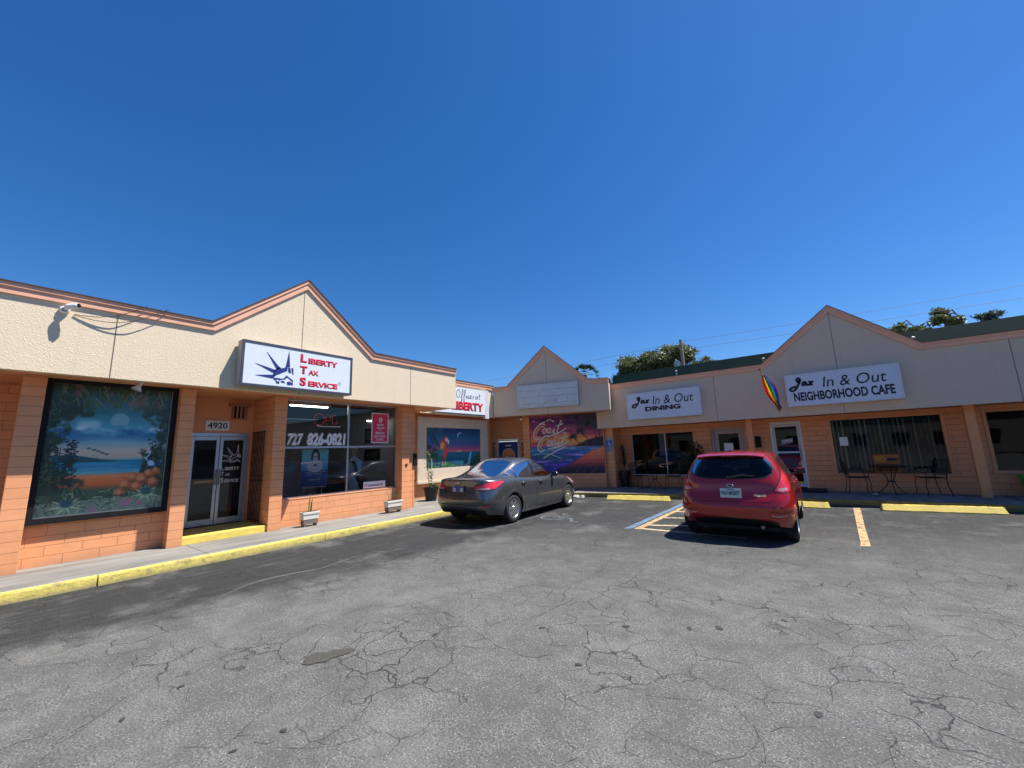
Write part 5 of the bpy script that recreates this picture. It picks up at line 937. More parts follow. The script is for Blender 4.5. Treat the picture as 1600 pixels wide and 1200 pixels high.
class Car:
    def __init__(s,rings,cell=.014):
        Rg=np.array(rings,float); S,U,_=Rg.shape
        du=np.linalg.norm(np.diff(Rg,axis=1),axis=2).max(0); dsn=np.linalg.norm(np.diff(Rg,axis=0),axis=2).max(1)
        us=np.concatenate([[0],np.cumsum(np.linalg.norm(np.diff(Rg,axis=1),axis=2).mean(0))]); ss=np.concatenate([[0],np.cumsum(np.maximum(np.linalg.norm(np.diff(Rg,axis=0),axis=2).mean(1),.02))])
        ui=np.concatenate([np.linspace(us[i],us[i+1],max(2,int(du[i]/cell))+1)[:-1] for i in range(U-1)]+[[us[-1]]]); si=np.concatenate([np.linspace(ss[i],ss[i+1],max(2,int(dsn[i]/cell))+1)[:-1] for i in range(S-1)]+[[ss[-1]]])
        A=np.stack([pchip(us,Rg[k],ui) for k in range(S)]); P=np.stack([pchip(ss,A[:,j],si) for j in range(len(ui))],1)
        P[:,0,1]=0;P[:,-1,1]=0;P[-1,:,1]=0; P[...,1]=np.maximum(P[...,1],0)
        s.P=P; s.su=np.interp(si,ss,np.arange(S)); s.uu=np.interp(ui,us,np.arange(U)); s.rings=Rg
        gu=np.gradient(P,axis=1);gs=np.gradient(P,axis=0); N=np.cross(gs,gu); N/=np.linalg.norm(N,axis=2,keepdims=True)+1e-9; s.N=N
        s.A=np.concatenate([np.zeros((P.shape[0],1)),np.cumsum(np.linalg.norm(np.diff(P[...,:2],axis=1),axis=2),axis=1)],1)
        c=P[P.shape[0]//2,P.shape[1]//2]; 
        if N[P.shape[0]//3,P.shape[1]//2,1]<0: s.N=-N
    def faces(s):
        a=s.P; f=lambda M:(M[:-1,:-1]+M[1:,:-1]+M[1:,1:]+M[:-1,1:])/4
        s.c=f(s.P); s.fn=f(s.N); s.fA=f(s.A); SU,UU=np.meshgrid(s.su,s.uu,indexing='ij'); s.fs=f(SU); s.fu=f(UU); s.used=np.zeros(s.c.shape[:2],bool)
    def arch(s,xw,zw,r,ymin=.5):
        P=s.P; m=P[...,1]>ymin; dx=P[...,0]-xw;dz=P[...,2]-zw; d=np.hypot(dx,dz); k=m&(np.abs(d-r)<.012)&(d>0); P[...,0]=np.where(k,xw+dx/d*r,P[...,0]);P[...,2]=np.where(k,zw+dz/d*r,P[...,2])
        # soft flare around the opening
        g=np.exp(-((d-r-.01)/.035)**2)*m*(P[...,2]>.25); P[...,1]+=g*.010
    def take(s,mask): mask=mask&~s.used; s.used|=mask; return mask
    def piece(s,name,mask,m,parent,off=0,sides=(1,-1),split=False,smooth=True):
        out=[]; H,W=s.P.shape[:2]; idx=np.arange(H*W).reshape(H,W); q=np.stack([idx[:-1,:-1],idx[:-1,1:],idx[1:,1:],idx[1:,:-1]],-1)[mask]
        if len(q)==0: return out
        used,inv=np.unique(q,return_inverse=True); q=inv.reshape(q.shape); V=(s.P+s.N*off).reshape(-1,3)[used]
        groups=[(sd,) for sd in sides] if split else [sides]
        for gset in groups:
            VV=[];FF=[];n=0
            for sd in gset:
                v=V*np.array([1,sd,1]); f=q if sd==1 else q[:,::-1]; VV.append(v);FF.append(f+n);n+=len(v)
            VV=np.concatenate(VV);FF=np.concatenate(FF)
            key=np.round(VV,4)+0.; u,ix,iv=np.unique(key,axis=0,return_index=True,return_inverse=True); iv=iv.ravel(); FF=iv[FF]; VV=VV[ix]
            FF=[list(dict.fromkeys(f)) for f in FF.tolist()]; FF=[f for f in FF if len(f)>2]
            me=bpy.data.meshes.new(name); me.from_pydata(VV.tolist(),[],FF); me.materials.append(m); me.polygons.foreach_set('use_smooth',[smooth]*len(me.polygons)); me.update()
            o=bpy.data.objects.new(name,me); COL.objects.link(o); o.parent=parent; out.append(o)
        return out
    def look(s,kind,a,b):
        P=s.P
        if kind=='xz': K0,K1,m=P[...,0],P[...,2],(s.N[...,1]>.25)
        elif kind=='az': K0,K1,m=s.A,P[...,2],(np.abs(s.N[...,2])<.96)&(s.su[:,None]<len(s.rings)-2)
        elif kind=='yz': K0,K1,m=P[...,1],P[...,2],(s.N[...,0]<-.2)
        d=np.where(m,(K0-abs(a))**2+(K1-b)**2,9e9); k=np.argpartition(d.ravel(),4)[:4]; w=1/(d.ravel()[k]+1e-7); w/=w.sum(); p=(P.reshape(-1,3)[k]*w[:,None]).sum(0); n=(s.N.reshape(-1,3)[k]*w[:,None]).sum(0); n/=np.linalg.norm(n)
        if a<0 and kind!='xz': p=p*[1,-1,1];n=n*[1,-1,1]
        return p,n
    def ribbon(s,name,kind,pts,w,m,parent,off=.002,sides=(1,-1),step=.03,closed=False,thick=0):
        P=[]; pts=list(pts)+([pts[0]] if closed else [])
        for a,b in zip(pts[:-1],pts[1:]):
            k=max(1,int(math.dist(a,b)/step)); P+=[(a[0]+(b[0]-a[0])*t/k,a[1]+(b[1]-a[1])*t/k) for t in range(k)]
        P.append(pts[-1]); L=[s.look(kind,*q) for q in P]
        for sd in sides:
            mb=MB()
            V=[]
            for i in range(len(L)):
                t=L[min(i+1,len(L)-1)][0]-L[max(i-1,0)][0]; n=L[i][1]; b=np.cross(t,n); b/=np.linalg.norm(b)+1e-9; p=L[i][0]+n*off
                V.append(((p+b*w/2)*[1,sd,1],(p-b*w/2)*[1,sd,1]))
            for i in range(len(V)-1):
                f=[V[i][0],V[i+1][0],V[i+1][1],V[i][1]]; mb.poly(f if sd==1 else f[::-1])
            mb.build(name,m,parent,local=True,smooth=True)
def ring(zs,pts): return pts
def sedan_rings():
    R0=[(-.80,0,.27),(-.79,.35,.27),(-.73,.62,.26),(-.58,.78,.25),(-.36,.83,.22),(0,.84,.20),(.9,.83,.18),(1.8,.83,.18),(2.7,.82,.19),(3.25,.72,.19),(3.5,.45,.18),(3.56,0,.18)]
    R1=[(-.89,0,.40),(-.88,.36,.40),(-.82,.66,.40),(-.64,.82,.40),(-.40,.865,.40),(0,.875,.38),(.9,.865,.32),(1.8,.865,.32),(2.7,.865,.36),(3.28,.76,.38),(3.54,.48,.38),(3.62,0,.38)]
    R2=[(-.93,0,.55),(-.92,.38,.55),(-.86,.68,.55),(-.67,.84,.56),(-.42,.88,.57),(0,.888,.56),(.9,.885,.52),(1.8,.885,.52),(2.7,.88,.56),(3.29,.77,.56),(3.55,.48,.55),(3.63,0,.55)]
    R3=[(-.91,0,.70),(-.90,.38,.70),(-.84,.67,.71),(-.65,.83,.72),(-.40,.875,.73),(0,.885,.73),(.9,.878,.70),(1.8,.878,.69),(2.7,.87,.70),(3.25,.74,.68),(3.50,.46,.67),(3.58,0,.67)]
    R4=[(-.88,0,.85),(-.87,.38,.85),(-.80,.66,.86),(-.61,.80,.88),(-.38,.85,.88),(0,.862,.87),(.9,.868,.84),(1.8,.868,.82),(2.68,.84,.80),(3.15,.70,.76),(3.38,.44,.74),(3.45,0,.745)]
    R5=[(-.885,0,1.00),(-.875,.38,.995),(-.78,.64,.985),(-.58,.755,.975),(-.34,.805,.965),(0,.83,.945),(.9,.845,.895),(1.8,.842,.87),(2.55,.79,.875),(2.95,.66,.83),(3.15,.42,.82),(3.22,0,.83)]
    R6=[(-.78,0,1.035),(-.77,.38,1.03),(-.68,.60,1.015),(-.50,.70,1.005),(-.27,.76,.995),(.08,.795,.975),(.9,.81,.925),(1.75,.80,.895),(2.35,.75,.905),(2.65,.60,.91),(2.78,.35,.92),(2.82,0,.925)]
    R7=[(-.47,0,1.055),(-.46,.33,1.05),(-.40,.54,1.035),(-.28,.63,1.025),(-.10,.70,1.015),(.18,.765,.985),(.9,.79,.94),(1.6,.785,.905),(2.08,.735,.925),(2.24,.56,.965),(2.34,.30,.985),(2.37,0,.99)]
    R8=[(.44,0,1.395),(.44,.30,1.388),(.45,.46,1.365),(.47,.53,1.345),(.52,.565,1.335),(.66,.58,1.35),(.98,.59,1.375),(1.22,.585,1.365),(1.42,.56,1.325),(1.47,.44,1.35),(1.50,.25,1.372),(1.51,0,1.38)]
    R9=[(.50,0,1.418),(.50,.24,1.412),(.51,.38,1.400),(.53,.44,1.395),(.58,.47,1.392),(.70,.48,1.402),(.98,.49,1.413),(1.18,.48,1.405),(1.32,.45,1.382),(1.37,.34,1.39),(1.39,.20,1.403),(1.40,0,1.408)]
    R10=[(x,0,z) for x,z in ((.56,1.428),(.56,1.428),(.58,1.430),(.60,1.432),(.66,1.435),(.76,1.439),(.98,1.443),(1.12,1.440),(1.22,1.433),(1.27,1.428),(1.30,1.424),(1.31,1.422))]
    return [R0,R1,R2,R3,R4,R5,R6,R7,R8,R9,R10]
def hatch_rings():
    R0=[(-.56,0,.30),(-.55,.35,.30),(-.50,.62,.28),(-.37,.76,.25),(-.25,.80,.22),(0,.81,.20),(.8,.80,.18),(1.6,.80,.18),(2.49,.79,.2),(2.95,.70,.2),(3.15,.45,.19),(3.2,0,.19)]
    R1=[(-.66,0,.40),(-.65,.35,.40),(-.59,.65,.40),(-.43,.80,.39),(-.26,.842,.38),(0,.852,.37),(.8,.842,.32),(1.6,.842,.32),(2.49,.845,.36),(3.0,.76,.38),(3.2,.48,.38),(3.27,0,.38)]
    R2=[(-.70,0,.56),(-.69,.36,.56),(-.63,.67,.56),(-.46,.825,.56),(-.26,.86,.56),(0,.866,.56),(.8,.862,.52),(1.6,.862,.52),(2.49,.86,.56),(3.02,.77,.56),(3.22,.48,.55),(3.29,0,.55)]
    R3=[(-.67,0,.66),(-.66,.36,.66),(-.605,.665,.67),(-.45,.815,.69),(-.25,.852,.70),(0,.862,.71),(.8,.858,.69),(1.6,.858,.69),(2.49,.85,.71),(3.0,.74,.68),(3.19,.47,.66),(3.26,0,.66)]
    R4=[(-.60,0,.80),(-.595,.36,.80),(-.55,.63,.81),(-.42,.775,.84),(-.235,.825,.86),(0,.84,.86),(.8,.85,.84),(1.6,.85,.82),(2.45,.82,.82),(2.9,.67,.79),(3.08,.42,.77),(3.14,0,.77)]
    R5=[(-.575,0,.93),(-.57,.36,.93),(-.525,.605,.945),(-.40,.735,.98),(-.22,.785,1.00),(.02,.805,.99),(.8,.825,.935),(1.5,.82,.90),(2.3,.77,.90),(2.62,.62,.89),(2.76,.38,.89),(2.81,0,.895)]
    R6=[(-.545,0,1.02),(-.54,.36,1.02),(-.495,.58,1.035),(-.385,.695,1.07),(-.20,.75,1.07),(.05,.775,1.045),(.8,.79,.985),(1.5,.785,.945),(2.05,.73,.955),(2.2,.57,.985),(2.30,.30,1.005),(2.33,0,1.01)]
    R7=[(-.375,0,1.385),(-.372,.30,1.38),(-.345,.475,1.362),(-.28,.555,1.345),(-.13,.585,1.345),(.1,.595,1.36),(.6,.605,1.378),(1.0,.60,1.372),(1.33,.57,1.335),(1.42,.46,1.36),(1.47,.26,1.385),(1.49,0,1.39)]
    R8=[(-.34,0,1.43),(-.335,.27,1.425),(-.315,.42,1.41),(-.25,.485,1.40),(-.10,.505,1.408),(.1,.512,1.418),(.6,.515,1.432),(.95,.505,1.425),(1.22,.47,1.40),(1.31,.37,1.405),(1.36,.21,1.415),(1.38,0,1.42)]
    R9=[(x,0,z) for x,z in ((-.30,1.446),(-.30,1.446),(-.27,1.45),(-.2,1.455),(-.05,1.462),(.1,1.468),(.6,1.475),(.9,1.468),(1.1,1.455),(1.18,1.45),(1.24,1.445),(1.26,1.443))]
    return [R0,R1,R2,R3,R4,R5,R6,R7,R8,R9]
def carpaint(name,base,rough=.28,metal=.75):
    m,nt,b=newmat(name); p=obc(nt); b.inputs['Metallic'].default_value=metal; b.inputs['Coat Weight'].default_value=1; b.inputs['Coat Roughness'].default_value=.03
    fl=noise(nt,900,2,.5,p); dust=ramp(nt,noise(nt,3,6,.7,p),[(.45,0),(.8,.18)])
    c=mix(nt,ramp(nt,fl,[(.35,0),(.65,1)]),tuple(x*.85 for x in base),tuple(min(1,x*1.2) for x in base)); sp=nd(nt,'ShaderNodeSeparateXYZ'); nt.links.new(p,sp.inputs[0])
    low=ramp(nt,math_(nt,'ADD',sp.outputs[2],math_(nt,'MULTIPLY',dust,.5)),[(.22,.35),(.5,0)])
    c=mix(nt,math_(nt,'MAXIMUM',low,math_(nt,'MULTIPLY',dust,.35)),c,(.12,.11,.10)); nt.links.new(c,b.inputs['Base Color']); nt.links.new(math_(nt,'MULTIPLY_ADD',dust,.5,rough),b.inputs['Roughness'])
    MATS[name]=m; return m
tyre_m=mat('tyre_rubber',(.018,.018,.019),.8,var=.2,nscale=30); rim_m=mat('rim_silver',(.52,.53,.54),.3,metal=.9,var=.05); trimblk=mat('black_trim',(.012,.012,.013),.45); 
lens_red=mat('lens_red',(.70,.03,.05),.15,var=.15,nscale=30,coat=1); lens_clear=mat('lens_clear',(.50,.30,.31),.18,var=.1,coat=1); chrome=mat('chrome',(.75,.75,.75),.12,metal=1,var=.03); seat_m=mat('seat_cloth',(.045,.045,.05),.9); plate_m=mat('plate_white',(.55,.60,.58),.4); under=mat('underbody',(.01,.01,.01),.9)
plate_blue=mat('plate_blue',(.05,.10,.28),.4)
def wheel(parent,x,y,zw,r,sd,spokes,w=.20,rimr=.205,style='five'):
    t=MB(); prof=[(rimr,-w/2+.01),(rimr+.02,-w/2),(r-.03,-w/2+.004),(r-.008,-w/2+.022),(r,-w/2+.05),(r,w/2-.05),(r-.008,w/2-.022),(r-.03,w/2-.004),(rimr+.02,w/2),(rimr,w/2-.01)]
    t.lathe(prof,(x,y,zw),axis='y',seg=48); ty=t.build('tyre',tyre_m,parent,local=True,smooth=True)
    q=MB(); o=sd*(w/2-.012); q.lathe([(rimr+.004,-w/2+.01),(rimr+.006,w/2-.004) if sd>0 else (rimr+.006,w/2-.01)],(x,y,zw),axis='y',seg=40)
    q.lathe([(rimr+.008,o+sd*.006),(rimr-.012,o+sd*.010),(rimr-.03,o-sd*.02)],(x,y,zw),axis='y',seg=40)
    n=spokes
    for k in range(n):
        a=2*math.pi*k/n+.3
        for da,wd in (((-.10,.020),(.10,.020)) if style=='twin' else ((0,.040),)):
            c0=Vector((math.cos(a+da*1.6),0,math.sin(a+da*1.6)));c1=Vector((math.cos(a+da),0,math.sin(a+da))); tt=Vector((-math.sin(a),0,math.cos(a)))
            A0=Vector((x,y+o-sd*.004,zw))+c0*.035;B0=Vector((x,y+o-sd*.004,zw))+c1*(rimr-.004)
            q.prism([A0-tt*wd*.8,A0+tt*wd*.8,B0+tt*wd*(1.5 if style!='twin' else 1),B0-tt*wd*(1.5 if style!='twin' else 1)],(0,-sd*.03,0))
    q.lathe([(.0,o+sd*.004),(.05,o+sd*.002),(.06,o-sd*.01)],(x,y,zw),axis='y',seg=20)
    rm=q.build('rim',rim_m,parent,local=True)
    q=MB(); q.lathe([(0,o-sd*.05),(rimr,o-sd*.05)],(x,y,zw),axis='y',seg=24); q.build('brake_shadow',under,parent,local=True); return ty
def seats(root,xs,zs=.30,ys=(.36,-.36),s=1.0):
    for x in xs:
        for y in ys:
            q=MB(); q.prism([(x-.05,y-.22,zs+.22),(x+.42,y-.22,zs+.25),(x+.42,y-.22,zs+.12),(x-.05,y-.22,zs+.10)],(0,.44,0)); q.prism([(x-.05,y-.22,zs+.2),(x+.08,y-.22,zs+.2),(x-.10,y-.20,zs+.78),(x-.19,y-.20,zs+.76)],(0,.44,0)); q.build('seat',seat_m,root,local=True,bevel=.03)
            q=MB(); q.box((x-.23,y-.12,zs+.80),(x-.13,y+.12,zs+.97)); q.build('headrest',seat_m,root,local=True,bevel=.03)
def build_car(kind,name,label,loc,rz):
    root=thing(name,label,'car',(*loc,0),rz); S=kind=='sedan'
    C=Car(sedan_rings() if S else hatch_rings()); wb=2.70 if S else 2.49; zw,rw=(.315,.315) if S else (.300,.300); ra=.365 if S else .345
    C.arch(0,zw,ra);C.arch(wb,zw,ra); C.faces(); c=C.c; X,Yy,Z=c[...,0],c[...,1],c[...,2]; fn=C.fn
    pm=carpaint('grey_car_paint',(.13,.135,.14),.25,.7) if S else carpaint('red_car_paint',(.36,.003,.003),.22,.15)
    side=(fn[...,1]>.2)&(Yy>.4)
    C.take((((X)**2+(Z-zw)**2)<ra**2)&(Yy>.5)); C.take((((X-wb)**2+(Z-zw)**2)<ra**2)&(Yy>.5))
    nr=len(C.rings); base=7 if S else 6   # greenhouse base ring
    if S:
        side_poly=[(-.14,1.05),(.02,1.02),(.6,.975),(1.2,.948),(1.93,.935),(1.99,.955),(1.80,1.09),(1.60,1.215),(1.42,1.295),(1.2,1.335),(.98,1.345),(.72,1.325),(.45,1.27),(.15,1.16)]
        door_f=[(1.00,.26),(2.02,.26),(2.13,.45),(2.14,.80),(2.02,.93),(1.60,1.23),(1.42,1.315),(1.2,1.353),(1.0,1.362)]; door_r=[(.28,.62),(.42,.36),(.50,.26),(.985,.26),(.985,1.362),(.72,1.342),(.45,1.28),(.10,1.14),(.06,1.03),(.12,.80)]
        tail=[(.40,.79),(.62,.775),(.92,.80),(1.05,.86),(1.22,.945),(1.0,.96),(.80,.945),(.60,.91),(.44,.865)]; tail_w=[(.48,.79),(.80,.79),(.80,.825),(.55,.825)]
        rearglass=(C.fs>base+.05)&(C.fs<base+.93)&(C.fu<2.35); wind=(C.fs>base+.07)&(C.fs<base+.95)&(C.fu>8.62)
        roofx=None
    else:
        side_poly=[(-.06,1.135),(.1,1.10),(.6,1.05),(1.2,1.005),(1.88,.985),(1.96,1.0),(1.78,1.11),(1.55,1.235),(1.35,1.315),(1.05,1.345),(.6,1.352),(.2,1.335),(.08,1.305)]
        door_f=[(.92,.26),(1.88,.26),(1.99,.45),(2.0,.82),(1.92,.97),(1.55,1.25),(1.37,1.335),(1.05,1.368),(.92,1.37)]; door_r=[(.28,.62),(.40,.38),(.48,.26),(.905,.26),(.905,1.37),(.6,1.372),(.2,1.355),(.03,1.31),(-.09,1.14),(.10,1.02),(.16,.80)]
        tail=[(.60,.83),(.74,.80),(.92,.82),(1.02,.90),(1.06,1.00),(1.03,1.12),(.93,1.17),(.86,1.13),(.76,1.03),(.68,.93)]; tail_w=[(.66,.845),(.74,.82),(.86,.84),(.87,.875),(.69,.87)]
        rearglass=None; wind=(C.fs>base+.07)&(C.fs<base+.95)&(C.fu>8.62)
        wp=[(0,1.02),(.36,1.02),(.52,1.045),(.61,1.10),(.625,1.17),(.59,1.27),(.54,1.34),(.47,1.37),(.30,1.38),(0,1.385)]
        rearglass=polymask(wp,Yy,Z)&(fn[...,0]<-.3)&(C.fu<4.5)
    sg=polymask(side_poly,X,Z)&(C.fs>base-.6)&(C.fs<base+1.0)&(Yy>.45)&(C.fu>2.6)
    glassp=[]
    m_side=C.take(sg); m_rg=C.take(rearglass); m_w=C.take(wind)
    tl=polymask(tail,C.fA,Z)&(X<.4)&(C.fs<base+1); tlw=polymask(tail_w,C.fA,Z)&tl; m_tw=C.take(tlw); m_t=C.take(tl&~tlw)
    low=(Z<(.345 if S else .335)) &(X<-.2)&(Yy<.66) if S else ((Z<.40-.06*(Yy/.7)**2)&(X<-.2)&(Yy<.62)); m_low=C.take(low)
    hl=polymask([(2.95,.66),(3.45,.60),(3.5,.70),(3.30,.78),(2.90,.84),(2.75,.82)] if S else [(2.55,.70),(3.1,.60),(3.2,.72),(2.9,.82),(2.5,.88)],X,Z)&(Yy>.42)&(fn[...,2]<.92); m_h=C.take(hl)
    gr=(Yy<.42)&(X>3.1)&(Z>.30)&(Z<.52); m_g=C.take(gr)
    m_df=C.take(polymask(door_f,X,Z)&side); m_dr=C.take(polymask(door_r,X,Z)&side)
    if S: m_tg=C.take((Yy<.60)&(Z>.72)&(X<-.42)&(C.fs<base-.05)&(C.fu<2.6)|((C.fs>4.5)&(C.fs<base+.02)&(C.fu<2.05)))
    else: m_tg=C.take((Yy<.66-.0*Z)&(Z>.665)&(Z<1.40)&(fn[...,0]<-.25)&(X<-.2))
    gapm=mat('shut_line',(.004,.004,.004),.9)
    body=C.piece('body',~C.used,pm,root)[0]
    dfs=C.piece('door',m_df,pm,root,split=True); drs=C.piece('door',m_dr,pm,root,split=True)
    tgo=C.piece('boot_lid' if S else 'tailgate',m_tg,pm,root)[0]
    C.piece('side_window',m_side,car_glass,root,-.004,split=True); C.piece('rear_window',m_rg,car_glass,root,-.003); C.piece('windscreen',m_w,car_glass,root,-.003)
    TL=C.piece('taillight',m_t,lens_red,root,.004,split=True); TW=C.piece('reverse_lens',m_tw,lens_clear,root,.0045,split=True)
    for a,b in zip(TL,TW): b.parent=a
    C.ribbon('lamp_seal','az',tail,.012,gapm,root,.005,closed=True)
    C.piece('lower_bumper',m_low,trimblk,root); C.piece('headlight',m_h,lens_clear,root,.003,split=True); C.piece('grille',m_g,trimblk,root)
    # seals, pillars and shut lines
    gap=mat('shut_line',(.004,.004,.004),.9)
    C.ribbon('window_seal','xz',side_poly,.022,trimblk,root,.002,closed=True)
    bx=(1.04 if S else .955); C.ribbon('pillar_trim','xz',[(bx,.955 if S else 1.03),(bx-.02,1.345)],.075,trimblk,root,.003)
    if S: C.ribbon('pillar_trim','xz',[(.30,1.0),(.24,1.19)],.025,trimblk,root,.003)
    else: C.ribbon('pillar_trim','xz',[(.16,1.09),(.20,1.33)],.03,trimblk,root,.003)
    C.ribbon('shut_line','xz',[p for p in door_f if p[1]<1.0 or p[0]<1.1][:5],.007,gap,root,.0015); C.ribbon('shut_line','xz',[(door_f[0][0],.26),(door_f[0][0],.94 if S else 1.0)],.008,gap,root,.0016)
    C.ribbon('shut_line','xz',([(.06,1.02),(.12,.80),(.28,.62),(.42,.36),(.50,.26)] if S else [(-.06,1.12),(.10,1.02),(.16,.80),(.28,.62),(.40,.38)]),.007,gap,root,.0015)
    for xw in (0,wb):
        C.ribbon('arch_lip','xz',[(xw+ra*math.cos(a),zw+ra*math.sin(a)) for a in np.linspace(.02,math.pi-.02,24)],.016,pm if not S else pm,root,.004,step=.05)
        for sd in (1,-1):
            q=MB(); n=18; P=[(xw+(ra-.003)*math.cos(a),zw+(ra-.003)*math.sin(a)) for a in np.linspace(-.35,math.pi+.35,n)]
            for i in range(n-1): q.poly([(P[i][0],sd*.45,P[i][1]),(P[i+1][0],sd*.45,P[i+1][1]),(P[i+1][0],sd*.845,P[i+1][1]),(P[i][0],sd*.845,P[i][1])])
            q.poly([(x,sd*.46,z) for x,z in P]); q.build('wheel_well',under,root,local=True,smooth=True)
            wh=bpy.data.objects.new('wheel',None); COL.objects.link(wh); wh.parent=root
            wheel(wh,xw,sd*(.775 if S else .745),zw,rw,sd,7 if S else 5,.205 if S else .195,.205 if S else .195,'five' if S else 'twin')
    q=MB(); q.box((-.5,-.62,.20),(wb+.5,.62,.26)); q.build('underbody',under,root,local=True)
    q=MB(); q.box((-.55 if S else -.40,-.70,.45),(1.9 if S else 1.85,.70,.47)); q.box((wb-.75,-.72,.5),(wb-.70,.72,.90 if S else .93)); q.box((-.45,-.60,.84),(.25,.60,.86)) if S else None; q.build('cabin_tub',seat_m,root,local=True)
    seats(root,(.45,1.25) if S else (.35,1.15),.30 if S else .36)
    q=MB(); q.prism([(1.85,-.68,.88),(2.3 if S else 2.2,-.60,.92),(2.3 if S else 2.2,-.60,.80),(1.85,-.68,.74)],(0,1.28,0)); q.build('dashboard',seat_m,root,local=True)
    q=MB(); q.lathe([(.165,-.012),(.18,0),(.165,.012),(.15,0),(.165,-.012)],(0,0,0),seg=24); M_=Matrix.Translation((1.72,.36,.93))@Matrix.Rotation(R(-65),4,'Y'); q.v=[tuple(M_@Vector(v)) for v in q.v]; q.build('steering_wheel',trimblk,root,local=True,smooth=True)
    # mirrors and handles
    for sd in (1,-1):
        mx=1.86 if S else 1.80; mz=.965 if S else 1.02
        q=MB(); n=14; prof=[(0,-.08),(.038,-.068),(.056,-.024),(.057,.032),(.045,.072),(0,.088)]; q.lathe(prof,(0,0,0),seg=16)
        M_=Matrix.Translation((mx,sd*(.925 if S else .90),mz))@Matrix.Rotation(R(90),4,'X')@Matrix.Diagonal((.75,1,1,1)); q.v=[tuple(M_@Vector(v)) for v in q.v]; q.build('mirror',pm,root,local=True,smooth=True)
        q=MB(); q.box((mx-.055,sd*.84 if sd>0 else -1.0,mz-.05),(mx-.051,1.0 if sd>0 else -.84,mz+.05)) ; q.tube([(mx+.02,sd*.78,mz-.07),(mx,sd*.88,mz-.04)],.022,8); q.build('mirror_glass',trimblk,root,local=True)
        for (hx,hz,dl_) in (((.42,.855,drs),(1.22,.835,dfs)) if S else ((.36,.905,drs),(1.10,.885,dfs))):
            p,nn=C.look('xz',hx,hz); p=p*[1,sd,1]; d=dl_[0 if sd>0 else 1]
            q=MB(); q.tube([(p[0]-.085,p[1]-sd*.005,p[2]+.008),(p[0]-.06,p[1]+sd*.028,p[2]+.006),(p[0]+.06,p[1]+sd*.030,p[2]),(p[0]+.095,p[1]-sd*.005,p[2]-.004)],[.012,.015,.014,.010],8); q.build('handle',pm,d,local=True,smooth=True)
    # rear details
    if S:
        C.ribbon('shut_line','az',[(0,.725),(.46,.735),(.52,.79)],.007,gap,root,.0015,sides=(1,-1)); C.ribbon('shut_line','az',[(.44,.87),(.62,.955),(.66,1.0)],.007,gap,root,.0015)
        C.ribbon('bumper_crease','az',[(0,.47),(.5,.47),(.8,.49)],.012,gap,root,.001)
        C.ribbon('reflector','az',[(.60,.435),(.84,.45)],.028,lens_red,root,.004)
        q=MB(); q.box((-.925,-.155,.745),(-.915,.155,.865)); pl=q.build('licence_plate',plate_m,root,local=True); q=MB(); q.box((-.929,-.145,.83),(-.926,.145,.858)); q.box((-.929,-.06,.75),(-.926,.06,.83)); q.build('plate_art',plate_blue,pl,local=True)
        q=MB(); q.tube([(-.905,.06*math.cos(a),.93+.03*math.sin(a)) for a in np.linspace(0,6.283,17)],.005,6); q.tube([(-.907,-.03,.91),(-.91,-.02,.95)],.005,6); q.tube([(-.907,.03,.91),(-.91,.02,.95)],.005,6); q.tube([(-.91,-.02,.93),(-.91,.02,.93)],.005,6); q.build('badge',chrome,root,local=True)
        q=MB(); q.prism([(.62,-.02,1.43),(.74,-.008,1.44),(.60,-.01,1.485),(.56,-.012,1.482)],(0,.025,0)); q.build('antenna_fin',trimblk,root,local=True,bevel=.004)
        q=MB(); q.tube([(-.40,0,1.07),(-.41,.0,1.075)],.001,4) if False else q.box((-.36,-.09,1.0),(-.33,.09,1.025)); q.build('brake_lamp',lens_red,root,local=True)
    else:
        C.ribbon('shut_line','az',[(0,.655),(.45,.655),(.56,.67),(.62,.74),(.66,.86),(.70,.95)],.008,gap,root,.0015); C.ribbon('shut_line','az',[(.70,.95),(.76,1.06),(.80,1.2)],.006,gap,root,.0015)
        C.ribbon('window_seal','yz',[(0,1.02),(.36,1.02),(.52,1.045),(.61,1.10),(.625,1.17),(.59,1.27),(.54,1.33)],.018,trimblk,root,.002)
        # roof spoiler
        q=MB(); n=17; ys=np.linspace(-.52,.52,n)
        def sp(y):
            k=1-(abs(y)/.60)**2.4*.16; e=(abs(y)/.52)**3
            return [(-.30+.02*e,y,1.438-.028*e),(-.455+.08*e,y*1.0,1.405-.035*e),(-.455+.08*e,y,1.392-.035*e),(-.35+.03*e,y,1.375-.03*e)]
        S_=[sp(y) for y in ys]
        for i in range(n-1):
            for k in range(3): q.poly([S_[i][k],S_[i][k+1],S_[i+1][k+1],S_[i+1][k]])
        q.poly(S_[0]);q.poly(S_[-1][::-1]); q.build('spoiler',pm,root,local=True,smooth=False)
        q=MB(); q.box((-.452,-.10,1.385),(-.44,.10,1.395)); q.build('brake_lamp',lens_red,root,local=True)
        q=MB(); q.box((-.648,-.155,.715),(-.638,.155,.865)); pl=q.build('licence_plate',plate_m,root,local=True)
        for v in pl.data.vertices: v.co.x+=(v.co.z-.715)*.10-.0
        q=MB(); q.lathe([(0,0),(.03,0)],(0,0,0),seg=14); M_=Matrix.Translation((-.646,0,.787))@Matrix.Rotation(R(-90),4,'Y'); q.v=[tuple(M_@Vector(v)) for v in q.v]; q.build('plate_art',mat('orange_seal',(.10,.16,.12),.5),pl,local=True)
        Rr=Fr((-.646,0,0),(0,-1,0),(-1,0,0)); tg=mat('plate_green',(.01,.09,.09),.5)
        for s_,r_ in (('IQU',(-.135,.755,-.04,.82)),('EIT',(.04,.755,.135,.82)),('FLORIDA',(-.06,.838,.06,.855))): to=text('plate_characters',s_,Rr,r_,tg,None,.002,bold=.03); to.parent=pl
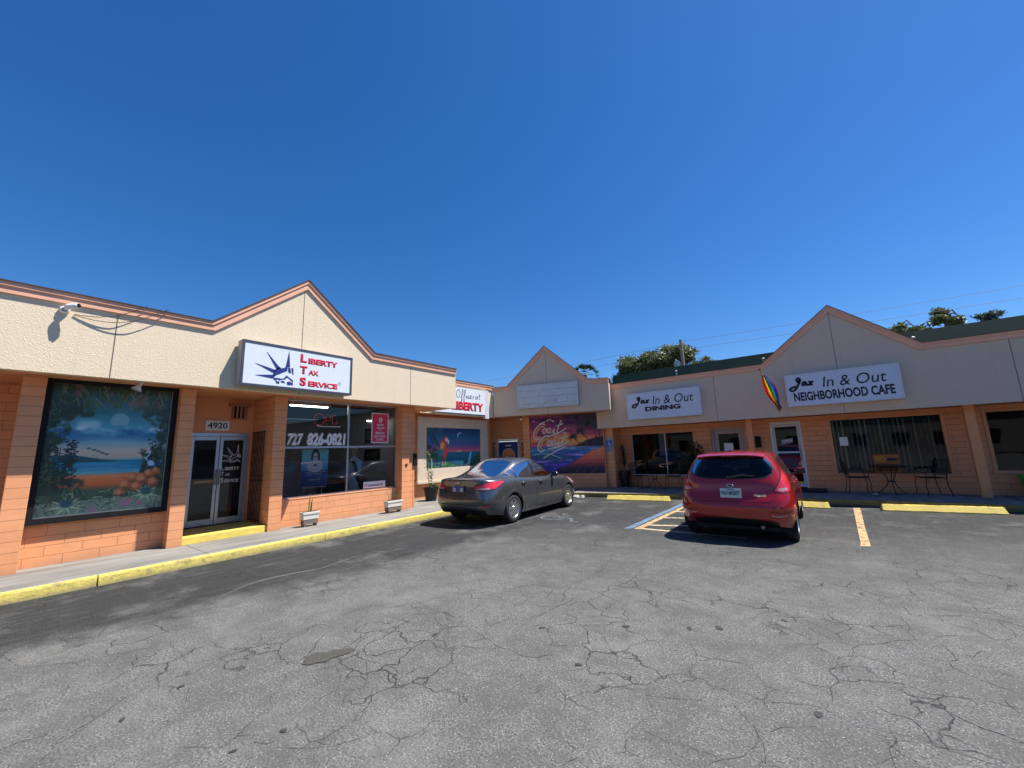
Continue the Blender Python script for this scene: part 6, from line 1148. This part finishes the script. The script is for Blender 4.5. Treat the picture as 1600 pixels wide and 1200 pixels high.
        q=MB(); P=[(-.606,.055*math.cos(a),.905+.024*math.sin(a)) for a in np.linspace(0,6.283,21)]; q.tube(P,.005,6); q.build('badge',chrome,root,local=True); q=MB(); q.lathe([(0,0),(.05,0)],(0,0,0),seg=20); M_=Matrix.Translation((-.604,0,.905))@Matrix.Diagonal((1,1,.45,1))@Matrix.Rotation(R(-90),4,'Y'); q.v=[tuple(M_@Vector(v)) for v in q.v]; q.build('badge_field',mat('badge_navy',(.01,.02,.12),.3),root,local=True)
        Rb=Fr((-.632,0,0),(0,-1,0),(-1,0,0)); to=text('badge_lettering','Fiesta',Rb,(.33,.745,.50,.785),chrome,None,.002,shear=.35,bold=.01); to.parent=root
        q=MB(); q.tube([(-.575,.02,1.035),(-.590,-.02,1.045),(-.57,-.20,1.075),(-.565,-.38,1.06)],[.014,.012,.008,.005],8); q.tube([(-.572,.04,1.03),(-.592,.0,1.03)],.022,8); q.build('rear_wiper',trimblk,root,local=True)
        q=MB(); q.tube([(-.15,0,1.455),(-.19,0,1.50)],[.012,.004],8); q.lathe([(.022,0),(.015,.02)],(-.145,0,1.45),seg=10); q.build('antenna',trimblk,root,local=True)
        C.ribbon('reflector','az',[(.55,.46),(.66,.445),(.78,.475)],.018,lens_clear,root,.004); C.ribbon('bumper_crease','az',[(.52,.52),(.70,.50),(.90,.52)],.010,gap,root,.001)
        q=MB(); q.tube([(-.60,.02,.985),(-.612,.0,.985)],.002,4) if False else None
        # silver protection strip reflection panel low on the door is left to real reflections
        q=MB(); q.tube([(-.42,-.40,.27),(-.60,-.40,.265)],.028,12); q.build('exhaust_tip',mat('exhaust_metal',(.2,.2,.2),.4,metal=.8),root,local=True)
    return root
CARA=build_car('sedan','grey_sedan','dark grey four door sedan parked beside the left kerb',(-6.55,7.38),R(92.6))
CARB=build_car('hatch','red_hatchback','dark red hatchback parked nose in at the cafe seen from behind',(-1.29,8.25),R(90.4))
# ================================================================== street things on the pavement
def copytree(o,parent=None):
    c=o.copy(); COL.objects.link(c); c.parent=parent
    for k in [x for x in o.children]: copytree(k,c)
    return c
iron=mat('black_iron',(.010,.010,.011),.45,metal=.3)
def bistro_chair():
    t=thing('bistro_chair','x','chair',(0,0,0)); L=[]
    q=MB(); q.tube([(-.21,-.20,.44),(.21,-.20,.44),(.23,.0,.445),(.21,.20,.44),(-.21,.20,.44),(-.21,-.20,.44)],.011,6)
    for i in range(9): y=-.17+i*.0425; q.tube([(-.205,y,.443),(.21,y,.443)],.006,5)
    for i in range(9): x=-.17+i*.0425; q.tube([(x,-.195,.447),(x,.195,.447)],.004,4)
    q.build('seat',iron,t,local=True)
    for sx,sy in ((1,1),(1,-1),(-1,1),(-1,-1)):
        q=MB()
        if sx>0: q.tube([(.20,sy*.20,.44),(.235,sy*.215,.25),(.215,sy*.215,.10),(.25,sy*.225,.0)],.010,6)
        else: q.tube([(-.20,sy*.20,.44),(-.215,sy*.20,.25),(-.27,sy*.21,.0)],.010,6)
        q.build('leg',iron,t,local=True)
    q=MB(); q.tube([(-.205,-.21,.44),(-.25,-.22,.70),(-.28,-.20,.86),(-.285,0,.90),(-.28,.20,.86),(-.25,.22,.70),(-.205,.21,.44)],.011,6)
    for i in range(9): y=-.17+i*.0425; q.tube([(-.215,y,.50),(-.255,y,.70),(-.283,y,.885-.9*y*y)],.005,5)
    for z in (.52,.62,.72,.80): q.tube([(-.222-.17*(z-.5),-.20,z),(-.232-.17*(z-.5),0,z),(-.222-.17*(z-.5),.20,z)],.005,5)
    q.build('backrest',iron,t,local=True)
    for sy in(1,-1):
        q=MB(); q.tube([(-.25,sy*.22,.66),(-.05,sy*.245,.665),(.14,sy*.245,.65),(.21,sy*.235,.60),(.20,sy*.215,.45)],.010,6); q.build('armrest',iron,t,local=True)
    return t
def bistro_table():
    t=thing('bistro_table','x','table',(0,0,0))
    q=MB(); q.lathe([(.0,.705),(.36,.705),(.375,.715),(.36,.725),(0,.726)],(0,0,0),seg=32); q.build('table_top',iron,t,local=True,smooth=False)
    for k in range(3):
        a=k*2.094+.5; c,s_=math.cos(a),math.sin(a); P=[(.20,.705),(.19,.62),(.10,.45),(.07,.36),(.09,.26),(.19,.12),(.29,.03),(.33,.0),(.35,.03)]
        q=MB(); q.tube([(r*c,r*s_,z) for r,z in cr(P,3)],.011,6); q.build('leg',iron,t,local=True)
    q=MB(); q.tube([(.09*math.cos(a),.09*math.sin(a),.33) for a in np.linspace(0,6.283,13)],.008,6); q.build('ring',iron,t,local=True); return t
ch=bistro_chair(); tb_=bistro_table(); first=[True,True]
def place(proto,k,label,loc,rz,group):
    o=proto if first[k] else copytree(proto); first[k]=False; o['label']=label; o['group']=group; o.location=loc; o.rotation_euler=(0,0,rz); return o
gc='black iron bistro chairs outside the cafe'; gt_='black iron bistro tables outside the cafe'
place(tb_,1,'black iron bistro table below the two part dining window left of the red car',(-4.75,14.35,KZ),.3,gt_)
place(tb_,1,'black iron bistro table between two chairs in front of the wide window with blinds',(1.40,14.90,KZ),.1,gt_)
place(ch,0,'black iron chair beside the tall dark planter left of the bistro table',(-5.32,14.45,KZ),R(-15),gc)
place(ch,0,'black iron chair right of the bistro table, nearest the red hatchback',(-4.10,14.35,KZ),R(185),gc)
place(ch,0,'black iron chair left of the table in front of the window with blinds',(.70,14.72,KZ),R(8),gc)
place(ch,0,'black iron chair right of the blinds window table, near the orange post',(2.15,14.85,KZ),R(200),gc)
# leaves
def leafmat(name,a,b):
    m,nt,bs=newmat(name); p=pos(nt); c=mix(nt,ramp(nt,noise(nt,7,4,.6,p),[(.35,0),(.65,1)]),a,b); nt.links.new(c,bs.inputs['Base Color']); bs.inputs['Roughness'].default_value=.5; bs.inputs['Subsurface Weight'].default_value=0
    tr=nd(nt,'ShaderNodeBsdfTranslucent'); nt.links.new(c,tr.inputs[0]); mx=nd(nt,'ShaderNodeMixShader'); mx.inputs[0].default_value=.25; nt.links.new(bs.outputs[0],mx.inputs[1]); nt.links.new(tr.outputs[0],mx.inputs[2]); nt.links.new(mx.outputs[0],nt.nodes['Material Output'].inputs[0]); MATS[name]=m; return m
lg_=leafmat('leaf_green',(.045,.09,.02),(.12,.17,.05)); ly_=leafmat('leaf_yellow_green',(.20,.22,.05),(.35,.34,.12)); ld_=leafmat('leaf_dark',(.018,.035,.014),(.05,.075,.03)); lp_=leafmat('pine_green',(.055,.075,.022),(.24,.25,.09)); bark=mat('bark',(.12,.09,.065),.9,var=.3,nscale=12,bmp=.01); soil=mat('soil',(.05,.035,.025),.95,var=.3)
def blade(q,base,L,w,az,lean,curl=.6,n=7):
    base=Vector(base); d=Vector((math.cos(az),math.sin(az),0)); s_=Vector((-d.y,d.x,0)); P=[];th=lean
    p=base.copy(); pr=None
    for i in range(n+1):
        t=i/n; ww=w*(1-t)**.7*(.75+.5*min(t*3,1)); a,b=p-s_*ww/2,p+s_*ww/2
        if pr: q.poly([pr[0],a,b,pr[1]])
        pr=(a,b); th=lean+curl*t*t; p=p+(d*math.sin(th)+Vector((0,0,1))*math.cos(th))*L/n
stonew=mat('cast_white_stone',(.62,.58,.52),.7,var=.1,bmp=.004,nscale=5)
def trough(label,x,y,w,d,blades,seed,stand=True):
    t=thing('window_planter',label,'planter',(x,y,KZ),0,'white cast planters along the tax office wall'); rn=random.Random(seed)
    q=MB(); z0=KZ
    for (a,z_) in ((w*.42,0),(-w*.42+.03,0)): q.box((x-d*.42,y+a-.03 if a>0 else y+a-.03,z0),(x+d*.42,y+a,z0+.06))
    q.box((x-d*.46,y-w*.46,z0+.055),(x+d*.46,y+w*.46,z0+.14)); q.build('stand',mat('planter_stand',(.16,.13,.11),.8),t,bevel=.005)
    q=MB(); q.box((x-d/2,y-w/2,z0+.145),(x+d/2,y+w/2,z0+.30)); q.box((x-d/2-.012,y-w/2-.012,z0+.25),(x+d/2+.012,y+w/2+.012,z0+.302)); q.build('trough',stonew,t,bevel=.008)
    q=MB(); q.box((x-d/2+.02,y-w/2+.02,z0+.30),(x+d/2-.02,y+w/2-.02,z0+.309)); q.build('soil',soil,t)
    for (dy,L,wd,az,lean,curl,m_) in blades:
        q=MB(); blade(q,(x,y+dy,z0+.30),L,wd,az,lean,curl); q.build('leaf',m_,t)
    return t
dead=mat('dead_leaf',(.13,.05,.025),.7)
trough('small white planter with one upright snake plant leaf below the left window half',-9.08,4.46,.34,.16,[(-.02,.42,.05,0,.05,.15,ly_),(.02,.30,.04,2,.1,.2,lg_),(-.12,.34,.02,-1.7,1.0,1.9,dead),(.14,.30,.02,1.6,1.0,2.0,dead),(-.1,.42,.02,-1.9,.8,2.1,dead)],3)
trough('white planter with several spiky leaves beside the tax office end pillar',-9.03,6.60,.44,.18,[(-.1,.42,.035,.6,.05,.15,lg_),(-.05,.30,.03,2,.1,.2,ly_),(.0,.45,.035,1.5,.18,.2,ly_),(.06,.38,.035,1.4,.3,.3,lg_),(.12,.40,.035,1.5,.4,.3,ly_),(.03,.25,.03,4,.1,.2,lg_),(-.12,.30,.03,4.6,.2,.3,ld_),(.0,.34,.02,0,.2,.3,lg_)],5)
def pot(t,x,y,r0,r1,h,m,seg=28,ribs=True):
    q=MB(); z=KZ; P=[(0,z),(r0,z),(r0+.004,z+.02)]+[(r0+(r1-r0)*k/6+(.003 if k%2 else 0),z+.02+(h-.08)*k/6) for k in range(1,7)]+[(r1+.02,z+h-.055),(r1+.022,z+h),(r1-.004,z+h),(r1-.012,z+h-.04)]
    q.lathe(P,(x,y,0),seg=seg); p=q.build('pot',m,t,smooth=False); q=MB(); q.lathe([(0,z+h-.04),(r1-.01,z+h-.045)],(x,y,0),seg=seg); q.build('soil',soil,t); return p
# black nursery pot by the parrot mural
t=thing('potted_shrub','black ribbed nursery pot with a thin staked shrub below the parrot mural','potted plant',(-10.02,8.75,KZ)); pot(t,-10.02,8.75,.17,.225,.42,mat('black_plastic',(.008,.008,.009),.5,var=.2)); rn=random.Random(7)
q=MB(); q.tube([(-10.02,8.78,.5),(-10.0,8.76,1.45)],.009,6); q.build('stake',white_pnt,t)
q=MB(); q.tube([(-10.03,8.70,.5),(-10.05,8.66,.9),(-10.03,8.62,1.3),(-10.05,8.60,1.6)],[.012,.009,.006,.003],6); q.tube([(-10.05,8.66,.9),(-10.02,8.75,1.2),(-10.03,8.72,1.45)],[.006,.004,.003],5); q.build('stem',bark,t)
q=MB()
for k in range(230):
    z=rn.uniform(.7,1.65); cx,cy=(-10.04,8.63) if z>1.05 else (-10.03,8.74); r_=rn.uniform(0,.13 if z>1.0 else .10); a=rn.uniform(0,6.28); blade(q,(cx+r_*math.cos(a),cy+r_*math.sin(a),z),rn.uniform(.05,.09),.03,rn.uniform(0,6.28),rn.uniform(.6,2.2),.6,2)
for k in range(60): a=rn.uniform(0,6.28); blade(q,(-10.02+.08*math.cos(a),8.84+.08*math.sin(a),.52+rn.uniform(0,.10)),rn.uniform(.07,.13),.035,a,rn.uniform(.2,1.2),.6,2)
q.build('foliage',lg_,t)
# tall dark planter with dracaena left of dining window, and shrub right
t=thing('potted_dracaena','tall dark tapered planter with a spiky dracaena beside the corner pillar','potted plant',(-5.98,14.75,KZ)); pot(t,-5.98,14.75,.13,.20,.60,mat('dark_planter',(.012,.011,.012),.5,var=.2))
q=MB(); q.tube([(-5.98,14.75,.65),(-6.0,14.76,1.0),(-5.97,14.74,1.35)],[.02,.016,.012],7); q.build('stem',bark,t); q=MB(); rn=random.Random(12)
for k in range(90): z=rn.choice([.95,1.15,1.35,1.5]); a=rn.uniform(0,6.28); blade(q,(-5.98,14.75,z-rn.uniform(0,.18)),rn.uniform(.28,.42),.026,a,rn.uniform(.15,1.1),.9,5)
q.build('foliage',ld_,t)
t=thing('potted_bush','dark leafy bush in a planter behind the red hatchback by the dining window','potted plant',(-3.45,14.85,KZ)); pot(t,-3.45,14.85,.15,.20,.45,MATS['dark_planter']); q=MB(); q.tube([(-3.45,14.85,.5),(-3.45,14.85,1.2)],[.02,.01],6); q.build('stem',bark,t); q=MB()
for k in range(420): 
    v=Vector((rn.gauss(0,1),rn.gauss(0,1),rn.gauss(0,1))).normalized()*rn.uniform(.2,1)**.5; blade(q,(-3.45+v.x*.30,14.85+v.y*.28,1.25+v.z*.42),rn.uniform(.08,.14),.045,rn.uniform(0,6.28),rn.uniform(.3,2.2),.5,3)
q.build('foliage',ld_,t)
# green bin at the right edge
t=thing('green_bin','bright green plastic tub at the right edge of the cafe pavement','bin',(3.85,14.9,KZ)); q=MB(); q.lathe([(0,KZ),(.17,KZ),(.24,KZ+.48),(.27,KZ+.485),(.27,KZ+.52),(.235,KZ+.52),(.17,KZ+.05),(0,KZ+.05)],(3.88,14.9,0),seg=28); q.build('tub',mat('green_plastic',(.04,.34,.04),.4,var=.08),t,smooth=False)
q=MB(); q.tube([(3.64,14.86,.62),(3.60,14.9,.60),(3.64,14.94,.62)],.008,6); q.build('handle',mat('green_plastic',(.04,.34,.04)),t)
t=thing('ashtray_dish','small white dish on the pavement under the bistro chair','dish',(1.0,14.5,KZ)); q=MB(); q.lathe([(0,KZ+.004),(.05,KZ+.004),(.07,KZ+.03),(.065,KZ+.03),(.048,KZ+.012),(0,KZ+.012)],(1.0,14.5,0),seg=18); q.build('dish',white_pnt,t)
# crumbled concrete by the kerb
for k,(x,y,r_) in enumerate(((-6.72,12.20,.16),(-6.50,12.22,.10),(-6.9,12.12,.09))):
    q=MB(); q.lathe([(r_,0),(r_*.85,.03),(r_*.5,.06),(0,.075)],(x,y,0),seg=12); rn=random.Random(k); q.v=[(a+rn.uniform(-.02,.02),b+rn.uniform(-.02,.02),max(0,c+rn.uniform(-.008,.008))) for a,b,c in q.v]; struct(q.build('broken_concrete',mat('rubble',(.36,.34,.31),.9,var=.2,nscale=20)))
# ================================================================== background
def clumps(q,c,rx,ry,rz,n,size,rn,tufts=14):
    C0=[]
    for k in range(tufts):
        v=Vector((rn.gauss(0,1),rn.gauss(0,1),rn.gauss(0,.8))).normalized()*rn.uniform(.45,1); C0.append((Vector(c)+Vector((v.x*rx,v.y*ry,v.z*rz)),rn.uniform(.26,.46)))
    for k in range(n):
        p,r_=C0[rn.randrange(tufts)]; v=Vector((rn.gauss(0,1),rn.gauss(0,1),rn.gauss(0,.75)))*.5; p=p+Vector((v.x*rx*r_,v.y*ry*r_,v.z*rz*r_)); a=Vector((rn.gauss(0,1),rn.gauss(0,1),rn.gauss(0,1))).normalized(); b=a.cross(Vector((rn.gauss(0,1),rn.gauss(0,1),rn.gauss(0,1)))).normalized(); s_=size*rn.uniform(.6,1.4)
        q.poly([p-a*s_,p+b*s_*.35,p+a*s_,p-b*s_*.35])
def tree(label,x,y,z,rx,rz,seed,n=2600,name='pine_tree',m=None,size=.11,tufts=16,trunk=True,group='pine trees rising behind the cafe roof'):
    rn=random.Random(seed); t=thing(name,label,'tree',(x,y,0),0,group); q=MB(); q.tube([(x+rn.uniform(-.3,.3),y,0),(x+.2,y,z*.4),(x-.1,y,z-rz*.3),(x,y,z+rz*.5)],[.22,.17,.10,.03],8)
    q.build('trunk',bark,t); q=MB()
    for k in range(9):
        a=k*2.4; e=Vector((math.cos(a)*rx*.75,math.sin(a)*rx*.6,rn.uniform(-.3,.6)*rz)); p0=Vector((x,y,z-rz*.4+k*.08)); q.tube([p0,p0+e*.5+Vector((0,0,.1)),Vector((x,y,z))+e],[.06,.04,.015],5)
    q.build('limbs',bark,t); q=MB(); clumps(q,(x,y,z),rx,rx*.8,rz,int(n*(1.7 if name=='pine_tree' else 1)),size,rn,tufts); q.build('crown',m or lp_,t); return t
tree('broad pine crown left of the utility pole behind the cafe roof',-12.0,34,8.55,1.9,1.15,11,tufts=26,n=7500,size=.13)
tree('tall pine crown just behind the utility pole',-8.9,34,8.75,1.9,1.1,12,tufts=26,n=7500,size=.13)
tree('low pine crown at the left end of the green roof edge',-13.6,35,7.6,1.1,.8,13,n=1500,tufts=10)
tree('dark pine crown right of the utility pole',-7.0,36,8.2,1.1,.7,14,n=1600,tufts=11)
tree('small pine crown right beside the cafe gable slope',5.0,34,8.15,.8,.45,15,n=1300,tufts=9)
tree('taller rounded pine crown right of the cafe gable',7.0,34,8.55,.75,.6,16,n=1500,tufts=9)
tree('low pine tuft between the two crowns right of the gable',6.0,34.5,8.0,.6,.35,17,n=800,tufts=6)
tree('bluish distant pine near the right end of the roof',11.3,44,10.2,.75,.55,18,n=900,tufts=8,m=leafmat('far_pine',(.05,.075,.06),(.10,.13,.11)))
tree('tiny distant treetop at the right edge above the roof',13.3,44,9.9,.6,.35,19,n=500,tufts=5,m=MATS['far_pine'])
t=thing('palm_tree','fan palm top showing behind the corner gable slope','palm tree',(-12.0,24,0)); q=MB(); q.tube([(-12.0,24,0),(-12.05,24,3.5),(-12.0,24,6.5)],[.2,.17,.15],9); q.build('trunk',bark,t); q=MB(); rn=random.Random(5)
for k in range(60):
    a=rn.uniform(0,6.28); el=rn.uniform(-.3,1.3); d=Vector((math.cos(a)*math.cos(el),math.sin(a)*math.cos(el),math.sin(el))); p0=Vector((-12.0,24,6.25)); tip=p0+d*.75
    for j in range(13):
        aa=(j-6)*.16; s_=d.cross(Vector((0,0,1))).normalized(); dd=(d*math.cos(aa)+s_*math.sin(aa)).normalized(); e=tip+dd*.42+Vector((0,0,-.10)); w_=dd.cross(d.cross(s_)).normalized()*.030
        q.poly([tip-w_,tip+w_,e])
q.build('crown',ld_,t)
t=thing('utility_pole','grey wooden utility pole with a transformer rising behind the cafe roof','utility pole',(-7.12,30,0)); wood=mat('pole_wood',(.26,.22,.18),.85,var=.2,nscale=8)
q=MB(); q.tube([(-7.10,30,0),(-7.13,30,9.22)],[.14,.11],10); q.build('pole',wood,t)
q=MB(); q.lathe([(0,6.9),(.22,6.9),(.24,7.0),(.24,7.55),(.22,7.65),(.08,7.72),(0,7.72)],(-7.50,29.95,0),seg=18); q.lathe([(.03,7.7),(.05,7.76),(.03,7.82),(.0,7.85)],(-7.58,29.95,0),seg=8); q.build('transformer',mat('galvanised',(.4,.4,.4)),t)
q=MB(); q.tube([(-7.12,29.9,8.95),(-7.12,29.8,9.0)],.05,8); q.tube([(-7.12,29.88,8.42),(-7.12,29.76,8.42)],.05,8); q.build('insulator',mat('galvanised',(.4,.4,.4)),t)
wire=mat('wire_grey',(.14,.15,.16),.6)
for k,(z,zl,zr,lb) in enumerate(((9.0,8.75,8.95,'upper overhead power line crossing behind the roofs'),(8.42,8.15,8.30,'lower overhead power line crossing behind the roofs'))):
    q=MB(); P=[(-7.12+(-33)*(1-i/14),29.8,zl+(z-zl)*(i/14)-.5*math.sin(math.pi*i/14)*.5) for i in range(15)]; P2=[(-7.12+34*i/16,29.8,z+(zr-z)*i/16-.25*math.sin(math.pi*i/16)) for i in range(17)]
    q.tube(P+P2[1:],.010,5); tag(q.build('power_line',wire),lb,'power line')
# buildings and trees across the lot, seen only in the window reflections
def far_block(label,x0,y0,x1,y1,h,m,wins):
    t=thing('far_building',label,'building',((x0+x1)/2,(y0+y1)/2,0)); q=MB(); q.box((x0,y0,0),(x1,y1,h)); q.build('wall',m,t); q=MB(); q.box((x0-.4,y0-.4,h),(x1+.4,y1+.4,h+.35)); q.build('roof',roof_dark,t)
    for a,b,c,d,e,f in wins: q=MB(); q.box((a,b,c),(d,e,f)); q.build('window',black,t)
    return t
far_block('long pale building behind the camera reflected in the cafe windows',-32,-34,18,-26,4.2,mat('far_white',(.22,.21,.19),.7),[(x,-25.99,1.0,x+1.2,-25.95,2.2) for x in range(-30,16,3)])
far_block('low beige building across the lot reflected in the tax office windows',26,-20,34,26,4.0,mat('far_beige',(.40,.34,.27),.7),[(25.95,y,1.2,25.99,y+2,2.7) for y in range(-18,24,6)])
for i,(x,y,z,rx,rz) in enumerate(((-22,-24,4.5,2.6,2.2),(-10,-38,6,3.5,2.8),(4,-38,6.5,3.8,3),(14,-22,5,2.6,2.3),(23,-8,5,2.5,2.2),(36,4,7,4,3),(36,16,6.5,3.6,3),(-30,-38,7,4,3))):
    tree(['oak behind the camera left of the pale building','big oak above the middle of the pale building','oak above the right half of the pale building','oak at the right corner of the lot behind the camera','oak in front of the beige building','oak behind the beige building, nearer one','oak behind the beige building, farther one','oak at the far left behind the pale building'][i],x,y,z,rx,rz,40+i,n=1500,name='oak_tree',m=lg_,size=.42,tufts=16,group='oaks around the far side of the lot')
